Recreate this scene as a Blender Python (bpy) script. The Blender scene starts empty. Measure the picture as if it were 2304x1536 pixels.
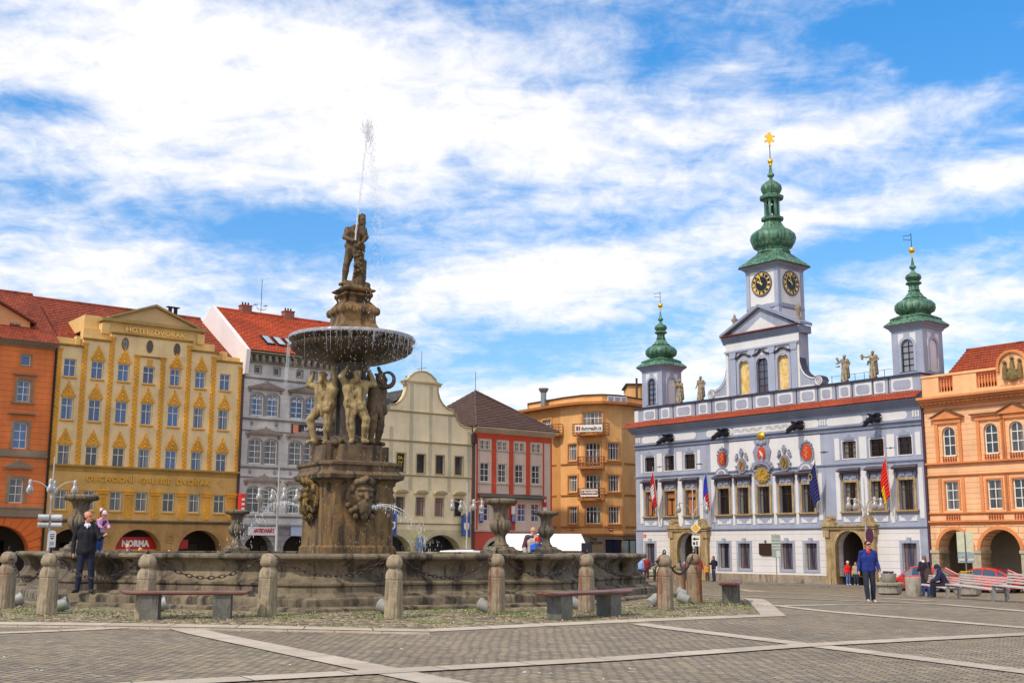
import bpy, math, random
import numpy as np
from mathutils import Vector, Matrix, Euler
rnd = random.Random(7)
SC = bpy.context.scene
COL = SC.collection
# ------------------------------------------------------------------ camera
CZ, FPX, PITCH, ROLL = 1.5, 2620.0, math.radians(10.04), 0.0041
cf = Vector((0, math.cos(PITCH), math.sin(PITCH)))
_r, _u = Vector((1, 0, 0)), Vector((0, -math.sin(PITCH), math.cos(PITCH)))
cr = _r*math.cos(ROLL)+_u*math.sin(ROLL)
cu = -_r*math.sin(ROLL)+_u*math.cos(ROLL)
cam_d = bpy.data.cameras.new('camera'); cam = bpy.data.objects.new('camera', cam_d); COL.objects.link(cam)
cam_d.sensor_fit = 'HORIZONTAL'; cam_d.sensor_width = 36; cam_d.lens = 36*FPX/2304; cam_d.clip_end = 2000; cam_d.clip_start = .1
cam.matrix_world = Matrix(((cr.x, cu.x, -cf.x, 0), (cr.y, cu.y, -cf.y, 0), (cr.z, cu.z, -cf.z, CZ), (0, 0, 0, 1)))
SC.camera = cam
# ------------------------------------------------------------------ sun, sky
SUN_AZ, SUN_EL = math.radians(227), math.radians(47)      # azimuth clockwise from +Y
sd = Vector((math.sin(SUN_AZ)*math.cos(SUN_EL), math.cos(SUN_AZ)*math.cos(SUN_EL), math.sin(SUN_EL)))
sl = bpy.data.lights.new('sun', 'SUN'); sl.energy = 2.8; sl.angle = math.radians(3); sl.color = (1, .90, .74)
so = bpy.data.objects.new('sun', sl); COL.objects.link(so); so.rotation_euler = sd.to_track_quat('Z', 'Y').to_euler()
SC.view_settings.view_transform = 'Standard'; SC.view_settings.look = 'None'; SC.view_settings.exposure = 0.08
W = bpy.data.worlds.new('World'); SC.world = W; W.use_nodes = True
SC.cycles.use_denoising = True


def build_world():
    nt = W.node_tree; nt.nodes.clear(); N = nt.nodes.new; L = nt.links.new

    def mth(op, a, b=None, c=None, clamp=False):
        n = N('ShaderNodeMath'); n.operation = op; n.use_clamp = clamp
        for i, v in enumerate((a, b, c)):
            if v is None: continue
            if isinstance(v, (int, float)): n.inputs[i].default_value = v
            else: L(v, n.inputs[i])
        return n.outputs[0]
    out = N('ShaderNodeOutputWorld'); bg = N('ShaderNodeBackground')
    sky = N('ShaderNodeTexSky'); sky.sky_type = 'NISHITA'; sky.sun_disc = False
    sky.sun_elevation = SUN_EL; sky.sun_rotation = SUN_AZ; sky.air_density = 1.0; sky.dust_density = .3; sky.ozone_density = 3.0
    tc = N('ShaderNodeTexCoord'); sep = N('ShaderNodeSeparateXYZ'); L(tc.outputs['Generated'], sep.inputs[0])
    X, Y, Z = sep.outputs
    el = mth('MAXIMUM', Z, 0.0); zz = mth('ADD', el, .24)
    px = mth('DIVIDE', X, zz); py = mth('DIVIDE', Y, zz)
    cmb = N('ShaderNodeCombineXYZ'); L(px, cmb.inputs[0]); L(py, cmb.inputs[1])

    def noise(scale, det, rough, loc=(0, 0, 0), sc=(1, 1, 1), dist=0, rot=0):
        mp = N('ShaderNodeMapping'); mp.inputs['Location'].default_value = loc; mp.inputs['Scale'].default_value = sc
        mp.inputs['Rotation'].default_value = (0, 0, rot)
        L(cmb.outputs[0], mp.inputs[0]); n = N('ShaderNodeTexNoise')
        n.inputs['Scale'].default_value = scale; n.inputs['Detail'].default_value = det; n.inputs['Roughness'].default_value = rough
        n.inputs['Distortion'].default_value = dist
        L(mp.outputs[0], n.inputs['Vector']); return n.outputs['Fac']
    big = noise(1.8, 3, .5, (3.3, 1.7, 0), (1, .8, 1), .3, .5)
    med = noise(5.6, 12, .62, (7.1, 2.2, 0), (.75, 1.25, 1), .35, .25)
    fin = noise(20, 6, .62, (1.1, 9.2, 0), (1, .8, 1), .5)
    az = mth('ARCTAN2', X, Y)               # radians, 0 ahead, + to the right
    hor = mth('SQRT', mth('ADD', mth('MULTIPLY', X, X), mth('MULTIPLY', Y, Y)))
    ele = mth('ARCTAN2', Z, hor)

    def blob(a, e, sa, se, amp, tilt=0.0):
        da = mth('SUBTRACT', az, math.radians(a)); de = mth('SUBTRACT', ele, math.radians(e))
        ct, st = math.cos(math.radians(tilt)), math.sin(math.radians(tilt))
        u = mth('ADD', mth('MULTIPLY', da, ct), mth('MULTIPLY', de, st)); v = mth('SUBTRACT', mth('MULTIPLY', de, ct), mth('MULTIPLY', da, st))
        u = mth('DIVIDE', u, math.radians(sa)); v = mth('DIVIDE', v, math.radians(se))
        q = mth('ADD', mth('MULTIPLY', u, u), mth('MULTIPLY', v, v))
        g = mth('EXPONENT', mth('MULTIPLY', q, -1.0))
        return mth('MULTIPLY', g, amp)
    dens = mth('ADD', mth('MULTIPLY', big, .35), mth('ADD', mth('MULTIPLY', med, 1.0), mth('MULTIPLY', fin, .36)))
    dens = mth('SUBTRACT', dens, .31)
    back = mth('MULTIPLY', mth('MAXIMUM', mth('MULTIPLY', Y, -1.0), 0.0), .35); dens = mth('ADD', mth('ADD', dens, back), mth('MULTIPLY', mth('MAXIMUM', mth('SUBTRACT', Z, .5), 0.0), .9))      # unseen cloud added behind and overhead to whiten the ambient light
    for b in CLOUD_BLOBS: dens = mth('ADD', dens, blob(*b))
    mr = N('ShaderNodeMapRange'); mr.interpolation_type = 'SMOOTHSTEP'; L(dens, mr.inputs[0])
    mr.inputs['From Min'].default_value = .40; mr.inputs['From Max'].default_value = .98
    fac = mr.outputs[0]
    # cloud brightness: thick cores slightly grey-lavender
    sh = N('ShaderNodeMapRange'); L(fin, sh.inputs[0]); sh.inputs['From Min'].default_value = .3; sh.inputs['From Max'].default_value = .75
    cc = N('ShaderNodeMix'); cc.data_type = 'RGBA'; L(sh.outputs[0], cc.inputs[0])
    cc.inputs[6].default_value = (.97, .96, 1.0, 1); cc.inputs[7].default_value = (1.08, 1.06, 1.06, 1)
    bgc = N('ShaderNodeBackground'); L(cc.outputs[2], bgc.inputs[0]); bgc.inputs[1].default_value = 1.0
    tint = N('ShaderNodeMix'); tint.data_type = 'RGBA'; tint.blend_type = 'MULTIPLY'; tint.inputs[0].default_value = 1
    zr = N('ShaderNodeMapRange'); L(Z, zr.inputs[0]); zr.inputs['From Min'].default_value = .14; zr.inputs['From Max'].default_value = .42
    tg = N('ShaderNodeMix'); tg.data_type = 'RGBA'; L(zr.outputs[0], tg.inputs[0]); tg.inputs[6].default_value = (.84, 1.10, 1.28, 1); tg.inputs[7].default_value = (.46, 1.26, 1.70, 1)
    L(sky.outputs[0], tint.inputs[6]); L(tg.outputs[2], tint.inputs[7])
    L(tint.outputs[2], bg.inputs[0]); bg.inputs[1].default_value = .125
    mix = N('ShaderNodeMixShader'); L(fac, mix.inputs[0]); L(bg.outputs[0], mix.inputs[1]); L(bgc.outputs[0], mix.inputs[2])
    L(mix.outputs[0], out.inputs[0])


# (azimuth deg, elevation deg, spread az, spread el, amount, tilt)
CLOUD_BLOBS = [(-16, 22, 14, 6.0, .40, -6), (-3, 20.5, 10, 3.6, .26, -12), (9, 22.8, 8, 2.0, .14, -10), (-20, 12.6, 6, 1.5, .34, 4), (-19, 10.3, 9, .8, .22, -3),
               (0, 12.4, 9, 1.7, .34, 6), (8, 14.8, 7, 1.2, .20, 8), (4, 7.6, 8, 1.1, .42, 6), (-3, 9.6, 7, .6, .2, 3), (21, 20.2, 5, 1.0, .22, 10), (22, 16.8, 5, 1.2, .26, 6),
               (21, 11.2, 6, 1.6, .30, 6), (14, 19.5, 6, 1.6, .16, -6), (13, 10.5, 6, 1.2, .22, 0), (14, 15.2, 5, .9, .14, 5),
               (-11.5, 15.1, 6, 1.3, -.30, -2), (-22, 16.2, 4, .7, -.12, 0), (3, 15.4, 6, .8, -.16, 4), (21, 23.5, 5, 2.2, -.42, -20), (8, 23.6, 2.2, 1.0, -.26, 0), (15.5, 21.5, 5, 1.2, -.18, -10), (19, 14.2, 6, 1.0, -.26, 5),
               (2, 10.0, 8, .7, -.24, 6), (-2.5, 19.2, 1.6, .7, -.2, 0), (-14, 22.8, 1.2, .6, -.28, 0), (-23, 19.8, 2.5, .8, -.22, 0), (0, 3, 60, 2.5, .2, 0)]
build_world()


# ------------------------------------------------------------------ projection helpers (photo pixels -> points on real planes)
def ray(x, y): return cf*FPX+cr*(x-1152)+cu*(768-y)
def atY(x, y, Y):
    d = ray(x, y); t = Y/d.y; return Vector((d.x*t, Y, d.z*t+CZ))


FC = Vector((-4.88, 35.04, 0))        # fountain centre


def base_z(y):
    t = min(max((y-33)/32, 0), 1); return -.8*t


def gz(x, y):
    r = math.hypot(x-FC.x, y-FC.y); t = min(max((14.5-r)/4.5, 0), 1)
    return base_z(y)+.1*t*t*(3-2*t)


def gpx(x, y):
    d = ray(x, y); t = -CZ/d.z if d.z < 0 else 60/d.y
    for _ in range(30):
        X, Y = d.x*t, d.y*t; z = gz(X, Y)
        t = t*.5+.5*(z-CZ)/d.z
    return Vector((d.x*t, d.y*t, gz(d.x*t, d.y*t)))


class Fac:
    def __init__(s, P, ang, zb=-.8):
        s.P = P; s.a = math.radians(ang); s.d = (math.cos(s.a), math.sin(s.a)); s.n = (-s.d[1], s.d[0]); s.zb = zb
    def px(s, x, y, off=0):
        d = ray(x, y); Px = s.P[0]+s.n[0]*off; Py = s.P[1]+s.n[1]*off
        t = (Px*s.n[0]+Py*s.n[1])/(d[0]*s.n[0]+d[1]*s.n[1])
        return ((d[0]*t-Px)*s.d[0]+(d[1]*t-Py)*s.d[1], d[2]*t+CZ-s.zb)
    def w(s, u, y, z): return Vector((s.P[0]+s.d[0]*u+s.n[0]*y, s.P[1]+s.d[1]*u+s.n[1]*y, z+s.zb))


FA = Fac((-.309*73, 73.), 37.9)
FB = Fac((14.3, 84.), -51.7)


# ------------------------------------------------------------------ materials
def s2l(c):
    return tuple(((v/255)/12.92 if v/255 <= .04045 else ((v/255+.055)/1.055)**2.4) for v in c)


MATS = {}


class NT:
    def __init__(s, name):
        m = bpy.data.materials.new(name); m.use_nodes = True; s.m = m; s.t = m.node_tree; s.b = s.t.nodes['Principled BSDF']
        s.tc = s.t.nodes.new('ShaderNodeTexCoord'); s.obj = s.tc.outputs['Object']
    def n(s, t, **kw):
        o = s.t.nodes.new(t)
        for k, v in kw.items(): setattr(o, k, v)
        return o
    def l(s, a, b): s.t.links.new(a, b)
    def mp(s, src, sc=(1, 1, 1), rot=(0, 0, 0), loc=(0, 0, 0)):
        o = s.n('ShaderNodeMapping'); s.l(src, o.inputs[0]); o.inputs['Scale'].default_value = sc; o.inputs['Rotation'].default_value = rot; o.inputs['Location'].default_value = loc
        return o.outputs[0]
    def noise(s, vec, scale, det=4, rough=.55, dist=0, out='Fac'):
        o = s.n('ShaderNodeTexNoise'); s.l(vec, o.inputs['Vector']); o.inputs['Scale'].default_value = scale; o.inputs['Detail'].default_value = det
        o.inputs['Roughness'].default_value = rough; o.inputs['Distortion'].default_value = dist; return o.outputs[out]
    def ramp(s, f, a, b, lo=0., hi=1.):
        o = s.n('ShaderNodeMapRange'); s.l(f, o.inputs[0]); o.inputs['From Min'].default_value = a; o.inputs['From Max'].default_value = b
        o.inputs['To Min'].default_value = lo; o.inputs['To Max'].default_value = hi; return o.outputs[0]
    def mix(s, f, a, b, mode='MIX'):
        o = s.n('ShaderNodeMix'); o.data_type = 'RGBA'; o.blend_type = mode
        for i, v in ((0, f), (6, a), (7, b)):
            if isinstance(v, (int, float)): o.inputs[i].default_value = v
            elif isinstance(v, tuple): o.inputs[i].default_value = (*v[:3], 1)
            else: s.l(v, o.inputs[i])
        return o.outputs[2]
    def mul(s, c, f):     # multiply colour by scalar
        return s.mix(1.0, c, f, 'MULTIPLY')
    def m2(s, op, a, b, clamp=False):
        o = s.n('ShaderNodeMath'); o.operation = op; o.use_clamp = clamp
        for i, v in enumerate((a, b)):
            if v is None: continue
            if isinstance(v, (int, float)): o.inputs[i].default_value = v
            else: s.l(v, o.inputs[i])
        return o.outputs[0]
    def bump(s, h, st, dist=.02):
        o = s.n('ShaderNodeBump'); s.l(h, o.inputs['Height']); o.inputs['Strength'].default_value = st; o.inputs['Distance'].default_value = dist
        s.l(o.outputs[0], s.b.inputs['Normal'])
    def fin(s, col=None, rough=.8, metal=0, spec=None):
        if col is not None:
            if isinstance(col, tuple): s.b.inputs['Base Color'].default_value = (*col[:3], 1)
            else: s.l(col, s.b.inputs['Base Color'])
        if isinstance(rough, (int, float)): s.b.inputs['Roughness'].default_value = rough
        else: s.l(rough, s.b.inputs['Roughness'])
        s.b.inputs['Metallic'].default_value = metal
        if spec is not None: s.b.inputs['Specular IOR Level'].default_value = spec
        return s.m


def plaster(name, rgb, var=.16, bump=.25, stain=None, stain_amt=.5, lines=None, rough=.85, stain_scale=.9, streak=.5, joints=None):
    """painted render: broad patches, vertical rain streaks, fine grain; optional horizontal ashlar grooves (period, offset, width)"""
    if name in MATS: return MATS[name]
    s = NT(name); c = s2l(rgb); var *= 1.35
    n1 = s.noise(s.obj, .55, 5, .6); n2 = s.noise(s.mp(s.obj, (2.6, 2.6, .22)), 1.0, 5, .6); n3 = s.noise(s.obj, 9, 3, .6)
    f = s.m2('ADD', s.ramp(n1, .3, .7, 1-var, 1+var*.5), s.ramp(n2, .35, .7, 0, -var*streak)); f = s.m2('ADD', f, s.ramp(n3, .3, .7, -var*.25, var*.25))
    col = s.mul(c, f) if False else s.mix(1.0, (c[0], c[1], c[2]), f, 'MULTIPLY')
    if stain:
        n4 = s.noise(s.obj, stain_scale, 7, .68, .3); k = s.ramp(n4, .60, .68, 0, stain_amt); kk = s.m2('MULTIPLY', k, 1.0, True); col = s.mix(kk, col, s2l(stain))
    h = s.noise(s.obj, 22, 4, .6)
    if lines:
        sep = s.n('ShaderNodeSeparateXYZ'); s.l(s.obj, sep.inputs[0])
        z = s.m2('DIVIDE', s.m2('ADD', sep.outputs[2], lines[1]), lines[0]); fr = s.m2('FRACT', z, None)
        g = s.m2('LESS_THAN', fr, lines[2]/lines[0])
        if joints:
            row = s.m2('FLOOR', z, None); xx = s.m2('ADD', s.m2('DIVIDE', sep.outputs[0], joints), s.m2('MULTIPLY', row, .5)); g2 = s.m2('LESS_THAN', s.m2('FRACT', xx, None), lines[2]/joints); g = s.m2('MAXIMUM', g, g2)
        col = s.mix(g, col, tuple(v*.42 for v in c)); h = s.m2('SUBTRACT', h, s.m2('MULTIPLY', g, 3.0))
    s.bump(h, bump, .012)
    MATS[name] = s.fin(col, rough); return MATS[name]


def stone(name, rgb, rgb2, rgb3=None, scale=1.0, bump=.6, rough=.8, third=(.6, .75), rust=None, blocks=None):
    if name in MATS: return MATS[name]
    s = NT(name)
    n1 = s.noise(s.obj, 1.3*scale, 8, .65, .4); n2 = s.noise(s.mp(s.obj, (3, 3, .5)), 1.4*scale, 6, .6, .2); n3 = s.noise(s.obj, 14*scale, 5, .65)
    col = s.mix(s.ramp(n1, .35, .65), s2l(rgb), s2l(rgb2))
    if rgb3: col = s.mix(s.ramp(n2, third[0]-.08, third[1]-.08), col, s2l(rgb3))
    col = s.mix(1.0, col, s.ramp(n3, .25, .75, .72, 1.22), 'MULTIPLY')
    if blocks:
        br = s.n('ShaderNodeTexBrick'); s.l(s.mp(s.obj, (1, 1, 1), (math.pi/2, 0, 0)), br.inputs['Vector'])
        br.inputs['Scale'].default_value = 1; br.inputs['Brick Width'].default_value = blocks[0]; br.inputs['Row Height'].default_value = blocks[1]; br.inputs['Mortar Size'].default_value = .012
        br.inputs['Color1'].default_value = (1.1, 1.1, 1.1, 1); br.inputs['Color2'].default_value = (.8, .8, .8, 1); br.inputs['Mortar'].default_value = (.3, .3, .3, 1)
        col = s.mix(.8, col, br.outputs['Color'], 'MULTIPLY')
    if rust:
        sep = s.n('ShaderNodeSeparateXYZ'); s.l(s.obj, sep.inputs[0])
        nr = s.noise(s.mp(s.obj, (6, 6, .9)), 1.2, 5, .6, .4)
        k = s.m2('ADD', s.m2('MULTIPLY', s.m2('ADD', s.m2('MULTIPLY', sep.outputs[0], rust[0]), s.m2('MULTIPLY', sep.outputs[1], rust[1])), 4.0), s.ramp(nr, .3, .7, -.9, .9))
        k = s.m2('MULTIPLY', s.ramp(k, -.25, .75), .9, True); col = s.mix(k, col, s2l((128, 66, 30)))
    s.bump(s.m2('ADD', s.noise(s.obj, 7*scale, 8, .7), s.m2('MULTIPLY', n3, .5)), bump, .03)
    MATS[name] = s.fin(col, rough); return MATS[name]


def simple(name, rgb, rough=.6, metal=0, var=.1, scale=6, bump=0, alpha=None, lin=None, spec=None, coat=0):
    if name in MATS: return MATS[name]
    s = NT(name); c = lin or s2l(rgb)
    n = s.noise(s.obj, scale, 4, .6); col = s.mix(1.0, (c[0], c[1], c[2]), s.ramp(n, .3, .7, 1-var, 1+var), 'MULTIPLY')
    if bump: s.bump(n, bump, .01)
    if alpha is not None: s.b.inputs['Alpha'].default_value = alpha
    if coat: s.b.inputs['Coat Weight'].default_value = coat
    MATS[name] = s.fin(col, rough, metal, spec); return MATS[name]


def tiles(name, rgb, rgb2, w=.2, h=.28, dark=.35):
    if name in MATS: return MATS[name]
    s = NT(name); uv = s.tc.outputs['UV']
    br = s.n('ShaderNodeTexBrick'); s.l(uv, br.inputs['Vector']); br.inputs['Scale'].default_value = 1
    br.inputs['Brick Width'].default_value = w; br.inputs['Row Height'].default_value = h; br.inputs['Mortar Size'].default_value = .018; br.offset = .5
    br.inputs['Mortar Smooth'].default_value = .3; br.inputs['Bias'].default_value = 0
    a, b = s2l(rgb), s2l(rgb2)
    br.inputs['Color1'].default_value = (*a, 1); br.inputs['Color2'].default_value = (*b, 1); br.inputs['Mortar'].default_value = (*[v*dark for v in a], 1)
    n = s.noise(s.obj, .5, 6, .65); n2 = s.noise(s.obj, 5, 5, .7)
    col = s.mix(1.0, br.outputs['Color'], s.m2('ADD', s.ramp(n, .3, .7, .7, 1.15), s.ramp(n2, .3, .7, -.2, .2)), 'MULTIPLY')
    s.bump(s.m2('SUBTRACT', n2, br.outputs['Fac']), .5, .02)
    MATS[name] = s.fin(col, .75); return MATS[name]


def glass(name, rgb=(20, 28, 42), rough=.06, inner=None):
    """window glass: dark room behind, reflections in front, some curtains"""
    if name in MATS: return MATS[name]
    s = NT(name); oi = s.n('ShaderNodeObjectInfo'); c = s2l(rgb)
    k = s.ramp(oi.outputs['Random'], 0, 1, .55, 1.7)
    col = s.mix(1.0, c, k, 'MULTIPLY')
    n = s.noise(s.mp(s.obj, (5, 5, .3)), 1.2, 4, .6)
    sep = s.n('ShaderNodeSeparateXYZ'); s.l(s.obj, sep.inputs[0])
    cz = s.m2('GREATER_THAN', s.m2('FRACT', s.m2('MULTIPLY', oi.outputs['Random'], 7.31), None), .5)
    side = s.m2('GREATER_THAN', s.m2('ABSOLUTE', s.m2('ADD', sep.outputs[0], s.m2('MULTIPLY', n, .06)), None), s.m2('ADD', s.m2('MULTIPLY', oi.outputs['Random'], .16), .14))
    col = s.mix(s.m2('MULTIPLY', s.m2('MULTIPLY', cz, side), .55), col, s2l((150, 146, 140)))
    if inner:
        kk = s.m2('GREATER_THAN', oi.outputs['Random'], .45); kk = s.m2('MULTIPLY', kk, s.ramp(n, .45, .6, 0, .8), True); col = s.mix(kk, col, s2l(inner))
    s.bump(s.noise(s.obj, 1.6, 2, .5), .25, .02)
    s.b.inputs['Coat Weight'].default_value = .0
    MATS[name] = s.fin(col, rough, 0, .9); return MATS[name]


# ------------------------------------------------------------------ mesh builder
class MB:
    def __init__(s): s.v = []; s.f = []; s.mi = []; s.uv = []; s.M = None; s.cur = 0
    def add(s, pts, faces, mi=None, uvs=None):
        o = len(s.v); mi = s.cur if mi is None else mi
        if s.M is not None: pts = [s.M @ Vector(p) for p in pts]
        s.v.extend([tuple(p) for p in pts])
        for i, f in enumerate(faces):
            s.f.append(tuple(o+k for k in f)); s.mi.append(mi); s.uv.append(uvs[i] if uvs else None)
        return s
    def face(s, pts, uv=None, mi=None): return s.add(pts, [tuple(range(len(pts)))], mi, [uv] if uv else None)
    def box(s, x0, x1, y0, y1, z0, z1, mi=None):
        p = [(x, y, z) for z in (z0, z1) for y in (y0, y1) for x in (x0, x1)]
        return s.add(p, [(0, 2, 3, 1), (4, 5, 7, 6), (0, 1, 5, 4), (2, 6, 7, 3), (0, 4, 6, 2), (1, 3, 7, 5)], mi)
    def prism(s, poly, y0, y1, mi=None):       # poly in (x,z), counter-clockwise seen from -y
        n = len(poly); p = [(x, y0, z) for x, z in poly]+[(x, y1, z) for x, z in poly]
        f = [tuple(range(n)), tuple(range(2*n-1, n-1, -1))]+[(i, i+n, (i+1) % n+n, (i+1) % n) for i in range(n)]
        return s.add(p, f, mi)
    def prismz(s, poly, z0, z1, mi=None):      # poly in (x,y) ccw from above
        n = len(poly); p = [(x, y, z0) for x, y in poly]+[(x, y, z1) for x, y in poly]
        f = [tuple(range(n-1, -1, -1)), tuple(range(n, 2*n))]+[(i, (i+1) % n, (i+1) % n+n, i+n) for i in range(n)]
        return s.add(p, f, mi)
    def rings(s, rings, cap=True, closed=True, mi=None):
        n = len(rings[0]); p = [q for r in rings for q in r]; f = []
        for k in range(len(rings)-1):
            for i in range(n if closed else n-1):
                j = (i+1) % n; f.append((k*n+i, k*n+j, (k+1)*n+j, (k+1)*n+i))
        if cap: f.append(tuple(range(n-1, -1, -1))); f.append(tuple((len(rings)-1)*n+i for i in range(n)))
        return s.add(p, f, mi)
    def lathe(s, prof, n=24, c=(0, 0, 0), flute=None, mi=None, cap=True, shape=None, rot=0):
        R = []
        for k, (r, z) in enumerate(prof):
            row = []
            for i in range(n):
                a = 2*math.pi*i/n; rr = r
                if shape: rr = r*shape(a)
                if flute: rr *= flute(a, k)
                row.append((c[0]+rr*math.cos(a+rot), c[1]+rr*math.sin(a+rot), c[2]+z))
            R.append(row)
        return s.rings(R, cap, True, mi)
    def tube(s, pts, r, n=8, mi=None, cap=True):
        pts = [Vector(p) for p in pts]; R = []; rr = r if isinstance(r, (list, tuple)) else [r]*len(pts)
        up = None
        for i, p in enumerate(pts):
            d = (pts[min(i+1, len(pts)-1)]-pts[max(i-1, 0)])
            if d.length < 1e-9: d = Vector((0, 0, 1))
            d.normalize()
            if up is None: up = Vector((0, 0, 1)) if abs(d.z) < .9 else Vector((1, 0, 0))
            a = d.cross(up); 
            if a.length < 1e-6: a = d.orthogonal()
            a.normalize(); b = a.cross(d).normalized(); up = b
            R.append([tuple(p+(a*math.cos(t)+b*math.sin(t))*rr[i]) for t in (2*math.pi*k/n for k in range(n))])
        R = [list(reversed(q)) for q in R]
        return s.rings(R, cap, True, mi)
    def ball(s, c, r, n=12, m=8, mi=None):
        r = r if isinstance(r, (tuple, list)) else (r, r, r); R = []
        for k in range(m+1):
            t = -math.pi/2+math.pi*k/m; q = max(math.cos(t), .02)
            R.append([(c[0]+r[0]*q*math.cos(2*math.pi*i/n), c[1]+r[1]*q*math.sin(2*math.pi*i/n), c[2]+r[2]*math.sin(t)) for i in range(n)])
        return s.rings(R, True, True, mi)
    def torus(s, c, R, r, ax=(0, 0, 1), n=16, m=6, mi=None, sx=1.0):
        ax = Vector(ax).normalized(); a = ax.orthogonal().normalized(); b = ax.cross(a); rows = []
        for i in range(n+1):
            t = 2*math.pi*i/n; d = a*math.cos(t)*sx+b*math.sin(t); cc = Vector(c)+d*R; dn = (a*math.cos(t)+b*math.sin(t))
            rows.append([tuple(cc+(dn*math.cos(q)+ax*math.sin(q))*r) for q in (2*math.pi*k/m for k in range(m))])
        return s.rings(rows, False, True, mi)
    def mesh(s, name, mats, smooth=None):
        me = bpy.data.meshes.new(name); me.from_pydata(s.v, [], s.f); 
        for m in (mats if isinstance(mats, (list, tuple)) else [mats]): me.materials.append(m)
        me.polygons.foreach_set('material_index', s.mi)
        if any(u is not None for u in s.uv):
            uvl = me.uv_layers.new(name='UVMap')
            for poly, u in zip(me.polygons, s.uv):
                if u is not None:
                    for li, q in zip(poly.loop_indices, u): uvl.data[li].uv = q
        if smooth is not None:
            me.polygons.foreach_set('use_smooth', [True]*len(me.polygons)); me.set_sharp_from_angle(angle=math.radians(smooth))
        me.update(); return me
    def pieces(s, gap=.012, limit=100):
        n = len(s.v); par = list(range(n))
        def find(a):
            while par[a] != a: par[a] = par[par[a]]; a = par[a]
            return a
        for f in s.f:
            r_ = find(f[0])
            for k in f[1:]: par[find(k)] = r_
        box = {}
        for i, p in enumerate(s.v):
            r_ = find(i); b = box.get(r_)
            box[r_] = (p, p) if b is None else (tuple(map(min, b[0], p)), tuple(map(max, b[1], p)))
        G_ = [([k], list(b[0]), list(b[1])) for k, b in box.items()]; ch = True
        while ch:
            ch = False; out = []
            for g_ in G_:
                for o in out:
                    if all(g_[1][q] <= o[2][q]+gap and o[1][q] <= g_[2][q]+gap for q in range(3)):
                        o[0].extend(g_[0]); o[1][:] = list(map(min, o[1], g_[1])); o[2][:] = list(map(max, o[2], g_[2])); ch = True; break
                else: out.append(g_)
            G_ = out
        if len(G_) < 2: return [s]
        G_.sort(key=lambda g_: -max(b-a for a, b in zip(g_[1], g_[2]))); own = {}
        for i, g_ in enumerate(G_):
            for k in g_[0]: own[k] = min(i, limit)
        res = [MB() for _ in range(min(len(G_), limit+1))]; mp_ = {}
        for f, mi, uv in zip(s.f, s.mi, s.uv):
            m = res[own[find(f[0])]]; nf = []
            for k in f:
                if k not in mp_: mp_[k] = len(m.v); m.v.append(s.v[k])
                nf.append(mp_[k])
            m.f.append(tuple(nf)); m.mi.append(mi); m.uv.append(uv)
        return [m for m in res if m.f]
    def build(s, name, mats, parent=None, loc=(0, 0, 0), rotz=0, smooth=None):
        return link(name, s.mesh(name, mats, smooth), parent, loc, rotz)


def link(name, me, parent=None, loc=(0, 0, 0), rotz=0):
    o = bpy.data.objects.new(name, me); COL.objects.link(o); o.location = loc; o.rotation_euler = (0, 0, rotz)
    if parent: o.parent = parent
    return o


def tag(o, label=None, cat=None, group=None, kind=None):
    if label: o['label'] = label
    if cat: o['category'] = cat
    if group: o['group'] = group
    if kind: o['kind'] = kind
    return o


def empty(name, loc, rotz=0, label=None, cat=None, group=None):
    o = bpy.data.objects.new(name, None); COL.objects.link(o); o.location = loc; o.rotation_euler = (0, 0, rotz); o.empty_display_size = .2
    return tag(o, label, cat, group)


def copy_tree(o, parent=None):
    kids = [c for c in list(COL.objects) if c.parent == o]
    c = o.copy(); COL.objects.link(c); c.parent = parent
    for k in kids: copy_tree(k, c)
    return c


def text_mesh(body, size, depth=.02, bold=0, align='CENTER', spacing=1.0, width=None):
    cu_ = bpy.data.curves.new('lettering', 'FONT'); cu_.body = body; cu_.size = size; cu_.extrude = depth/2; cu_.offset = bold
    cu_.align_x = align; cu_.align_y = 'CENTER'; cu_.space_character = spacing; cu_.resolution_u = 2
    ob = bpy.data.objects.new('lettering', cu_); COL.objects.link(ob); bpy.context.view_layer.update()
    dg = bpy.context.evaluated_depsgraph_get(); me = bpy.data.meshes.new_from_object(ob.evaluated_get(dg))
    COL.objects.unlink(ob); bpy.data.objects.remove(ob); bpy.data.curves.remove(cu_)
    if width:
        xs = [v.co.x for v in me.vertices]; k = width/(max(xs)-min(xs))
        for v in me.vertices: v.co.x *= k
    for v in me.vertices: v.co = Vector((v.co.x, -v.co.z, v.co.y))      # stand up, facing -y
    return me


def lettering(body, size, m, parent, loc, name='lettering', **kw):
    me = text_mesh(body, size, **kw); me.materials.clear(); me.materials.append(m); me.name = name
    return link(name, me, parent, loc)
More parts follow.
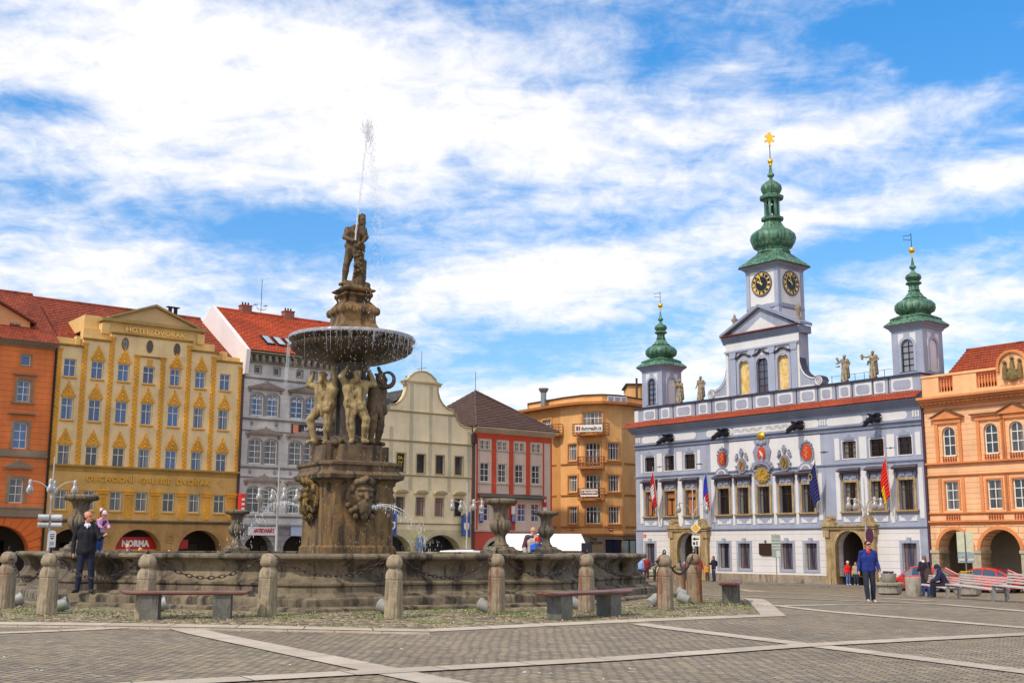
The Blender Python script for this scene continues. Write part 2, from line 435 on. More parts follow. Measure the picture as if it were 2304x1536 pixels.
# ------------------------------------------------------------------ ground
def paving_material():
    s = NT('stone_setts'); v = s.tc.outputs['Object']
    dv = s.n('ShaderNodeVectorMath'); dv.operation = 'ADD'
    nz = s.n('ShaderNodeTexNoise'); s.l(v, nz.inputs['Vector']); nz.inputs['Scale'].default_value = 1.1
    sc = s.n('ShaderNodeVectorMath'); sc.operation = 'SCALE'; s.l(nz.outputs['Color'], sc.inputs[0]); sc.inputs['Scale'].default_value = .16
    s.l(v, dv.inputs[0]); s.l(sc.outputs[0], dv.inputs[1])
    br = s.n('ShaderNodeTexBrick'); s.l(s.mp(dv.outputs[0], (1, 1, 1), (0, 0, math.radians(38))), br.inputs['Vector'])
    br.inputs['Scale'].default_value = 1; br.inputs['Brick Width'].default_value = .19; br.inputs['Row Height'].default_value = .125
    br.inputs['Mortar Size'].default_value = .014; br.inputs['Mortar Smooth'].default_value = .5; br.inputs['Bias'].default_value = 0
    br.inputs['Color1'].default_value = (*s2l((158, 142, 116)), 1); br.inputs['Color2'].default_value = (*s2l((126, 113, 96)), 1); br.inputs['Mortar'].default_value = (*s2l((52, 44, 40)), 1)
    n1 = s.noise(v, .35, 6, .6); n2 = s.noise(v, 3.0, 6, .7); n3 = s.noise(v, 30, 3, .6); n4 = s.noise(v, 1.1, 4, .6, 1.0)
    col = s.mix(1.0, br.outputs['Color'], s.m2('ADD', s.ramp(n1, .3, .7, .74, 1.16), s.ramp(n2, .3, .7, -.30, .26)), 'MULTIPLY')
    col = s.mix(s.ramp(n4, .50, .66, 0, .36), col, s2l((138, 118, 84)))
    col = s.mix(s.ramp(n3, .62, .75, 0, .35), col, s2l((170, 150, 110)))
    s.bump(s.m2('ADD', s.m2('MULTIPLY', br.outputs['Fac'], -1.0), s.m2('MULTIPLY', n2, .8)), .7, .02)
    return s.fin(col, s.ramp(n2, .3, .7, .6, .85))


def slab_material():
    s = NT('pale_granite_slab'); uv = s.tc.outputs['UV']
    br = s.n('ShaderNodeTexBrick'); s.l(uv, br.inputs['Vector']); br.inputs['Scale'].default_value = 1; br.offset = 0
    br.inputs['Brick Width'].default_value = 1.25; br.inputs['Row Height'].default_value = 3; br.inputs['Mortar Size'].default_value = .012
    br.inputs['Color1'].default_value = (*s2l((190, 176, 158)), 1); br.inputs['Color2'].default_value = (*s2l((170, 156, 140)), 1); br.inputs['Mortar'].default_value = (*s2l((70, 60, 52)), 1)
    n = s.noise(s.obj, 2.2, 7, .65); n2 = s.noise(s.obj, 40, 3, .6)
    col = s.mix(1.0, br.outputs['Color'], s.m2('ADD', s.ramp(n, .3, .7, .8, 1.08), s.ramp(n2, .3, .7, -.1, .1)), 'MULTIPLY')
    s.bump(n2, .3, .01); return s.fin(col, .75)


def cobble_material():
    s = NT('rough_cobbles'); v = s.obj
    vo = s.n('ShaderNodeTexVoronoi'); vo.feature = 'F1'; s.l(v, vo.inputs['Vector']); vo.inputs['Scale'].default_value = 6.5
    vd = s.n('ShaderNodeTexVoronoi'); vd.feature = 'DISTANCE_TO_EDGE'; s.l(v, vd.inputs['Vector']); vd.inputs['Scale'].default_value = 6.5
    sep = s.n('ShaderNodeSeparateColor'); s.l(vo.outputs['Color'], sep.inputs[0])
    base = s.mix(sep.outputs[0], s2l((96, 84, 68)), s2l((178, 160, 132)))
    n1 = s.noise(v, .8, 5, .6); n2 = s.noise(v, 9, 5, .7)
    edge = s.ramp(vd.outputs['Distance'], .0, .12, 1, 0)
    edge = s.m2('MULTIPLY', edge, 1.0, True)
    col = s.mix(edge, base, s.mix(s.ramp(n1, .46, .56), s2l((88, 74, 52)), s2l((84, 98, 36))))
    col = s.mix(s.m2('MULTIPLY', s.ramp(n1, .54, .68, 0, .6), 1.0, True), col, s2l((96, 112, 42)))
    col = s.mix(1.0, col, s.ramp(n2, .3, .7, .65, 1.3), 'MULTIPLY')
    s.bump(s.m2('ADD', s.m2('MULTIPLY', vd.outputs['Distance'], 4.0), n2), .8, .03); return s.fin(col, .9)


M_SETT, M_SLAB, M_COB = paving_material(), slab_material(), cobble_material()


def axis(a, b, c, d, step):
    v = [c+i*step for i in range(int((d-c)/step)+1)]
    lo = c; k = step
    while lo > a: k *= 1.5; lo = max(a, lo-k); v.insert(0, lo)
    hi = v[-1]; k = step
    while hi < b: k *= 1.5; hi = min(b, hi+k); v.append(hi)
    return v


gx_, gy_ = axis(-500, 500, -26, 30, 1.0), axis(-60, 900, 4, 66, 1.0)
g = MB(); nx = len(gx_)
g.add([(x, y, gz(x, y)) for y in gy_ for x in gx_], [(j*nx+i, j*nx+i+1, (j+1)*nx+i+1, (j+1)*nx+i) for j in range(len(gy_)-1) for i in range(nx-1)])
tag(g.build('ground', M_SETT, smooth=30), kind='structure')


def strip(name, pts, w, dz=.012, step=.6):
    P = []
    for a, b in zip(pts, pts[1:]):
        L = (b-a).length; n = max(1, int(L/step))
        for i in range(n): P.append(a.lerp(b, i/n))
    P.append(pts[-1]); m = MB(); dist = 0; prev = None; rows = []
    for i, p in enumerate(P):
        d = (P[min(i+1, len(P)-1)]-P[max(i-1, 0)]); d = Vector((d.x, d.y)).normalized(); nrm = Vector((-d.y, d.x))
        if prev is not None: dist += (Vector((p.x, p.y))-prev).length
        prev = Vector((p.x, p.y)); l = prev+nrm*w/2; r = prev-nrm*w/2
        rows.append(((l.x, l.y, gz(l.x, l.y)+dz), (r.x, r.y, gz(r.x, r.y)+dz), dist))
    for a, b in zip(rows, rows[1:]):
        m.face([a[1], b[1], b[0], a[0]], [(a[2], 0), (b[2], 0), (b[2], w), (a[2], w)])
    return tag(m.build(name, M_SLAB), kind='structure')


def G(l): return [gpx(x, y) for x, y in l]
def ext(p, q, a, b):
    d = Vector((q.x-p.x, q.y-p.y, 0)).normalized(); A = p-d*a; B = q+d*b
    return [A, p, q, B]


pA = G([(433, 1419), (870, 1510)]); strip('paving_strip', ext(pA[0], pA[1], .6, 4), .52, .012)
pB = G([(870, 1511), (1368, 1484), (1829, 1451), (2304, 1427)]); dl = (pB[0]-pB[1]).normalized(); dr = (pB[3]-pB[2]).normalized()
strip('paving_strip', [pB[0]+dl*8]+pB+[pB[3]+dr*8], .5, .016)
pC = G([(1403, 1397), (1829, 1452), (2304, 1511)]); strip('paving_strip', [pC[0], pC[1], pC[2], pC[2]+(pC[2]-pC[1]).normalized()*3], .45, .012)
pD = G([(0, 1424), (350, 1408)]); strip('paving_strip', ext(pD[0], pD[1], 4, .3), .42, .012)
pE = G([(1736, 1361), (2304, 1412)]); strip('paving_strip', ext(pE[0], pE[1], 0, 4), .42, .012)
pF = G([(1590, 1338), (2304, 1375)]); strip('paving_strip', ext(pF[0], pF[1], 1, 8), .42, .014)
pG_ = G([(1715, 1363), (1880, 1360), (2090, 1361)]); strip('paving_strip', pG_, .3, .010)
pH = G([(1669, 1327), (1840, 1337), (2100, 1352)]); strip('paving_strip', pH, .35, .012)
pI = G([(1640, 1322), (2304, 1352)]); strip('paving_strip', ext(pI[0], pI[1], 1, 6), .3, .012)
# kerb and pavement in front of the town hall
kb = MB(); kb.box(-9, 40, -2.9, -.001, -.02, .10); kbo = kb.build('pavement', simple('pavement_stone', (120, 112, 106), .85, var=.2, scale=3), None, (FB.P[0], FB.P[1], FB.zb), FB.a); tag(kbo, kind='structure')
kb = MB(); kb.box(-60, 34, -2.2, -.001, -.02, .10); kbo = kb.build('pavement', MATS['pavement_stone'], None, (FA.P[0], FA.P[1], FA.zb), FA.a); tag(kbo, kind='structure')

ISL = [(-1.55, 21.6), (5.55, 26.6), (6.9, 35.5), (4.5, 46), (-5, 50.5), (-16, 48), (-19.5, 36), (-17, 25.2), (-9.9, 22.9)]
def lerp_ring(poly, c, t): return [(c[0]+(x-c[0])*t, c[1]+(y-c[1])*t) for x, y in poly]
def densify(poly, step=1.0):
    out = []
    for i in range(len(poly)):
        a, b = poly[i], poly[(i+1) % len(poly)]; n = max(1, int(math.dist(a, b)/step))
        out += [(a[0]+(b[0]-a[0])*k/n, a[1]+(b[1]-a[1])*k/n) for k in range(n)]
    return out


isl = densify(ISL, .7); m = MB(); R = []
for t in [1.0, .97, .94, .9, .86, .82, .78, .74, .7, .66, .6, .5]:
    R.append([(x, y, gz(x, y)+.035) for x, y in lerp_ring(isl, (FC.x, FC.y), t)])
m.rings([list(r) for r in R], False)
tag(m.build('cobbled_ground', M_COB, smooth=40), kind='structure')
# pale border of the island (a real low kerb)
def offset_poly(poly, d):
    n = len(poly); out = []
    for i in range(n):
        a, b, c = Vector(poly[i-1]), Vector(poly[i]), Vector(poly[(i+1) % n])
        d1 = (b-a).normalized(); d2 = (c-b).normalized(); n1 = Vector((d1.y, -d1.x)); n2 = Vector((d2.y, -d2.x))
        k = n1+n2; k = k/max(k.length_squared, 1e-6)*2 if k.length > .05 else n1
        k = k.normalized()/max(k.normalized().dot(n1), .4); out.append((b.x+k.x*d, b.y+k.y*d))
    return out


_ar = sum(ISL[i-1][0]*ISL[i][1]-ISL[i][0]*ISL[i-1][1] for i in range(len(ISL)))
sgn = 1 if _ar > 0 else -1
m = MB(); o1 = offset_poly(ISL, .55*sgn); n_ = len(ISL); dist = 0
for i in range(n_):
    a, b, c, d = ISL[i], ISL[(i+1) % n_], o1[(i+1) % n_], o1[i]; L = math.dist(a, b); k = max(1, int(L/.8))
    for q in range(k):
        def lp(p, r, t): return (p[0]+(r[0]-p[0])*t, p[1]+(r[1]-p[1])*t)
        A, B, C_, D = lp(a, b, q/k), lp(a, b, (q+1)/k), lp(d, c, (q+1)/k), lp(d, c, q/k)
        z = lambda p, h=.05: (p[0], p[1], gz(*p)+h)
        m.face([z(A), z(D), z(C_), z(B)], [(dist+L*q/k, 0), (dist+L*q/k, .5), (dist+L*(q+1)/k, .5), (dist+L*(q+1)/k, 0)])
        m.face([z(D), z(D, -.05), z(C_, -.05), z(C_)], [(0, 0), (0, .1), (1, .1), (1, 0)]); m.face([z(B), z(B, 0), z(A, 0), z(A)], [(0, 0), (0, .1), (1, .1), (1, 0)])
    dist += L
tag(m.build('kerb_strip', M_SLAB), kind='structure')

# grass tufts and dry leaves on the cobbles
def scatter():
    r = random.Random(3); gr = MB(); lf = MB()
    spots = [gpx(x, y) for x, y in [(104, 1385), (60, 1380), (270, 1385), (325, 1392), (130, 1370), (600, 1392), (650, 1378), (885, 1394), (860, 1385), (1117, 1384), (1040, 1380), (1150, 1384), (1320, 1380), (1380, 1385), (1497, 1376), (1530, 1365), (1563, 1362), (1660, 1365), (1260, 1395), (480, 1390), (1440, 1372), (780, 1378), (960, 1375)]]
    for s0 in spots:
        for _ in range(110):
            x, y = s0.x+r.gauss(0, .55), s0.y+r.gauss(0, .3); h = r.uniform(.02, .07); a = r.uniform(0, 6.28); w = .012
            z = gz(x, y)+.03; dx, dy = math.cos(a)*w, math.sin(a)*w; lx, ly = r.gauss(0, .03), r.gauss(0, .03)
            if x > 5 and y < 27 or y < 22.2: continue
            gr.face([(x-dx, y-dy, z), (x+dx, y+dy, z), (x+lx, y+ly, z+h)])
    n = 0
    while n < 2600:
        x, y = r.uniform(-16, 7), r.uniform(21.8, 34)
        rr = math.hypot(x-FC.x, y-FC.y)
        inside = all((b[0]-a[0])*(y-a[1])-(b[1]-a[1])*(x-a[0]) > .1 for a, b in zip(ISL, ISL[1:]+ISL[:1])) if sgn > 0 else True
        if rr < 9.6 or not inside: continue
        n += 1; a = r.uniform(0, 6.28); w = r.uniform(.02, .055); z = gz(x, y)+.04; t = r.uniform(0, .03)
        c, s_ = math.cos(a), math.sin(a)
        lf.face([(x-c*w, y-s_*w, z), (x+s_*w*.5, y-c*w*.5, z+t), (x+c*w, y+s_*w, z+.01), (x-s_*w*.5, y+c*w*.5, z+t)], mi=r.choice((0, 0, 1, 2)))
    gm = simple('grass_blades', (92, 118, 40), .7, var=.3, scale=3)
    tag(gr.build('grass', gm), 'short green grass growing between the cobbles round the fountain', 'grass', kind='stuff')
    tag(lf.build('dry_leaves', [simple('leaf_pale', (196, 176, 130), .9, scale=20), simple('leaf_brown', (140, 100, 66), .9, scale=20), simple('leaf_grey', (178, 172, 160), .9, scale=20)]),
        'dry pale leaves and chips scattered over the rough cobbles', 'leaves', kind='stuff')


scatter()


# ------------------------------------------------------------------ facade toolkit
def wall(mb, u0, u1, z0, z1, ops=(), y=0., depth=.3, mi=0):
    """flat wall with real openings (a, b, c, d, rise); reveals run inward to y+depth"""
    zs = sorted({z0, z1, *[min(max(o[2], z0), z1) for o in ops], *[min(max(o[3], z0), z1) for o in ops]})
    for a, b in zip(zs, zs[1:]):
        if b-a < 1e-5: continue
        mid = (a+b)/2; cut = sorted([(o[0], o[1]) for o in ops if o[2] < mid < o[3]]); u = u0
        for c in cut:
            if c[0] > u+1e-5: mb.face([(u, y, a), (c[0], y, a), (c[0], y, b), (u, y, b)], mi=mi)
            u = c[1]
        if u < u1-1e-5: mb.face([(u, y, a), (u1, y, a), (u1, y, b), (u, y, b)], mi=mi)
    for o in ops:
        a, b, c, d = o[:4]; rise = o[4] if len(o) > 4 else 0; sp = d-rise
        y2 = y+depth; c2 = max(c, z0)
        mb.face([(a, y, c2), (a, y, sp), (a, y2, sp), (a, y2, c2)], mi=mi); mb.face([(b, y, c2), (b, y2, c2), (b, y2, sp), (b, y, sp)], mi=mi)
        if c > z0: mb.face([(a, y, c), (a, y2, c), (b, y2, c), (b, y, c)], mi=mi)
        if rise <= 0: mb.face([(a, y, d), (b, y, d), (b, y2, d), (a, y2, d)], mi=mi)
        else:
            n = 14; P = [((a+b)/2-(b-a)/2*math.cos(math.pi*i/n), sp+rise*math.sin(math.pi*i/n)) for i in range(n+1)]
            for p, q in zip(P, P[1:]):
                mb.face([(p[0], y, p[1]), (q[0], y, q[1]), (q[0], y, d), (p[0], y, d)], mi=mi)
                mb.face([(p[0], y, p[1]), (p[0], y2, p[1]), (q[0], y2, q[1]), (q[0], y, q[1])], mi=mi)


def arcpts(uc, hw, sp, rise, n=14): return [(uc-hw*math.cos(math.pi*i/n), sp+rise*math.sin(math.pi*i/n)) for i in range(n+1)]


def archband(mb, uc, hw, sp, rise, w, y0, y1, down=0, mi=0):
    """raised band round an arch, with straight legs of length down"""
    I = [(uc-hw, sp-down)]+arcpts(uc, hw, sp, rise)+[(uc+hw, sp-down)]; O = [(uc-hw-w, sp-down)]+arcpts(uc, hw+w, sp, rise+w)+[(uc+hw+w, sp-down)]
    for k in range(len(I)-1):
        a, b, c, d = I[k], I[k+1], O[k+1], O[k]
        mb.add([(a[0], y0, a[1]), (b[0], y0, b[1]), (c[0], y0, c[1]), (d[0], y0, d[1]), (a[0], y1, a[1]), (b[0], y1, b[1]), (c[0], y1, c[1]), (d[0], y1, d[1])],
               [(0, 1, 2, 3), (0, 4, 5, 1), (2, 6, 7, 3)]+([(0, 3, 7, 4)] if k == 0 else [])+([(1, 5, 6, 2)] if k == len(I)-2 else []), mi)


def hood(mb, uc, w, z, h, proj, kind='tri', t=.08, mi=0):
    """window head: straight, triangular or segmental, closed solid standing proud of the wall"""
    mb.box(uc-w/2, uc+w/2, -proj, .01, z, z+t, mi)
    if kind == 'tri': mb.prism([(uc-w/2-.02, z+t+.001), (uc+w/2+.02, z+t+.001), (uc+w/2+.02, z+t+.03), (uc, z+t+h), (uc-w/2-.02, z+t+.03)], -proj-.03, .01, mi)
    elif kind == 'seg':
        P = arcpts(uc, w/2, z+t+.001, h, 12); mb.prism(P[::-1], -proj-.03, .01, mi)


def roof_plane(mb, e0, e1, r1, r0, row=.3, mi=0):
    """tiled slope, every course a real overlapping step; e = eave corners, r = ridge corners"""
    e0, e1, r1, r0 = map(Vector, (e0, e1, r1, r0)); L = ((r0+r1)/2-(e0+e1)/2).length; n = max(2, int(L/row))
    nrm = (e1-e0).cross(r0-e0 if (r0-e0).length > .01 else r1-e0).normalized()
    if nrm.z < 0: nrm = -nrm
    ud = (e1-e0).normalized()
    for i in range(n):
        a, b, c, d = e0.lerp(r0, i/n), e1.lerp(r1, i/n), e1.lerp(r1, (i+1)/n), e0.lerp(r0, (i+1)/n); up = nrm*.045
        uv = [((p-e0).dot(ud), v) for p, v in ((a, i*row), (b, i*row), (c, (i+1)*row), (d, (i+1)*row))]
        mb.face([a+up, b+up, c, d], uv, mi); mb.face([a, b, b+up, a+up], [(uv[0][0], uv[0][1]), (uv[1][0], uv[1][1]), (uv[1][0], uv[1][1]+.04), (uv[0][0], uv[0][1]+.04)], mi)


class Bd:
    def __init__(s, fac, uc, name, label, cat, group=None):
        s.f = fac; s.uc = uc; p = fac.w(uc, 0, 0); s.root = empty(name, p, fac.a, label, cat, group); s.cache = {}
    def part(s, name, mb, m, parent=None, smooth=None):
        keep = ('wall', 'roof', 'arcade', 'side', 'passage', 'ornament', 'relief', 'frieze_scrolls', 'voussoirs', 'crest', 'cartouche', 'ground', 'shop')
        os_ = [q.build(name, m, parent or s.root, (0, 0, 0) if parent else (-s.uc, 0, 0), 0, smooth) for q in ([mb] if name.startswith(keep) and name != 'arcade_pier' else mb.pieces())]; return os_[0]
    def window(s, u0, u1, z0, z1, fm, pm, vb=(.5,), hb=(.64,), fw=.055, bw=.04, y=.14, rise=0, sill=None, surround=None, name='window', top=None, thick=.05, label=None):
        w, h = u1-u0, z1-z0; key = (round(w/.04), round(h/.04), fm.name, pm.name, vb, hb, fw, bw, rise, bool(sill) and sill[0].name, bool(surround) and surround[0].name, str(top))
        if key not in s.cache:
            m = MB(); hw = w/2; sp = h-rise
            def bar(a, b, c, d, yy=0, tt=thick): m.box(a, b, yy, yy+tt, c, d)
            m.box(-hw, -hw+fw, 0, thick, 0, sp); m.box(hw-fw, hw, 0, thick, 0, sp); m.box(-hw+fw, hw-fw, 0, thick, 0, fw)
            if rise: archband(m, 0, hw-fw, sp, rise-fw, fw, 0, thick)
            else: m.box(-hw+fw, hw-fw, 0, thick, h-fw, h)
            for q in vb:
                x = -hw+w*q; t = math.sqrt(max(0, 1-(x/hw)**2)) if rise else 0; m.box(x-bw/2, x+bw/2, -.012, thick-.01, fw, (sp+rise*t if rise else h)-fw)
            for q in hb: m.box(-hw+fw, hw-fw, -.006, thick-.014, h*q-bw/2, h*q+bw/2)
            fme = m.mesh('window', fm); p = MB()
            if rise: p.face([(-hw+.01, 0, 0), (hw-.01, 0, 0)]+[(a, 0, b) for a, b in arcpts(0, hw-.01, sp, rise-.01)[::-1]])
            else: p.face([(-hw+.01, 0, .01), (hw-.01, 0, .01), (hw-.01, 0, h-.01), (-hw+.01, 0, h-.01)])
            pme = p.mesh('pane', pm); sme = xme = None
            if sill:
                q = MB(); q.box(-hw-sill[1], hw+sill[1], -y-sill[2], -y+.005, -sill[3], 0)
                if len(sill) > 4: q.box(-hw-sill[1]+.04, hw+sill[1]-.04, -y-sill[2]+.05, -y+.005, -sill[3]-sill[4], -sill[3])
                sme = q.mesh('sill', sill[0])
            if surround:      # (mat, width, proj, keystone)
                q = MB(); sw, pr = surround[1], surround[2]
                if rise: archband(q, 0, hw, sp, rise, sw, -y-pr, -y+.005, down=sp)
                else:
                    q.box(-hw-sw, -hw, -y-pr, -y+.005, -(sw if len(surround) > 4 else 0), h+sw); q.box(hw, hw+sw, -y-pr, -y+.005, -(sw if len(surround) > 4 else 0), h+sw); q.box(-hw, hw, -y-pr, -y+.005, h, h+sw)
                    if len(surround) > 4: q.box(-hw, hw, -y-pr, -y+.005, -sw, 0)
                if len(surround) > 3 and surround[3]:
                    k = surround[3]; q.prism([(-k*.7, h+.01), (k*.7, h+.01), (k, h+sw+k*1.1), (-k, h+sw+k*1.1)], -y-pr-.04, -y-pr+.002)
                if top: q.M = Matrix.Translation((0, -y, 0)); hood(q, 0, top[1], h+top[2], top[3], top[4], top[0]); q.M = None
                xme = q.mesh('surround', surround[0])
            s.cache[key] = (fme, pme, sme, xme)
        fme, pme, sme, xme = s.cache[key]; o = link(name, fme, s.root, ((u0+u1)/2-s.uc, y, z0))
        link('pane', pme, o, (0, thick*.6, 0))
        if sme: link('sill', sme, o)
        if xme: link('surround', xme, o)
        if label: o['label'] = label
        return o
    def shell(s, u0, u1, z0, z1, mat, d0=.0, d1=12., front=False):
        """side and back walls"""
        m = MB(); m.face([(u0, d0, z0), (u0, d0, z1), (u0, d1, z1), (u0, d1, z0)]); m.face([(u1, d0, z0), (u1, d1, z0), (u1, d1, z1), (u1, d0, z1)])
        m.face([(u0, d1, z0), (u0, d1, z1), (u1, d1, z1), (u1, d1, z0)]); return s.part('side_wall', m, mat)
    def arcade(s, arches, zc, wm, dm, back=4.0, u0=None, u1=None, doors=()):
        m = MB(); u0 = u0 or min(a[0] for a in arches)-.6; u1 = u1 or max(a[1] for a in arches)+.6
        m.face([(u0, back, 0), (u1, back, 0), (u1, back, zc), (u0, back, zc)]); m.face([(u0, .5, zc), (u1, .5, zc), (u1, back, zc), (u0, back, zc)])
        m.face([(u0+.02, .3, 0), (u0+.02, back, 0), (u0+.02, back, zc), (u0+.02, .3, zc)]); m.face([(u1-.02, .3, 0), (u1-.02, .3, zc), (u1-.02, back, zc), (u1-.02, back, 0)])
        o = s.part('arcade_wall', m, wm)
        for (a, b, h) in doors:
            q = MB(); q.box(a, b, back-.06, back-.01, 0.05, h); d = s.part('shop_window', q, dm); 
            f = MB()
            for x in (a-.05, (a+b)/2-.02, b): f.box(x, x+.05, back-.1, back-.02, .05, h+.05)
            f.box(a+.001, b-.001, back-.1, back-.02, h, h+.05); f.box(a+.001, b-.001, back-.1, back-.02, h*.72, h*.72+.04); f.build('frame', MATS.get('shop_frame') or simple('shop_frame', (60, 56, 54), .5), d)


WHITE = simple('window_white', (226, 222, 214), .5, var=.05)
CREAMW = simple('window_cream', (222, 216, 198), .55, var=.08)
G_SKY = glass('glass_sky_reflection', (34, 74, 128), .04)  # blue of the reflected sky is put into the pane colour
G_DARK = glass('glass_dark', (38, 36, 44), .08, (120, 108, 100))
G_BLACK = glass('glass_black', (22, 18, 18), .12)
DARKIN = simple('dark_metal', (40, 34, 34), .5, .6)
T_RED = tiles('roof_tiles_old_red', (176, 80, 46), (140, 58, 34))
T_NEW = tiles('roof_tiles_orange', (214, 92, 44), (190, 74, 36), .22, .3)
T_BRN = tiles('roof_tiles_brown', (104, 74, 62), (84, 58, 50))
T_GRY = tiles('roof_slates_grey', (104, 104, 98), (84, 84, 80))
# ------------------------------------------------------------------ left row
GRP = 'town houses round the square'
def ledge(mb, u0, u1, z, h, proj, steps=2):
    for k in range(steps): mb.box(u0-.001*k, u1+.001*k, -proj*(k+1)/steps, .004+.001*k, z+h*k/steps, z+h*(k+1)/steps-.002)


def arch_imposts(mb, arches, sp): pass


# --- orange house at the far left
def orange_house():
    b = Bd(FA, -9.3, 'orange_house', 'orange town house with grey stone window heads and rounded dormer at far left', 'house', GRP)
    u0, u1 = -12.6, -6.2
    wm = plaster('orange_render', (228, 124, 64), .18, stain=(196, 120, 76), stain_amt=.5, lines=(.34, 0, .02)); gm = plaster('grey_trim', (148, 126, 104), .2)
    am = plaster('orange_rustic', (222, 112, 46), .15)
    cols = [(-11.1, -10.3), (-8.28, -7.5)]; m = MB(); ops = []
    for a, c in cols: ops += [(a, c, 4.75, 6.15), (a, c, 7.9, 9.4), (a, c, 10.65, 11.9), (a+.12, c-.1, 12.8, 13.45)]
    arches = [(-10.3, -7.0)]
    wall(m, u0, u1, 3.9, 14.0, ops, 0, .2); b.part('wall', m, wm)
    m = MB(); wall(m, u0, u1, 0, 3.899, [(-10.4, -6.95, 0, 3.45, 1.55)], -.02, .7)
    b.part('ground_floor_wall', m, am)
    m = MB()      # voussoir wedges round the arch
    uc, hw = -8.675, 1.73
    for k in range(-6, 7):
        a = math.pi/2-k*.215; 
        p = [(uc+(hw+.02)*math.cos(a+s_), 1.9+(1.55+.02)*math.sin(a+s_)) for s_ in (-.095, .095)]; L = 1.0 if k % 2 else .75
        q = [(uc+(hw+L)*math.cos(a+s_), min(3.86, 1.9+(1.55+L)*math.sin(a+s_))) for s_ in (.095, -.095)]
        m.prism([p[0], p[1], q[0], q[1]][::-1], -.07, -.018)
    b.part('voussoirs', m, am)
    b.shell(u0, u1, 0, 14.0, wm, d1=14)
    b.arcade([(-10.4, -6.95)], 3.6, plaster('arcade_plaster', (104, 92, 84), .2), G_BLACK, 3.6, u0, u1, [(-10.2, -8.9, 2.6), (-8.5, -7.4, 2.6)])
    for a, c in cols:
        b.window(a, c, 10.65, 11.9, WHITE, G_SKY, hb=(.36, .7), surround=(gm, .14, .05), sill=(gm, .25, .14, .12), top=('flat', 1.35, .32, .0, .2))
        b.window(a, c, 7.9, 9.4, WHITE, G_SKY, hb=(.34, .68), surround=(gm, .16, .06), top=('flat', 1.5, .5, .0, .26))
        b.window(a, c, 4.75, 6.15, WHITE, G_DARK, hb=(.36, .7), surround=(gm, .18, .06), top=('tri', 1.6, .55, .45, .26))
        b.window(a+.12, c-.1, 12.8, 13.45, CREAMW, G_SKY, vb=(), hb=(), surround=(gm, .06, .04, 0, 1))
    m = MB(); ledge(m, u0, u1, 7.35, .16, .14); ledge(m, u0, u1, 4.35, .2, .12); ledge(m, u0, u1, 3.9, .16, .2)
    m.box(u0, u1, -.05, .004, 7.52, 7.82); m.box(u0, u1, -.05, .004, 4.07, 4.34)
    b.part('string_course', m, gm)
    m = MB(); ledge(m, u0-.1, u1+.05, 13.9, .35, .5, 3); b.part('cornice', m, gm)
    m = MB(); roof_plane(m, (u0-.2, -.55, 14.2), (u1+.05, -.55, 14.2), (u1+.05, 6, 18.3), (u0-.2, 6, 18.3)); roof_plane(m, (u1+.05, 12.5, 14.2), (u0-.2, 12.5, 14.2), (u0-.2, 6, 18.3), (u1+.05, 6, 18.3))
    m.tube([(u0-.2, 6, 18.33), (u1, 6, 18.33)], .1, 8); b.part('roof', m, T_RED)
    # dormer
    m = MB(); a, c = -12.3, -7.5; y0 = 1.2; ax_ = -10.0
    wall(m, a, c, 14.6, 15.65, [(-8.68, -8.04, 14.74, 15.5)], y0, .2); m.prism([(a, 15.65), (c, 15.65), (ax_, 16.85)], y0, y0+.1)
    m.face([(a, y0, 14.6), (a, y0, 15.65), (a, 5.5, 15.65), (a, 5.5, 14.6)]); m.face([(c, y0, 14.6), (c, 5.5, 14.6), (c, 5.5, 15.65), (c, y0, 15.65)]); d = b.part('dormer', m, plaster('dormer_render', (226, 158, 108), .12))
    b.window(-8.68, -8.04, 14.74, 15.5, CREAMW, G_SKY, y=y0+.1, hb=(.5,))
    m = MB(); 
    for s_, t in (((a-.25, 15.6), (ax_, 17.0)), ((ax_, 17.0), (c+.3, 15.6))):
        m.face([(s_[0], y0-.3, s_[1]), (t[0], y0-.3, t[1]), (t[0], 7, t[1]), (s_[0], 7, s_[1])]); m.face([(s_[0], y0-.3, s_[1]-.12), (t[0], y0-.3, t[1]-.12), (t[0], y0-.3, t[1]), (s_[0], y0-.3, s_[1])])
        m.face([(s_[0], y0-.3, s_[1]-.12), (s_[0], 7, s_[1]-.12), (t[0], 7, t[1]-.12), (t[0], y0-.3, t[1]-.12)])
    m.build('dormer_roof', T_RED, d)
    m = MB(); m.tube([(u1-.02, -.12, 14), (u1-.02, -.12, .1)], .07); b.part('drainpipe', m, DARKIN)
    lettering('ount Kitmer', .34, WHITE, b.root, (-9.35+9.3-.9, 1.2, 2.75), name='arcade_lettering', depth=.03)
    return b


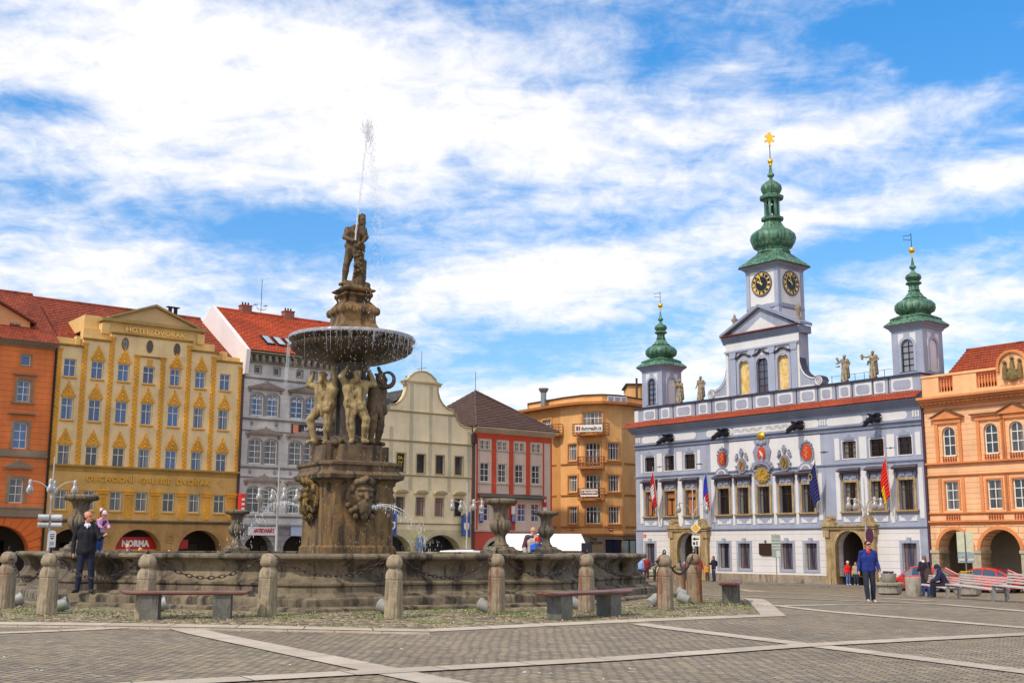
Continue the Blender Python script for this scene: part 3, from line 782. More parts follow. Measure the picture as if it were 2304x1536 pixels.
# --- yellow hotel
def hotel():
    b = Bd(FA, -.1, 'yellow_hotel', 'tall beige and ochre hotel with stepped gable and triangular window ornaments', 'hotel', GRP)
    u0, u1 = -6.15, 5.9; Cx = -.42
    wm = plaster('hotel_beige', (234, 202, 150), .15, stain=(188, 160, 104), stain_amt=.4); om = plaster('hotel_ochre', (222, 160, 56), .2, .8, stain=(168, 118, 40), stain_amt=.7, stain_scale=3)
    ym = plaster('hotel_yellow', (214, 168, 96), .2, stain=(150, 118, 66), stain_amt=.5)
    cols = [-5.32, -3.67, -2.03, -.43, 1.31, 3.0, 4.7]; hw = .37
    rows = [(4.42, 5.6), (7.05, 8.27), (9.78, 11.12), (12.38, 13.48)]
    ops = [(c-hw, c+hw, a, d) for c in cols for a, d in rows[1:]]
    m = MB(); wall(m, u0, u1, 6.95, 13.9, ops, 0, .2)
    steps = [(u0, -4.62, 14.35), (-4.62, -2.95, 14.85), (-2.95, 2.28, 15.4), (2.28, 4.02, 14.85), (4.02, u1, 14.35)]
    for a, c, h in steps:
        wall(m, a, c, 13.9, h, (), 0, .2)
        m.face([(a, 0, h), (c, 0, h), (c, .5, h), (a, .5, h)]); m.face([(a, 0, 13.9), (a, 0, h), (a, .5, h), (a, .5, 13.9)]); m.face([(c, 0, 13.9), (c, .5, 13.9), (c, .5, h), (c, 0, h)])
    b.part('wall', m, wm)
    m = MB(); wall(m, u0, u1, 3.7, 6.949, [(c-hw, c+hw, *rows[0]) for c in cols], 0, .2); b.part('first_floor_wall', m, ym)
    m = MB(); arches = [(-5.9, -3.0), (-1.93, .98), (2.05, 4.95)]; wall(m, u0, u1, 0, 3.699, [(a, c, 0, 3.33, 1.36) for a, c in arches], -.03, .8); b.part('arcade_front', m, plaster('hotel_arcade', (184, 142, 84), .25, stain=(140, 110, 74), stain_amt=.6))
    m = MB()
    for a, c in arches: archband(m, (a+c)/2, (c-a)/2, 1.97, 1.36, .13, -.07, -.025, down=1.9)
    for c in (-2.47, 1.5): m.torus((c, -.05, 2.75), .22, .035, (0, 1, 0)); m.ball((c, -.04, 2.75), (.1, .03, .1), 8, 6)
    b.part('arch_moulding', m, plaster('hotel_mould', (176, 136, 84), .2))
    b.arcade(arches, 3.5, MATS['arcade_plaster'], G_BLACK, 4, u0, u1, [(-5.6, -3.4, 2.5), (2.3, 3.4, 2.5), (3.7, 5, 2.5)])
    b.shell(u0, u1, 0, 13.8, wm, d1=14.5)
    for i, c in enumerate(cols):
        for k, (a, d) in enumerate(rows):
            b.window(c-hw, c+hw, a, d, CREAMW, (G_SKY if k > 1 else (G_SKY if (k == 1 and i > 2) else G_DARK)), hb=(.64,), sill=(om, .06, .1, .07, .05))
            if k == 0: continue
            if k == 3 and i in (0, 6): continue
            if k == 3 and i == 3:
                m = MB(); m.box(c-.17, c+.17, -.05, .003, d+.04, 13.9); b.part('ornament', m, om); continue
            m = MB(); z = d+.03; n = 4          # stepped triangular ornament with knobs
            W0 = hw+.06
            for q in range(n): m.box(c-W0*(1-q/n), c+W0*(1-q/n), -.045-.002*q, .002, z+q*.2, z+(q+1)*.2-.001)
            m.box(c-.05, c+.05, -.05, .002, z+n*.2, z+n*.2+.16)
            for q in range(n):
                for s_ in (-1, 1): m.ball((c+s_*W0*(1-q/n)*.86, -.06, z+q*.2+.1), (.055, .04, .06), 6, 4)
            for q in range(3): m.ball((c, -.06, z+.12+q*.24), (.06, .05, .07), 6, 4)
            b.part('ornament', m, om)
    for c in (-2.06, -.49, 1.3):
        q = MB(); E_ = [(c+.19*math.cos(t), 14.74+.38*math.sin(t)) for t in [2*math.pi*k/24 for k in range(24)]]; q.tube([(x, -.02, z) for x, z in E_+E_[:1]], .035, 6); q.box(c-.012, c+.012, -.03, -.004, 14.4, 15.1); q.box(c-.17, c+.17, -.03, -.004, 14.73, 14.76); ow = b.part('oval_window', q, simple('oval_frame', (120, 96, 60), .7))
        q = MB(); q.prism(E_, -.008, .0); q.build('pane', G_BLACK, ow)
    strips = [(-6.0, 13.95), (-4.5, 14.45), (-2.86, 15.0), (-1.24, 13.95), (.44, 13.95), (2.15, 15.0), (3.85, 14.45), (5.76, 13.95)]
    r = random.Random(5)
    for c, h in strips:
        m = MB(); w = .15; m.box(c-w, c+w, -.05, .003, 7.12, h)
        z = 7.2
        while z < h-.15:
            m.ball((c+(-.07 if int(z*7.7) % 2 else .07), -.06, z), (.055, .035, .055), 6, 4); z += .13
        m.box(c-w-.05, c+w+.05, -.08, .003, h, h+.12); b.part('pilaster', m, om)
    m = MB()
    for a, c, h in steps: ledge(m, a-(.06 if h > 14.4 else 0), c+(.06 if h > 14.4 else 0), h-.12, .14, .14)
    ledge(m, -1.45, .65, 14.02, .1, .12)
    ledge(m, u0, u1, 6.92, .2, .22); m.box(u0, u1, -.06, .002, 6.75, 6.91)
    b.part('string_course', m, plaster('hotel_course', (178, 138, 66), .25))
    m = MB(); ledge(m, u0, u1, 3.68, .2, .2, 3); b.part('lower_cornice', m, plaster('hotel_course2', (122, 100, 78), .3))
    # capitals + relief panels between first-floor windows
    mids = [(cols[i]+cols[i+1])/2 for i in range(6)]+[5.5]
    for c in mids:
        m = MB(); w = .32; m.box(c-w, c+w, -.1, .002, 5.42, 5.6); m.box(c-w-.05, c+w+.05, -.15, .002, 5.6, 5.72); m.prism([(c-.1, 5.72), (c+.1, 5.72), (c, 5.82)], -.12, .002)
        m.box(c-.19, c+.19, -.03, .002, 3.95, 5.38); z = 4.02
        while z < 5.32:
            for x in (-.11, 0, .11): m.ball((c+x+r.uniform(-.02, .02), -.035, z+r.uniform(-.02, .02)), (.05, .03, .05), 6, 4)
            z += .12
        b.part('relief_panel', m, om)
    gold = simple('sign_gold', (214, 162, 52), .5, var=.15)
    for body, z, w_, u, sz in (('OBCHODNÍ  GALERIE  DVOŘÁK', 6.3, 7.95, .1, .46), ('HOTEL  DVORAK', 15.72, 3.9, .05, .42)):
        lettering(body, sz, gold if z < 10 else simple('sign_pale_gold', (236, 196, 110), .5), b.root, (u-b.uc-.1, -.05 if z < 10 else .27, z), name='facade_lettering', depth=.08, bold=.012, width=w_)
    # attic, pediment
    m = MB(); y = .35
    m.box(-4.55, -2.9, y, y+.6, 14.8, 15.55); m.box(2.3, 4.0, y, y+.6, 14.8, 15.4); m.box(-6.1, -4.6, y, y+.5, 14.3, 14.8); m.box(4.05, u1, y, y+.5, 14.3, 14.7)
    m.box(-3.3, 3.0, y-.02, y+.5, 15.35, 16.1); m.box(-3.5, -3.02, y-.18, y+.45, 15.3, 15.95); m.box(2.72, 3.2, y-.18, y+.45, 15.3, 15.95)
    m.box(-6.1+1.1, -4.75, y-.15, y+.3, 14.3, 14.95); m.box(4.5, 4.85, y-.15, y+.3, 14.3, 15.0)
    m.box(-4.4, -3.4, y+.5, 5.0, 15.5, 16.45)
    b.part('attic', m, plaster('hotel_attic', (222, 184, 118), .15))
    m = MB(); m.prism([(-3.0, 16.32), (2.75, 16.32), (-.13, 17.4)], y+.1, y+1.0); b.part('pediment', m, plaster('hotel_ped', (206, 172, 124), .12))
    m = MB(); m.box(-3.55, 3.25, y-.3, y+1.0, 16.1, 16.3)
    for (p, q) in (((-3.1, 16.3), (-.13, 17.42)), ((-.13, 17.42), (2.85, 16.3))):
        m.add([(p[0], y-.15, p[1]), (q[0], y-.15, q[1]), (q[0], y-.15, q[1]+.14), (p[0], y-.15, p[1]+.14), (p[0], y+1.1, p[1]), (q[0], y+1.1, q[1]), (q[0], y+1.1, q[1]+.14), (p[0], y+1.1, p[1]+.14)], [(0, 1, 2, 3), (0, 4, 5, 1), (2, 6, 7, 3), (4, 7, 6, 5), (0, 3, 7, 4), (1, 5, 6, 2)])
    b.part('pediment_cornice', m, plaster('hotel_pcor', (170, 140, 84), .2))
    m = MB(); roof_plane(m, (u0, .4, 14.2), (u1+.0, .4, 14.2), (u1, 7.5, 18.45), (u0, 7.5, 18.45)); roof_plane(m, (u1, 14.5, 14.2), (u0, 14.5, 14.2), (u0, 7.5, 18.45), (u1, 7.5, 18.45)); m.tube([(u0, 7.5, 18.48), (u1, 7.5, 18.48)], .1, 8)
    b.part('roof', m, T_RED)
    m = MB()
    for x in (u0-.12, u0+.0):
        pass
    m.prism([(0, 0), (1, 0), (1, 1)], 0, .001) if False else None
    m.add([(u0-.1, .3, 14.1), (u0-.1, 7.5, 18.4), (u0-.1, 14.6, 14.1), (u0+.18, .3, 14.1), (u0+.18, 7.5, 18.4), (u0+.18, 14.6, 14.1), (u0-.1, .3, 14.5), (u0-.1, 7.5, 18.8), (u0-.1, 14.6, 14.5), (u0+.18, .3, 14.5), (u0+.18, 7.5, 18.8), (u0+.18, 14.6, 14.5), (u0-.1, .3, 13.0), (u0-.1, 14.6, 13.0)],
          [(0, 1, 7, 6), (1, 2, 8, 7), (3, 9, 10, 4), (4, 10, 11, 5), (6, 7, 10, 9), (7, 8, 11, 10), (0, 6, 9, 3), (0, 12, 13, 2, 1)])
    b.part('gable_wall', m, plaster('gable_cream', (226, 206, 170), .12))
    m = MB()
    for x in (3.5, 3.9): m.tube([(x, 7.2, 18.2), (x, 7.2, 18.95)], .14, 8); m.box(x-.25, x+.25, 7, 7.4, 18.95, 19.0)
    b.part('chimney', m, DARKIN)
    m = MB(); m.tube([(u1+.0, -.1, 14.0), (u1+.0, -.1, .1)], .09); b.part('drainpipe', m, simple('pipe_brown', (58, 32, 30), .6))
    return b


# --- grey house with the orange roof
def grey_house():
    b = Bd(FA, 10.6, 'grey_house', 'weathered grey house with bright orange tiled roof and pedimented paired windows', 'house', GRP)
    u0, u1 = 5.95, 15.3
    wm = plaster('grey_render', (212, 206, 202), .22, stain=(176, 150, 130), stain_amt=.75, stain_scale=.8, lines=(.42, 0, .012)); tm = plaster('grey_render_trim', (150, 142, 138), .25, stain=(120, 108, 100), stain_amt=.6)
    pairs = [7.6, 10.55, 13.5]; ops = []; W = []
    for c in pairs:
        for a, d in ((-1.03, -.1), (.1, 1.03)):
            for z0, z1, rs in ((10.92, 12.42, .22), (7.72, 9.35, .22), (4.52, 6.18, .25)): ops.append((c+a, c+d, z0, z1, rs)); W.append((c+a, c+d, z0, z1, rs))
    small = [7.0, 8.4, 10.1, 11.2, 12.8, 14.2]; ops += [(c-.22, c+.22, 13.75, 14.25) for c in small]
    m = MB(); wall(m, u0, u1, 3.55, 14.9, ops, 0, .22); b.part('wall', m, wm)
    arches = [(6.5, 8.6), (9.3, 11.4), (12.2, 14.3)]
    m = MB(); wall(m, u0, u1, 0, 3.549, [(a, c, 0, 3.12, 1.05) for a, c in arches], -.05, .8); b.part('arcade_front', m, plaster('grey_stonework', (158, 152, 154), .3, .6, lines=(.38, 0, .03), joints=.75))
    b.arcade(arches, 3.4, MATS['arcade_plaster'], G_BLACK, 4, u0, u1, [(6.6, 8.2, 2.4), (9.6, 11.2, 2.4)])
    for (a, d, z0, z1, rs) in W: b.window(a, d, z0, z1, WHITE, G_SKY if z0 > 10 else G_DARK, rise=rs, vb=(.5,), hb=(.38, .56, .74) if z0 < 7 else (.25, .5, .75), fw=.06, y=.1, surround=(tm, .07, .05))
    for c in small: b.window(c-.22, c+.22, 13.75, 14.25, CREAMW, G_BLACK, vb=(), hb=(), surround=(tm, .06, .03, 0, 1))
    m = MB()
    for c in pairs:
        for z in (12.68, 9.62, 6.5): hood(m, c, 2.55, z, .38, .3, 'tri', .1); m.ball((c, -.3, z+.5), (.1, .06, .1), 8, 6); m.box(c-1.2, c-1.05, -.12, .002, z-.22, z); m.box(c+1.05, c+1.2, -.12, .002, z-.22, z)
    b.part('window_pediments', m, plaster('grey_ped', (150, 134, 124), .3))
    m = MB()
    for z, h, p in ((13.35, .12, .1), (10.6, .14, .12), (9.85, .1, .08), (7.4, .14, .12), (6.78, .1, .08), (4.2, .14, .14), (3.55, .22, .25)): ledge(m, u0, u1, z, h, p)
    r = random.Random(2)
    for c in pairs:
        for dx in (-.9, .9):
            for z in (10.45, 7.25): m.ball((c+dx, -.06, z-.05), (.1, .07, .16), 8, 6)
    b.part('string_course', m, tm)
    m = MB(); ledge(m, u0, u1, 14.95, .2, .62, 2); m.box(u0, u1, -.1, .003, 14.42, 14.55)
    x = u0+.15
    while x < u1: m.box(x, x+.16, -.5, .002, 14.58, 14.94); x += .48
    b.part('cornice', m, plaster('grey_cornice', (150, 140, 124), .3))
    b.shell(u0, u1, 0, 14.95, wm, d1=11)
    m = MB(); ye, yr, ze, zr = -.65, 5.4, 15.2, 18.95
    roof_plane(m, (u0+.1, ye, ze), (u1, ye, ze), (u1, yr, zr), (u0+.1, yr, zr), .26); roof_plane(m, (u1, 11.5, ze), (u0+.1, 11.5, ze), (u0+.1, yr, zr), (u1, yr, zr), .3); m.tube([(u0+.1, yr, zr+.03), (u1, yr, zr+.03)], .1, 8)
    b.part('roof', m, T_NEW)
    sl = (zr-ze)/(yr-ye)
    for i, x in enumerate((7.75, 8.6, 9.45)):
        m = MB(); 
        def rp(u, y, up=.0): return (u, y-up*sl*.7, ze+(y-ye)*sl+up)
        y0, y1 = .3, 1.55
        A = [rp(x, y0, .12), rp(x+.6, y0, .12), rp(x+.6, y1, .12), rp(x, y1, .12)]; B = [rp(x, y0, .0), rp(x+.6, y0, .0), rp(x+.6, y1, .0), rp(x, y1, .0)]
        m.add(A+B, [(0, 1, 2, 3), (0, 4, 5, 1), (1, 5, 6, 2), (2, 6, 7, 3), (3, 7, 4, 0)]); f = b.part('skylight', m, DARKIN)
        q = MB(); q.face([rp(x+.07, y0+.1, .13), rp(x+.53, y0+.1, .13), rp(x+.53, y1-.1, .13), rp(x+.07, y1-.1, .13)]); q.build('pane', glass('skylight_glass', (150, 165, 185), .05), f)
    m = MB(); gp = [(u0+.0, ye+.2, ze-1.6), (u0, ye, ze), (u0, yr, zr+.15), (u0, 11.4, ze), (u0, 11.4, 12)]
    n = len(gp); m.add([(x+dx, y, z) for dx in (-.12, .16) for x, y, z in gp], [tuple(range(n))[::-1], tuple(range(n, 2*n))]+[(i, (i+1) % n, (i+1) % n+n, i+n) for i in range(n)]); b.part('gable_wall', m, plaster('gable_white', (232, 222, 220), .06))
    for x in (8.0, 11.4):
        m = MB(); m.box(x, x+.75, yr-.3, yr+.3, zr-.4, zr+.42); m.box(x-.04, x+.79, yr-.34, yr+.34, zr+.42, zr+.5); c = b.part('chimney', m, stone('chimney_brick', (160, 100, 80), (130, 82, 66), scale=2))
        q = MB(); [q.tube([(x+.15+k*.22, yr, zr+.5), (x+.15+k*.22, yr, zr+.72)], .06, 8) for k in range(3)]; q.build('chimney_pots', DARKIN, c)
    m = MB(); ux = 9.6; m.tube([(ux, yr, zr), (ux, yr, zr+2.6)], .02, 6); m.tube([(ux-.35, yr, zr+.55), (ux-.25, yr, zr+.35), (ux+.3, yr, zr+.35), (ux+.42, yr, zr+.5)], .02, 6)
    for dx in (-.35, -.5, .42, .3): m.tube([(ux+dx-.12, yr, zr+.62), (ux+dx+.1, yr, zr+.72)], .025, 6)
    b.part('antenna', m, DARKIN)
    # sign boards
    sb = MB(); sb.box(-1.02, 1.02, -.1, 0, -.28, .28); s1 = sb.build('shop_sign', simple('sign_white', (222, 216, 214), .5), None, FA.w(7.72, -.08, 3.33), FA.a); tag(s1, 'white shop sign with red antiquarian lettering over an arch of the grey house', 'sign')
    lettering('ANTIKVARIÁT', .36, simple('sign_red', (190, 30, 40), .5), s1, (.1, -.115, 0), bold=.012, width=1.5)
    sb = MB(); sb.box(-1.3, 1.3, -.12, 0, -.32, .32); s1 = sb.build('shop_sign', simple('sign_black', (34, 24, 32), .5), None, FA.w(10.9, -.06, 10.2), FA.a); tag(s1, 'black name board hanging below the upper windows of the grey house', 'sign')
    lettering('LIBURNIA', .25, WHITE, s1, (.35, -.13, .05), bold=.012, width=1.55)
    q = MB(); q.box(-1.24, -.85, -.135, -.121, -.28, .28); q.build('coloured_strip', simple('sign_orange', (214, 130, 90), .5), s1)
    sb = MB(); sb.box(-.55, .55, -.1, 0, -.42, .42); s1 = sb.build('shop_sign', simple('sign_blue_grey', (170, 180, 204), .5), None, FA.w(10.35, -.08, 3.45), FA.a); tag(s1, 'pale blue sign board beside the fountain column on the grey house', 'sign')
    m = MB(); m.box(-.16, .16, -.5, 0, -.75, .75); s1 = m.build('hanging_sign', simple('sign_red2', (214, 50, 48), .5), None, FA.w(6.05, -.12, 4.95), FA.a); tag(s1, 'narrow red vertical shop sign between hotel and grey house', 'sign')
    q = MB(); [q.box(-.1, .1, -.52, -.501, -.6+k*.3, -.45+k*.3) for k in range(4)]; q.build('white_marks', WHITE, s1)
    for c, t, z in ((7.6-.56, 'A Z', 12.1), (7.6+.56, 'E P', 12.1), (10.55-.56, 'P E', 12.1), (10.55+.56, 'Í D', 12.1)):
        lettering(t, .26, WHITE, b.root, (c-b.uc, .09, z), name='window_lettering', depth=.01, bold=.004, width=.6)
    return b


# --- cream house with the curved gable
def cream_house():
    b = Bd(FA, 20.1, 'cream_house', 'pale cream house with curved baroque gable and dark small windows', 'house', GRP)
    u0, u1 = 15.3, 24.78; c0 = 20.2
    wm = plaster('cream_render', (232, 214, 178), .12, stain=(196, 182, 140), stain_amt=.5); tm = plaster('cream_trim', (176, 160, 124), .2); pm = plaster('cream_pilaster', (196, 186, 156), .15)
    cols = [16.75, 18.45, 20.18, 21.86, 23.58]; ops = [(c-.36, c+.36, 7.66, 9.0) for c in cols]+[(c-.36, c+.36, 4.6, 5.86) for c in cols]
    m = MB(); wall(m, u0, u1, 3.55, 10.9, ops, 0, .25)
    half = [(4.58, 10.9), (4.56, 11.2), (3.9, 11.2), (3.45, 11.4), (3.15, 11.75), (3.05, 12.15), (2.85, 12.2), (2.85, 12.42), (2.3, 12.5), (1.85, 12.8), (1.55, 13.2), (1.38, 13.7), (1.4, 14.05), (1.6, 14.1), (1.6, 14.3), (1.25, 14.4), (1.1, 14.65), (.7, 14.95), (.3, 15.1), (0, 15.12)]
    poly = [(c0+x, z) for x, z in half]+[(c0-x, z) for x, z in half[::-1][1:]]; m.prism(poly, 0, .45); b.part('wall', m, wm)
    m = MB(); O = [(c0+x, z) for x, z in half]+[(c0-x, z) for x, z in half[::-1][1:]]
    m.tube([(x, -.02, z+.03) for x, z in O[1:-1]], .07, 6); m.box(c0-1.7, c0+1.7, -.18, .5, 14.25, 14.36)
    for dx in (-.5, 0, .5, 1.3, -1.3): m.ball((c0+dx, .2, 15.05-.5*abs(dx)*.6), (.08, .08, .12), 8, 6)
    b.part('gable_coping', m, plaster('coping_cream', (190, 172, 128), .25))
    m = MB(); 
    for c, z1 in ((15.6, 10.9), (17.6, 10.9), (19.3, 14.1), (20.98, 14.1), (22.72, 12.1), (24.5, 10.9)): m.box(c-.14, c+.14, -.03, .002, 6.4 if c > 0 else 4, z1)
    b.part('painted_pilasters', m, pm)
    m = MB(); ledge(m, c0-3.05, c0+3.0, 12.0, .12, .12); ledge(m, u0, u1, 9.85, .12, .14); ledge(m, u0, u1, 7.38, .12, .1); ledge(m, u0, u1, 3.95, .1, .08); b.part('string_course', m, tm)
    arches = [(16.3, 19.5), (20.35, 23.85)]
    m = MB(); wall(m, u0, u1, 0, 3.549, [(a, c, 0, 3.22, 1.45) for a, c in arches], -.03, .8); b.part('arcade_front', m, plaster('cream_arcade', (204, 190, 142), .15))
    m = MB(); [archband(m, (a+c)/2, (c-a)/2, 1.77, 1.45, .22, -.07, -.025, down=1.7) for a, c in arches]; b.part('arch_moulding', m, plaster('cream_mould', (190, 180, 158), .15))
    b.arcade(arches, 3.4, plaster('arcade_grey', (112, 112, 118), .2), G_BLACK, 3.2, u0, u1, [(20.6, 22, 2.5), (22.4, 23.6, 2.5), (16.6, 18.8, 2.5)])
    lettering('Café', .5, WHITE, b.root, (22.0-b.uc, 1.5, 2.75), name='arcade_lettering', depth=.02)
    bz = glass('blind_red', (130, 86, 84), .3)
    for i, c in enumerate(cols):
        b.window(c-.36, c+.36, 7.66, 9.0, simple('window_brown', (92, 78, 70), .6), G_BLACK, vb=(), hb=(), fw=.04, surround=(tm, .08, .04, 0, 1))
        b.window(c-.36, c+.36, 4.6, 5.86, simple('window_brown', (92, 78, 70), .6), bz if i in (2, 3) else G_DARK, vb=(), hb=(.8,), fw=.04, y=.1, surround=(tm, .06, .03, 0, 1), top=('seg', 1.1, .28, .18, .3))
    for t, z in (('EA', 8.68), ('TY', 8.3)): lettering(t, .34, simple('letter_yellow', (214, 190, 40), .5), b.root, (18.45-b.uc, .09, z), name='window_lettering', depth=.01, bold=.006)
    b.shell(u0, u1, 0, 10.9, wm, d1=14)
    m = MB(); m.face([(c0, .4, 14.0), (c0, 14, 14.0), (u1, 14, 10.9), (u1, .4, 10.9)]); roof_plane(m, (u0, 14, 10.9), (u0, .46, 10.9), (c0-.3, .46, 14.0), (c0-.3, 14, 14.0)); roof_plane(m, (u1, .46, 10.9), (u1, 14, 10.9), (c0+.3, 14, 14.0), (c0+.3, .46, 14.0))
    b.part('roof', m, T_GRY)
    m = MB(); m.tube([(c0+.1, .3, 15), (c0+.1, .3, 16.7)], .018, 6); m.tube([(c0-.3, .3, 15.3), (c0+.5, .3, 15.5)], .02, 6); b.part('antenna', m, DARKIN)
    m = MB(); m.box(-.28, .28, -.16, 0, -.35, .35); l = m.build('lantern', simple('lantern_blue', (110, 130, 160), .5), None, FA.w(20.05, -.15, 2.55), FA.a); tag(l, 'blue grey wall figure between the arches of the cream house', 'ornament')
    q = MB(); q.tube([(0, -.1, -.3), (0, -.1, -1.9)], [.14, .2], 8); q.ball((0, -.12, .45), .2, 10, 8); q.build('shaft', MATS['lantern_blue'], l, smooth=50)
    return b


# --- red and pink house with the hipped roof
def pink_house():
    b = Bd(FA, 28.7, 'pink_house', 'pale pink house with red vertical panels and brown hipped roof', 'house', GRP)
    u0, u1 = 24.9, 32.65
    wm = plaster('pink_render', (214, 190, 174), .1); rm = plaster('red_panel', (206, 76, 46), .14); tm = plaster('pink_trim2', (190, 176, 164), .15)
    cols = [26.02, 27.7, 29.38, 31.05]; ops = []
    for c in cols: ops += [(c-.42, c-.06, 9.72, 10.35), (c+.06, c+.42, 9.72, 10.35), (c-.42, c+.42, 7.25, 8.67)]
    lw = [(25.55, 26.4), (27.1, 27.95), (29.22, 30.05), (30.55, 31.4)]; ops += [(a, c, 4.3, 5.7) for a, c in lw]
    m = MB(); wall(m, u0, u1, 3.5, 10.95, ops, 0, .22); b.part('wall', m, wm)
    m = MB()
    for c, w in ((26.86, .2), (28.54, .2), (30.21, .19)): m.box(c-w, c+w, -.05, .002, 6.35, 10.5)
    for c in (25.28, 31.78): m.box(c-.06, c+.06, -.05, .002, 3.6, 10.5)
    m.box(u0+.05, u0+.14, -.05, .002, 3.6, 10.9); m.box(u1-.14, u1-.02, -.05, .002, 3.6, 10.5); m.box(u0+.05, u1-.02, -.06, .002, 10.52, 10.93); m.box(28.3, 28.95, -.05, .002, 3.6, 5.95)
    b.part('red_panels', m, rm)
    m = MB(); [m.box(c-.62, c+.62, -.1, .002, z, z+.07) for c in cols for z in (9.62, 7.08)]; m.box(u0, u1, -.1, .002, 3.5, 3.62)
    [m.box(c-.55, c-.5, -.04, .002, 6.5, 10.5) or m.box(c+.5, c+.55, -.04, .002, 6.5, 10.5) for c in cols]; b.part('trim', m, tm)
    m = MB(); m.add([(25.35, -.55, 6.1), (31.6, -.55, 6.1), (31.6, 0, 6.38), (25.35, 0, 6.38), (25.35, -.55, 6.04), (31.6, -.55, 6.04), (31.6, 0, 6.04), (25.35, 0, 6.04)], [(0, 1, 2, 3), (4, 5, 1, 0), (7, 6, 5, 4), (0, 3, 7, 4), (1, 5, 6, 2)]); b.part('canopy', m, T_GRY)
    m = MB(); ledge(m, u0-.05, u1+.15, 10.94, .42, .6, 4); b.part('cornice', m, plaster('pink_cornice', (200, 178, 150), .15))
    m = MB(); wall(m, u0, u1, 0, 3.499, [(26.0, 28.6, 0, 2.9, 1.2), (29.3, 31.9, 0, 2.9, 1.2)], -.02, .7); b.part('arcade_front', m, plaster('red_ground', (196, 84, 70), .18))
    m = MB(); [archband(m, c, 1.3, 1.7, 1.2, .24, -.06, -.015, down=1.7) for c in (27.3, 30.6)]; b.part('arch_moulding', m, tm)
    b.arcade([(26, 28.6)], 3.3, MATS['arcade_grey'], G_BLACK, 3, u0, u1, [(26.4, 28.2, 2.4)])
    for c in cols:
        for a, d in ((c-.42, c-.06), (c+.06, c+.42)): b.window(a, d, 9.72, 10.35, WHITE, G_DARK, vb=(.5,), hb=(.5,), fw=.035, bw=.03, y=.1)
        b.window(c-.42, c+.42, 7.25, 8.67, WHITE, G_DARK, vb=(.5,), hb=(.33, .66), y=.1)
    bl = glass('blind_blue', (46, 60, 130), .2)
    for a, d in lw:
        w = b.window(a, d, 4.3, 5.7, WHITE, bl, vb=(.5,), hb=(.35, .68), y=.1)
        q = MB(); q.box(-(d-a)/2+.06, (d-a)/2-.06, -.005, .02, 1.2, 1.34); q.build('red_blind', simple('blind_strip', (200, 50, 60), .6), w)
    b.shell(u0, u1, 0, 10.95, wm, d1=10.5)
    m = MB(); z0, z1, A = 11.38, 15.0, (29.0, 5.4); a, c, y0, y1 = u0-.2, u1+.3, -.65, 11.2
    L, Rr = (28.9, 5.3, z1), (29.1, 5.5, z1)
    roof_plane(m, (a, y0, z0), (c, y0, z0), Rr, L, .3); roof_plane(m, (c, y0, z0), (c, y1, z0), Rr, Rr, .3); roof_plane(m, (c, y1, z0), (a, y1, z0), L, Rr, .3); roof_plane(m, (a, y1, z0), (a, y0, z0), L, L, .3)
    for p in ((a, y0, z0), (c, y0, z0)): m.tube([p, L], .08, 6)
    b.part('roof', m, T_BRN)
    m = MB(); m.tube([(29, 5.4, z1), (29, 5.4, z1+1.6)], .02, 6); b.part('lightning_rod', m, DARKIN)
    m = MB(); m.tube([(u0, -.12, 10.9), (u0, -.12, .1)], .09); m.box(u0-.2, u0+.12, -.32, -.02, 10.05, 10.75); b.part('drainpipe', m, simple('pipe_brown', (58, 32, 30), .6))
    red, wh, bu = simple('banner_red', (200, 40, 40), .7), WHITE, simple('banner_blue', (50, 50, 140), .7)
    for i, (x, t) in enumerate(((25.55, 'beside the left drainpipe'), (28.62, 'behind the large urn'), (31.75, 'above the small urn'))):
        m = MB(); m.box(-.17, .17, -.03, 0, .1, .95, 0); m.box(-.17, .17, -.03, 0, -.5, .0995, 1); m.box(-.17, .17, -.03, 0, -1.2, -.5005, 2); m.ball((0, -.05, .62), (.12, .04, .16), 8, 6, 1)
        for q in range(5): m.box(-.12, .12, -.035, -.0305, -.62-q*.1, -.585-q*.1, 1)
        o = m.build('hanging_banner', [red, wh, bu], None, FA.w(x, -.2, 5.35), FA.a); tag(o, 'narrow red white and blue banner on the pink house '+t, 'banner', 'narrow banners on the pink house')
    return b


orange_house(); hotel(); grey_house(); cream_house(); pink_house()
s1 = MB(); s1.box(-1.7, 1.7, -.08, 0, -.5, .44, 0); s1.box(-1.7, 1.7, -.085, -.0805, -.5, -.3, 1)
o = s1.build('shop_sign', [simple('norma_red', (196, 22, 20), .45), simple('norma_orange', (240, 150, 40), .45)], None, FA.w(-.47, .95, 2.43), FA.a); tag(o, 'red shop fascia with big white letters inside the middle hotel arch', 'sign')
lettering('NORMA', .52, simple('norma_white', (250, 246, 240), .4), o, (.12, -.1, .03), bold=.03, width=1.75)
s1 = MB(); s1.box(-.5, .5, -.08, 0, -.28, .28, 0); o = s1.build('shop_sign', MATS['norma_red'], None, FA.w(2.6, 1.0, 2.45), FA.a); tag(o, 'small red shop sign at the left inside the right hotel arch', 'sign')
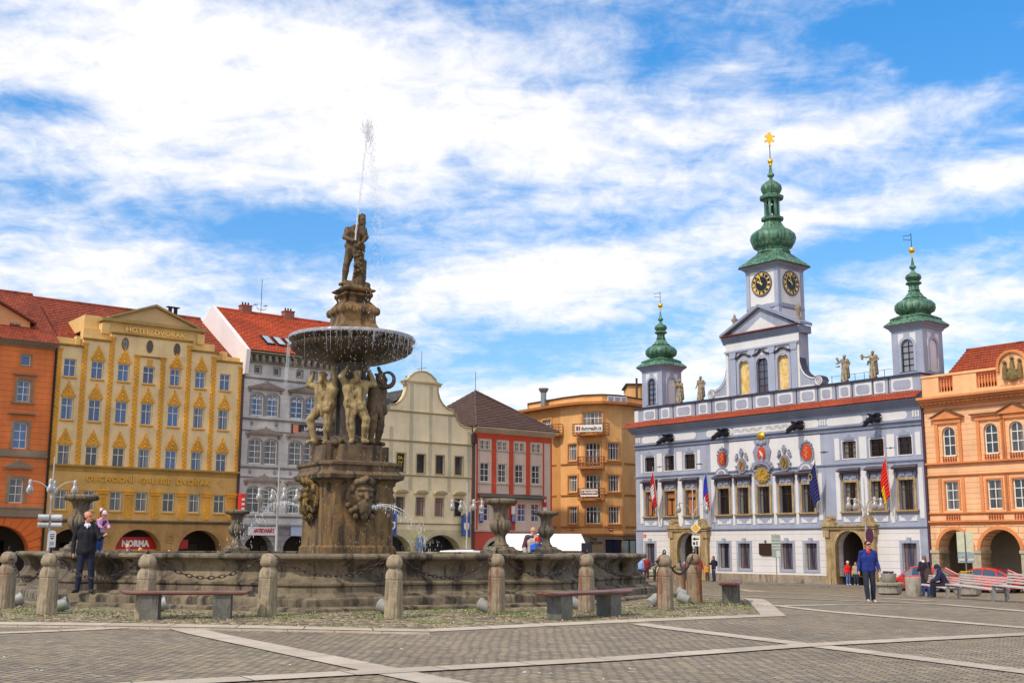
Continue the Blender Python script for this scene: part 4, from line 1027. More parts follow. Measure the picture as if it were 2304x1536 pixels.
# two blue flags on the cream house
for i, (u, t) in enumerate(((17.6, 'close to the fountain column'), (24.05, 'by the street lamp before the cream house'))):
    m = MB(); m.tube([(-.55, -.3, .55), (.35, -.1, .95)], .025, 6); r_ = m.build('blue_flag', DARKIN, None, FA.w(u, -.15, 4.0), FA.a); tag(r_, 'blue pennant with a white emblem '+t, 'flag', 'blue pennants on the cream house')
    q = MB(); n = 6
    for k in range(n):
        x0, x1 = -.45+.8*k/n, -.45+.8*(k+1)/n; y0, y1 = -.27+.03*math.sin(k*1.7), -.27+.03*math.sin((k+1)*1.7)
        q.add([(x0, y0, .58+.45*(x0+.45)), (x1, y1, .58+.45*(x1+.45)), (x1, y1, -.85+.1*math.sin(k)), (x0, y0, -.85+.1*math.sin(k-1)), (x0, y0+.015, .58+.45*(x0+.45)), (x1, y1+.015, .58+.45*(x1+.45)), (x1, y1+.015, -.85), (x0, y0+.015, -.85)], [(3, 2, 1, 0), (4, 5, 6, 7), (0, 1, 5, 4), (2, 3, 7, 6)])
    q.build('cloth', simple('flag_blue', (60, 84, 150), .8), r_)
    q = MB(); q.prism([(-.25, .1), (.2, .1), (.2, -.3), (-.02, -.5), (-.25, -.3)][::-1], -.34, -.32, 0); q.box(-.1, .05, -.36, -.341, -.3, 0, 1); q.build('emblem', [WHITE, simple('emblem_dark', (70, 60, 90), .8)], r_)
# ------------------------------------------------------------------ corner building (convex front)
def corner_house():
    pl = [(1180, 105.5), (1262, 101.0), (1309, 99.2), (1358, 98.6), (1402, 99.2), (1500, 104.0)]
    P = []
    for x, Y in pl:
        v = atY(x, 1236, Y); P.append((v.x, Y))
    root = empty('corner_house', (P[3][0], P[3][1], -.8), 0, 'ochre orange corner apartment house with rounded balcony front', 'apartment house', GRP); root_loc = Vector((P[3][0], P[3][1], -.8))
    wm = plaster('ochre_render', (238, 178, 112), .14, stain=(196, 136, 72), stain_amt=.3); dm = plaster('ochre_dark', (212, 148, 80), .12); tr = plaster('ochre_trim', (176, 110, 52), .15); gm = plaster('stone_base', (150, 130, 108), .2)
    facs = [Fac(P[i], math.degrees(math.atan2(P[i+1][1]-P[i][1], P[i+1][0]-P[i][0]))) for i in range(5)]
    lens = [math.dist(P[i], P[i+1]) for i in range(5)]
    ztop = 14.35
    rowz = [(1139, 1177), (1068, 1105), (996, 1034)]     # pixel rows measured on the centre bay
    fz = facs[3]
    def zz(x, y, f): return f.px(x, y)[1]
    rows = [(zz(1340, b, facs[2]), zz(1340, a, facs[2])) for a, b in rowz]
    topc = (zz(1340, 960, facs[2]), zz(1340, 927, facs[2]))
    cw = {1: [(1280, 1300)], 2: [(1318, 1351)], 3: [(1369, 1394)], 0: [(1222, 1241)]}
    class Sub(Bd):
        def __init__(s, f): s.f = f; s.uc = 0; s.cache = {}; s.root = root
    for i, f in enumerate(facs):
        L = lens[i]; m = MB(); ops = []
        if i in cw and i != 0:
            a, c = f.px(cw[i][0][0], 1140)[0], f.px(cw[i][0][1], 1140)[0]
            a, c = max(a, .15), min(c, L-.15)
            ops = [(a, c, z0, z1) for z0, z1 in rows]
            if i == 2: ops.append((a-.2, c+.2, topc[0]-.45, topc[1])); 
        if i == 0: a, c = f.px(1222, 950)[0], f.px(1241, 950)[0]; ops = [(a, c, topc[0]-.35, topc[0]+1.0)]
        if i == 2: ops = [(o[0], o[1], o[2]-(.55 if abs(o[2]-rows[1][0]) < .01 or abs(o[2]-rows[2][0]) < .01 else 0), o[3]) for o in ops]
        g_op = []
        if i == 3: g_op = [(f.px(1362, 1220)[0], L, 0.3, f.px(1380, 1213)[1])]
        if i == 4: g_op = [(.0, L*.35, .3, f.px(1420, 1213)[1])]
        if i == 2: g_op = []
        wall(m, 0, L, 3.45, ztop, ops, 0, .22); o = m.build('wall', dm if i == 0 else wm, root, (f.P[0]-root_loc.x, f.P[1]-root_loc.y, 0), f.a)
        m = MB(); wall(m, 0, L, 0, 3.449, g_op, -.02, .3); m.build('ground_floor_wall', gm, root, o.location, f.a)
        m = MB(); m.box(-.03, L+.03, -.12, .003, 3.36, 3.5)
        for k, (z0, z1) in enumerate(rows):
            if i in (1, 2, 3): m.box(.05, L-.05, -.1, .003, z0-.32, z0-.22); 
            elif True: m.box(.3, L-.6, -.06, .003, z0-.32, z0-.2)
        m.build('string_course', tr, root, o.location, f.a)
        for a, c, z0, z1 in ops:
            mid = Matrix.Rotation(f.a, 3, 'Z') @ Vector(((a+c)/2, .12, 0)); w, h = c-a, z1-z0
            q = MB(); fw = .05; q.box(-w/2, -w/2+fw, 0, .05, 0, h); q.box(w/2-fw, w/2, 0, .05, 0, h); q.box(-w/2+fw, w/2-fw, 0, .05, 0, fw); q.box(-w/2+fw, w/2-fw, 0, .05, h-fw, h)
            nb = {True: (.33, .67), False: (.25, .5, .75)}[w < 1.0]
            if w > 1.5: nb = (.2, .4, .6, .8)
            for t in nb: q.box(-w/2+w*t-.025, -w/2+w*t+.025, -.01, .04, fw, h-fw)
            q.box(-w/2+fw, w/2-fw, -.005, .035, h*.7, h*.7+.05)
            wo = q.build('window', WHITE, root, (o.location[0]+mid.x, o.location[1]+mid.y, z0), f.a)
            q = MB(); q.face([(-w/2+.01, .03, .01), (w/2-.01, .03, .01), (w/2-.01, .03, h-.01), (-w/2+.01, .03, h-.01)]); q.build('pane', G_DARK, wo)
            q = MB(); sw = .14; q.box(-w/2-sw, -w/2, -.2, -.115, 0, h+sw); q.box(w/2, w/2+sw, -.2, -.115, 0, h+sw); q.box(-w/2, w/2, -.2, -.115, h, h+sw); q.box(-w/2-sw, w/2+sw, -.26, -.115, -.1, -.001); q.build('surround', dm, wo)
        for a, c, z0, z1 in g_op:
            mid = Matrix.Rotation(f.a, 3, 'Z') @ Vector(((a+c)/2, .15, 0)); w, h = c-a, z1-z0
            q = MB(); q.box(-w/2, -w/2+.06, 0, .06, 0, h); q.box(w/2-.06, w/2, 0, .06, 0, h); q.box(-w/2+.06, w/2-.06, 0, .06, h-.1, h); q.box(-w/2+.06, w/2-.06, -.01, .05, h*.45, h*.45+.06); q.box(-.04, .04, -.01, .05, 0, h-.1)
            wo = q.build('shop_window', DARKIN, root, (o.location[0]+mid.x, o.location[1]+mid.y, z0), f.a)
            q = MB(); q.face([(-w/2, .03, 0), (w/2, .03, 0), (w/2, .03, h), (-w/2, .03, h)]); q.build('pane', glass('shop_glass_blue', (30, 34, 70), .08), wo)
    # wide eaves following the front, flat roof, set-back penthouse
    V = [Vector((p[0], p[1])) for p in P]
    out = []
    for i in range(6):
        d = (V[min(i+1, 5)]-V[max(i-1, 0)]).normalized(); n = Vector((d.y, -d.x)); out.append(V[i]+n*.75)
    m = MB(); back = [Vector((v.x+.5, v.y+12)) for v in (V[5], V[0])]
    poly = [(p.x-root_loc.x, p.y-root_loc.y) for p in out]+[(p.x-root_loc.x, p.y-root_loc.y) for p in back]
    m.prismz(poly, ztop, ztop+.22); m.build('eaves', tr, root)
    m = MB(); n2 = [(V[i]+(V[i]-out[i])*.55) for i in range(6)]; poly = [(p.x-root_loc.x, p.y-root_loc.y) for p in n2]+[(p.x-root_loc.x, p.y-root_loc.y-.5) for p in back]
    m.prismz(poly, ztop+.221, ztop+.85); m.build('penthouse', wm, root)
    m = MB(); n3 = [(V[i]+(V[i]-out[i])*.38) for i in range(6)]; poly = [(p.x-root_loc.x, p.y-root_loc.y) for p in n3]+[(p.x-root_loc.x, p.y-root_loc.y-.4) for p in back]
    m.prismz(poly, ztop+.851, ztop+.95); m.build('roof', simple('roof_felt', (70, 58, 50), .9), root)
    f = facs[3]; o_ = (f.P[0]-root_loc.x, f.P[1]-root_loc.y)
    q = MB(); [q.box(.6+k*.62, .6+k*.62+.56, -.02, .05, 0, .55) for k in range(3)]; wo = q.build('penthouse_window', WHITE, root, (o_[0]-.05, o_[1]+.30, ztop+.24), f.a)
    q = MB(); [q.box(.65+k*.62, .65+k*.62+.46, -.03, -.021, .05, .5) for k in range(3)]; q.build('pane', G_SKY, wo)
    # upper storey block behind
    v = atY(1415, 900, 112); m = MB(); m.box(v.x-root_loc.x-.3, v.x-root_loc.x+1.5, 110-root_loc.y, 114-root_loc.y, 12, 17.6); m.build('stair_tower', wm, root)
    m = MB(); m.box(v.x-root_loc.x-.5, v.x-root_loc.x+1.7, 109.8-root_loc.y, 114-root_loc.y, 17.6, 17.75); m.tube([(v.x-root_loc.x+.5, 109.5-root_loc.y, 15), (v.x-root_loc.x+.5, 109.5-root_loc.y, 18.2)], .1, 8); m.tube([(v.x-root_loc.x+1.2, 109.5-root_loc.y, 15), (v.x-root_loc.x+1.2, 109.5-root_loc.y, 18.6)], .03, 6); m.build('roof_edge', MATS['roof_felt'], root)
    v = atY(1223, 885, 103); m = MB(); m.lathe([(.25, 0), (.25, 1.2), (.3, 1.25), (.45, 1.5), (.45, 1.6), (.2, 1.6)], 14, (v.x-root_loc.x, 103-root_loc.y, 14.7)); m.build('vent', simple('galvanised', (150, 150, 150), .4, .8), root, smooth=40)
    # balconies
    rail = simple('balcony_rust', (132, 76, 48), .6)
    f = facs[2]; L = lens[2]; C0 = Vector((f.P[0], f.P[1])); d = Vector(f.d); n = Vector((f.d[1], -f.d[0]))
    def balcony(uc, w, z, fa):
        b0 = Matrix.Rotation(fa.a, 3, 'Z') @ Vector((uc, 0, 0)); loc = (fa.P[0]-root_loc.x+b0.x, fa.P[1]-root_loc.y+b0.y, z)
        m = MB(); N = 8; D = [(-w/2+w*i/N, -.35-.55*math.sin(math.pi*(i*.8+.8)/(N*.8+1.6))) for i in range(N+1)]
        poly = [(-w/2, -.02)]+D+[(w/2, -.02)]; m.prismz(poly, -.16, 0); s_ = m.build('balcony', tr, root, loc, fa.a)
        m = MB(); pts = [(-w/2, -.05)]+D+[(w/2, -.05)]
        for h in (.12, .36, .60, .84): m.tube([(x, y, h) for x, y in pts], .028 if h < .8 else .04, 6)
        for x, y in pts: m.tube([(x, y, 0), (x, y, .86)], .025, 6)
        m.build('railing', rail, s_); return loc, D
    bal = []
    for z0, w in ((rows[1][0]-.62, 2.25), (rows[2][0]-.62, 2.25), (topc[0]-.62, 3.1)): bal.append((balcony(L/2, w, z0, f), w, z0))
    q = facs[0]; balcony(lens[0]-.35, 1.5, topc[0]-.45, q)
    for k, (txt, wd, hh, sz, col, lab) in enumerate((('K PRONÁJMU', 1.5, .6, .3, 'norma_white', 'white banner with dark red lettering on the lower balcony'), ('dumrealit.cz', 2.35, .58, .46, 'x', 'white property banner on the top balcony'))):
        (loc, D), w, z0 = bal[0 if k == 0 else 2]; wl = Vector(loc)+root_loc+Vector((-f.d[1]*0+n.x*.98, n.y*.98, .42 if k else .46))
        m = MB(); m.box(-wd/2, wd/2, -.02, .02, -hh/2, hh/2); o = m.build('banner', WHITE, None, wl, f.a); tag(o, lab+' of the ochre corner house', 'banner')
        if k: 
            lettering(txt, sz, simple('letter_dark', (60, 40, 54), .5), o, (.22, -.03, -.02), bold=.008, width=1.75)
            m = MB(); m.box(-1.08, -.93, -.03, -.021, -.18, .18); m.box(-.89, -.74, -.03, -.021, -.18, .18, 1); m.build('house_logo', [simple('letter_dark', (60, 40, 54), .5), simple('logo_red', (190, 40, 50), .5)], o)
        else:
            m = MB(); m.box(-wd/2+.03, wd/2-.03, -.03, -.021, -.14, .2); m.build('red_band', simple('band_dark_red', (120, 24, 50), .5), o); lettering(txt, .27, WHITE, o, (0, -.04, .03), bold=.012, width=1.3)
    f = facs[2]
    for k, t in enumerate(('ČESKÁ', 'POJIŠŤOVNA')):
        u, z = facs[3].px(1333 if k == 0 else 1338, 1207 if k == 0 else 1214); ww = .62 if k == 0 else 1.05
        fa = facs[2]; u, z = fa.px(1336 if k == 0 else 1341, 1212 if k == 0 else 1221)
        v = fa.w(u, -.03, z)-root_loc; lo = lettering(t, .3, DARKIN, root, v, name='facade_lettering', bold=.006, width=ww*1.05); lo.rotation_euler = (0, 0, fa.a)
    for x in (1287, 1374):
        fa = facs[1] if x < 1300 else facs[3]; u, z = fa.px(x, 1190); m = MB(); m.box(-.2, .2, -.04, 0, -.12, .12); o = m.build('house_number', simple('plate_red', (170, 60, 34), .5), None, fa.w(u, -.01, z), fa.a); tag(o, 'small red enamel plate on the ochre corner house, '+('left' if x < 1300 else 'right')+' of its front', 'plate')
        q = MB(); q.box(-.13, .13, -.045, -.041, -.02, .03); q.build('lettering', WHITE, o)
    # dark green roof behind
    v = atY(1200, 935, 112); m = MB(); m.box(-5, 8, -3, 3, 0, 14.4); w0 = m.mesh('wall', simple('green_dark', (52, 70, 62), .7)); r2 = empty('back_building', (v.x+2, 113, -.8), 0, 'dark green roofed building edge behind the pink house', 'building')
    link('wall', w0, r2); m = MB(); m.add([(-5.2, -3.4, 14.4), (8, -3.4, 14.4), (8, 0, 15.2), (-5.2, 0, 15.2), (8, 3.4, 14.4), (-5.2, 3.4, 14.4)], [(0, 1, 2, 3), (3, 2, 4, 5), (0, 3, 5), (1, 4, 2)]); m.build('roof', simple('green_dark2', (60, 66, 60), .7), r2)


corner_house()


# ------------------------------------------------------------------ town hall
BLUE = plaster('hall_blue', (163, 168, 186), .14, stain=(134, 144, 172), stain_amt=.5, streak=.8)
HWHITE = plaster('hall_white', (218, 215, 215), .07, stain=(206, 204, 210), stain_amt=.5)
HASH = plaster('hall_ashlar', (220, 214, 212), .07, stain=(204, 200, 204), stain_amt=.5, lines=(.42, .1, .02))
BLUEG = plaster('hall_blue_grey', (142, 149, 170), .14)
LEAD = simple('hall_lead', (66, 62, 78), .6, .3)
BEIGE = stone('hall_sandstone', (176, 150, 108), (140, 116, 80), (196, 172, 130), 1.2, .4)
COPPER = None


def copper(name='copper_green'):
    s = NT(name); n1 = s.noise(s.obj, 1.6, 6, .65, .3); n2 = s.noise(s.mp(s.obj, (4, 4, .5)), 1.6, 6, .65)
    col = s.mix(s.ramp(n1, .35, .65), s2l((58, 112, 92)), s2l((112, 158, 132))); col = s.mix(s.ramp(n2, .42, .58, 0, .85), col, s2l((46, 62, 42)))
    col = s.mix(s.ramp(s.noise(s.obj, 5, 4, .6), .6, .75, 0, .6), col, s2l((126, 128, 72)))
    s.bump(n1, .3, .02); MATS[name] = s.fin(col, .55, .15); return MATS[name]


COPPER = copper()
GOLD = simple('gilding', (252, 200, 70), .28, .85, var=.1)
TILE_HALL = tiles('hall_tiles', (190, 88, 54), (164, 70, 44), .16, .26)


def squareish(a, e=6):
    c, s_ = abs(math.cos(a)), abs(math.sin(a)); return 1/((c**e+s_**e)**(1/e))


def town_hall():
    b = Bd(FB, 4.8, 'town_hall', 'blue and white baroque town hall with three green copper towers', 'town hall')
    u0, u1 = -7.65, 17.25
    small = [(-6.62, -5.58), (-4.55, -3.54), (-2.51, -1.45), (11.36, 12.38), (13.42, 14.4), (15.42, 16.4)]
    main = [(-6.55, -5.6), (-4.55, -3.52), (-2.46, -1.4), (.68, 1.72), (2.5, 3.5), (4.3, 5.33), (6.18, 7.2), (8.02, 9.03), (11.35, 12.33), (13.4, 14.34), (15.36, 16.4)]
    low = [(-6.64, -5.7), (.6, 1.62), (2.43, 3.46), (6.12, 7.1), (8.1, 9.05), (15.35, 16.36)]
    m = MB(); wall(m, u0, u1, 3.6, 10.1, [(a, c, 8.03, 9.12) for a, c in small]+[(a, c, 4.68, 6.5) for a, c in main], 0, .28); wall(m, u0, u1, 10.1, 12.86, (), 0); m.face([(u0, 0, 12.86), (u1, 0, 12.86), (u1, .6, 12.86), (u0, .6, 12.86)])
    b.part('wall', m, BLUE)
    P1, P2 = (-2.02-1.08, -2.02+1.0), (10.7, 12.82)
    m = MB(); wall(m, u0, u1, .62, 3.599, [(a, c, .98, 2.68) for a, c in low]+[(P1[0], P1[1], 0, 3.45, 1.04), (P2[0], P2[1], 0, 3.45, 1.06)], -.02, .5); b.part('ground_floor_wall', m, HASH)
    m = MB(); wall(m, u0, u1, 0, .619, [(P1[0], P1[1], 0, .619), (P2[0], P2[1], 0, .619)], -.1, .6); m.face([(u0, -.1, .619), (P1[0], -.1, .619), (P1[0], 0, .619), (u0, 0, .619)]); m.face([(P1[1], -.1, .619), (P2[0], -.1, .619), (P2[0], 0, .619), (P1[1], 0, .619)]); m.face([(P2[1], -.1, .619), (u1, -.1, .619), (u1, 0, .619), (P2[1], 0, .619)])
    b.part('plinth', m, stone('hall_plinth', (170, 154, 132), (140, 126, 108), (110, 96, 80), 1, .4))
    m = MB()
    for a, c in ((u0, u0+.72), (u1-.62, u1)): m.box(a+.002, c-.002, -.06, .003, .63, 3.6)
    b.part('corner_pilaster', m, BLUE)
    b.shell(u0, u1, 0, 12.86, BLUE, d1=16)
    # interior passages behind the two portals
    for a, c in (P1, P2):
        m = MB(); m.face([(a-.3, 4.5, 0), (c+.3, 4.5, 0), (c+.3, 4.5, 3.5), (a-.3, 4.5, 3.5)]); m.face([(a-.001, .4, 0), (a-.3, 4.5, 0), (a-.3, 4.5, 3.5), (a-.001, .4, 3.5)]); m.face([(c+.001, .4, 0), (c+.001, .4, 3.5), (c+.3, 4.5, 3.5), (c+.3, 4.5, 0)]); m.face([(a-.3, .4, 3.5), (c+.3, .4, 3.5), (c+.3, 4.5, 3.5), (a-.3, 4.5, 3.5)])
        b.part('passage', m, plaster('passage_plaster', (120, 108, 98), .3))
        m = MB(); q = .35; m.prism([(a+.3, .05), (c-.3, .05)]+[(x, z) for x, z in arcpts((a+c)/2, (c-a)/2-.3, 2.0, .8)[::-1]], 4.3, 4.42); b.part('gate', m, simple('gate_wood', (52, 34, 26), .7, var=.3))
    brown, shut = simple('hall_window_brown', (76, 52, 36), .5), simple('shutter_orange', (170, 104, 54), .6, var=.15)
    for a, c in small: b.window(a, c, 8.03, 9.12, simple('hall_window_dark', (60, 44, 42), .5), G_BLACK, vb=(.5,), hb=(.33, .66), fw=.05, bw=.03, y=.16, surround=(HWHITE, .06, .03, 0, 1))
    for i, (a, c) in enumerate(main):
        w = b.window(a, c, 4.68, 6.5, brown, G_BLACK, vb=(.5,), hb=(.7,), fw=.05, bw=.03, y=.2, surround=(BEIGE, .15, .07), sill=(BEIGE, .28, .2, .09, .06))
        if i < 3:
            q = MB(); W_ = (c-a)/2; q.box(-W_+.1, -.06, -.03, .0, .08, 1.1); q.box(.08, W_-.1, -.03, 0, .08, 1.1); q.box(-W_+.1, W_-.1, -.03, 0, 1.3, 1.7); q.build('shutter', shut, w)
    for a, c in low: b.window(a, c, .98, 2.68, simple('hall_window_dark', (60, 44, 42), .5), glass('glass_violet', (46, 42, 62), .1, (140, 126, 118)), vb=(), hb=(), fw=.04, y=.2, surround=(BLUE, .17, .06, .16, 1))
    # white fields between and around windows
    m = MB()
    for a, c in ((-7.05, -.95), (10.75, 17.0)):
        ws = [w for w in small if a < w[0] < c]; e = [a]+[v for w in ws for v in w]+[c]
        for k in range(0, len(e), 2): 
            g_ = .24; x0 = e[k]+(g_ if k else 0); x1 = e[k+1]-(g_ if k+2 < len(e) else 0)
            if x1-x0 > .1: m.box(x0, x1, -.03, .002, 7.95, 9.35)
    for k in range(len(main)+1):
        pass
    grp = [main[:3], main[3:8], main[8:]]
    for gi, ws in enumerate(grp):
        a0 = ws[0][0]-.62; c0 = ws[-1][1]+.62; e = [a0]+[v for w in ws for v in w]+[c0]
        for k in range(0, len(e), 2):
            x0 = e[k]+(.3 if k else 0); x1 = e[k+1]-(.3 if k+2 < len(e) else 0)
            if k == 0: x1 = e[1]-.3
            if k+2 >= len(e): x0 = e[k]+.3
            m.box(x0, x1, -.03, .002, 4.15, 7.2)
            if 0 < k < len(e)-2: m.prism([(x0, 4.149), ((x0+x1)/2-.08, 3.9), ((x0+x1)/2+.08, 3.9), (x1, 4.149)], -.03, .002)
        for w in ws:      # carved white aprons under the sills
            uc = (w[0]+w[1])/2
            for s_ in (-1, 1):
                m.prism([(uc+s_*.05, 4.0), (uc+s_*.62, 4.0), (uc+s_*.62, 4.3), (uc+s_*.5, 4.34), (uc+s_*.45, 4.2), (uc+s_*.3, 4.22), (uc+s_*.22, 4.08)][::-s_], -.04, .002)
    m.box(.05, 9.65, -.031, .002, 7.62, 9.72)
    b.part('white_field', m, HWHITE)
    # hoods
    m = MB()
    for i, (a, c) in enumerate(main):
        uc = (a+c)/2; w = c-a+.62
        if i == 5: continue
        m.box(uc-w/2, uc+w/2, -.34, .003, 7.16, 7.24); m.add([(uc-w/2-.06, -.4, 7.24), (uc+w/2+.06, -.4, 7.24), (uc+w/2-.02, 0, 7.44), (uc-w/2+.02, 0, 7.44)], [(0, 1, 2, 3)])
        m.box(uc-w/2+.12, uc+w/2-.12, -.18, .003, 7.02, 7.16); m.box(uc-w/2+.08, uc-w/2+.24, -.14, .003, 6.7, 7.02); m.box(uc+w/2-.24, uc+w/2-.08, -.14, .003, 6.7, 7.02)
    b.part('window_hoods', m, simple('hood_lead', (84, 76, 86), .7, var=.25, scale=3))
    m = MB()
    for i, (a, c) in enumerate(main):
        if i == 5: continue
        uc = (a+c)/2
        for s_ in (-1, 1): m.box(uc+s_*.27-.19, uc+s_*.27+.19, -.06, .002, 6.74, 6.99)
    for a, c in small: m.prism([((a+c)/2-.4, 9.2), ((a+c)/2+.4, 9.2), ((a+c)/2+.3, 9.38), ((a+c)/2+.12, 9.4), ((a+c)/2, 9.56), ((a+c)/2-.12, 9.4), ((a+c)/2-.3, 9.38)], -.1, .002)
    b.part('blue_panels', m, BLUEG)
    m = MB()
    for z, h, p in ((3.56, .14, .14), (7.58, .14, .1), (9.74, .12, .12), (9.98, .14, .2)): ledge(m, u0-.05, u1, z, h, p)
    b.part('string_course', m, BLUEG)
    m = MB(); ledge(m, u0-.3, u1+.02, 10.95, .43, .55, 4); b.part('cornice', m, BLUEG)
    m = MB(); roof_plane(m, (u0-.75, -.68, 11.40), (u1+.05, -.68, 11.40), (u1+.05, -.02, 11.86), (u0-.0, -.02, 11.86), .26)
    x = u0-.7
    while x < u1: m.tube([(x, -.70, 11.40), (x, -.03, 11.88)], .05, 6); x += .21
    b.part('eaves_tiles', m, TILE_HALL)
    # frieze
    m = MB(); fz0, fz1 = 10.2, 10.72
    for a, c in ((-6.9, -5.1), (-3.9, -1.3), (-.3, 2.2), (7.4, 9.6), (10.2, 13.0), (14.0, 16.2)): 
        hh = (fz1-fz0)/2; P = [(c-hh+hh*math.cos(t), (fz0+fz1)/2+hh*math.sin(t)) for t in [(-math.pi/2+math.pi*k/6) for k in range(7)]]+[(a+hh-hh*math.cos(t), (fz0+fz1)/2+hh*math.sin(t)) for t in [(math.pi/2-math.pi*k/6) for k in range(7)]]; m.prism(P, -.03, .002)
    for c in (-7.3, -4.5, 9.9, 13.6, 16.8):
        for k in (-.18, 0, .18): m.box(c+k-.055, c+k+.055, -.06, .002, 10.28, 10.68)
    m.box(2.25, 7.3, -.03, .002, fz0, fz1)
    b.part('frieze_panels', m, HWHITE)
    m = MB(); r = random.Random(4)
    for k in range(14):
        x = 2.5+k*.35
        if abs(x-4.8) < .2: continue
        m.tube([(x+.13*math.cos(t)*(1-t/9), -.05, 10.46+(-1)**k*.13*math.sin(t)*(1-t/9)) for t in [.6*q for q in range(11)]], .014, 5); m.tube([(x+.1, -.05, 10.46), (x+.24, -.05, 10.46+(-1)**k*.16)], .012, 5)
    b.part('frieze_scrolls', m, simple('scroll_grey', (150, 142, 140), .8))
    # parapet panels
    m, m2 = MB(), MB(); pc = [(-6.65, -5.35, 0), (-4.75, -3.9, 0), (-3.25, -1.7, 0), (-.98, -.05, 0), (.62, 1.8, 0), (2.45, 3.72, 0), (4.4, 5.66, 0), (6.25, 7.52, 0), (8.2, 9.44, 0), (10.0, 11.0, 0), (11.4, 12.1, 0), (12.3, 13.5, 0), (13.95, 14.9, 0), (15.35, 16.75, 0)]
    pc = [(-6.65, -5.4), (-4.78, -3.92), (-3.2, -1.7), (-.95, -.1), (.62, 1.82), (2.48, 3.7), (4.38, 5.66), (6.28, 7.56), (8.2, 9.4), (9.85, 10.75), (11.3, 12.15), (12.5, 13.75), (13.95, 14.75), (15.2, 16.7)]
    for a, c in pc:
        m.box(a, c, -.04, .002, 11.95, 12.74); uc = (a+c)/2; hw = (c-a)/2-.14; hh = .28; P = []
        for sx, sz, t0 in ((1, -1, -90), (1, 1, 0), (-1, 1, 90), (-1, -1, 180)):
            rr = min(.2, hw*.5); P += [(uc+sx*(hw-rr)+rr*math.cos(math.radians(t0+15*k)), 12.345+sz*(hh-rr)+rr*math.sin(math.radians(t0+15*k))) for k in range(7)]
        m2.prism(P, -.07, -.02)
    m.box(u0+.002, u0+.42, -.04, .002, 11.9, 12.8)
    b.part('parapet_white_panels', m, HWHITE); b.part('parapet_blue_panels', m2, BLUE)
    m = MB(); m.box(u0-.06, u1+.05, -.14, .65, 12.86, 12.97); 
    for x in (-5.1, -3.55, -1.3, .3, 2.12, 4.05, 5.97, 7.88, 9.62, 11.05, 12.3, 13.85, 15.0): m.box(x-.02, x+.02, -.05, .001, 11.9, 12.86)
    b.part('parapet_coping', m, LEAD)
    m = MB(); m.tube([(10.3, .5, 13.5), (15.0, .5, 13.5)], .012, 5)
    for x in (10.4, 11.2, 12.2, 12.9, 14.4): m.tube([(x, .5, 12.97), (x, .5, 13.52)], .018, 5)
    b.part('lightning_rail', m, DARKIN)
    # ---- gable with three arched bays
    ga, gb = 1.78, 8.28; gc = (ga+gb)/2; gz0 = 12.97
    nic = [(2.72+.28, 4.0-.05), (4.62, 5.62), (6.42, 7.42)]; nic = [(2.98, 3.92), (4.56, 5.58), (6.4, 7.38)]
    m = MB(); y0 = -.04; ops = [(a, c, gz0+(.04 if k != 1 else .0), 15.45, .5) for k, (a, c) in enumerate(nic)]
    wall(m, ga, gb, gz0, 16.8, ops, y0, .25)
    m.face([(ga, y0, gz0), (ga, y0, 16.74), (ga, .95, 16.74), (ga, .95, gz0)]); m.face([(gb, y0, gz0), (gb, .95, gz0), (gb, .95, 16.74), (gb, y0, 16.74)]); m.face([(ga, .95, gz0), (ga, .95, 16.74), (gb, .95, 16.74), (gb, .95, gz0)]); b.part('gable_wall', m, BLUE)
    sun_m = NT('niche_fresco'); n1 = sun_m.noise(sun_m.mp(sun_m.obj, (2, 2, .9)), 1.6, 6, .6, 1.0); col = sun_m.mix(sun_m.ramp(n1, .35, .62), s2l((206, 160, 62)), s2l((232, 206, 150))); col = sun_m.mix(sun_m.ramp(sun_m.noise(sun_m.obj, 2.5, 5, .6), .55, .7, 0, .6), col, s2l((168, 122, 52))); fres = sun_m.fin(col, .8)
    for k in (0, 2):
        a, c = nic[k]; m = MB(); m.face([(a, y0+.2, gz0+.04), (c, y0+.2, gz0+.04)]+[(x, y0+.2, z) for x, z in arcpts((a+c)/2, (c-a)/2, 14.95, .5)[::-1]]); b.part('fresco', m, fres)
        m = MB(); m.box(a, c, y0-.02, y0+.19, gz0+.0, gz0+.04); b.part('niche_sill', m, HWHITE)
    b.window(nic[1][0], nic[1][1], gz0+.0, 15.45, simple('hall_window_dark', (60, 44, 42), .5), glass('glass_grey', (104, 104, 122), .12), rise=.5, vb=(.5,), hb=(.2, .4, .6, .8), fw=.06, bw=.035, y=.12, name='gable_window')
    m = MB()
    for a, c in nic: archband(m, (a+c)/2, (c-a)/2, 14.95, .5, .17, y0-.06, y0+.002, down=1.95)
    for c in (2.5, 4.24, 5.98, 7.86): m.box(c-.24, c+.24, y0-.1, y0+.002, gz0, 15.6); m.prism([(c-.24, 15.6), (c+.24, 15.6), (c+.32, 16.05), (c-.32, 16.05)], y0-.15, y0+.002)
    m.box(ga-.02, gb+.02, y0-.17, y0+.003, 16.05, 16.18)
    b.part('gable_pilasters', m, BLUEG if False else plaster('hall_blue2', (164, 170, 190), .1))
    m = MB()
    for c in (3.45, 5.07, 6.89): m.box(c-.62 if c != 3.45 else c-.55, c+.55, y0-.02, y0+.003, 15.35, 16.04)
    m.box(ga+.01, gb-.01, y0-.02, y0+.0025, 16.2, 16.7); m.box(ga, ga+.22, y0-.03, y0+.003, gz0, 16.03); m.box(gb-.2, gb, y0-.03, y0+.003, gz0, 16.03)
    b.part('gable_white_fields', m, HWHITE)
    m = MB()
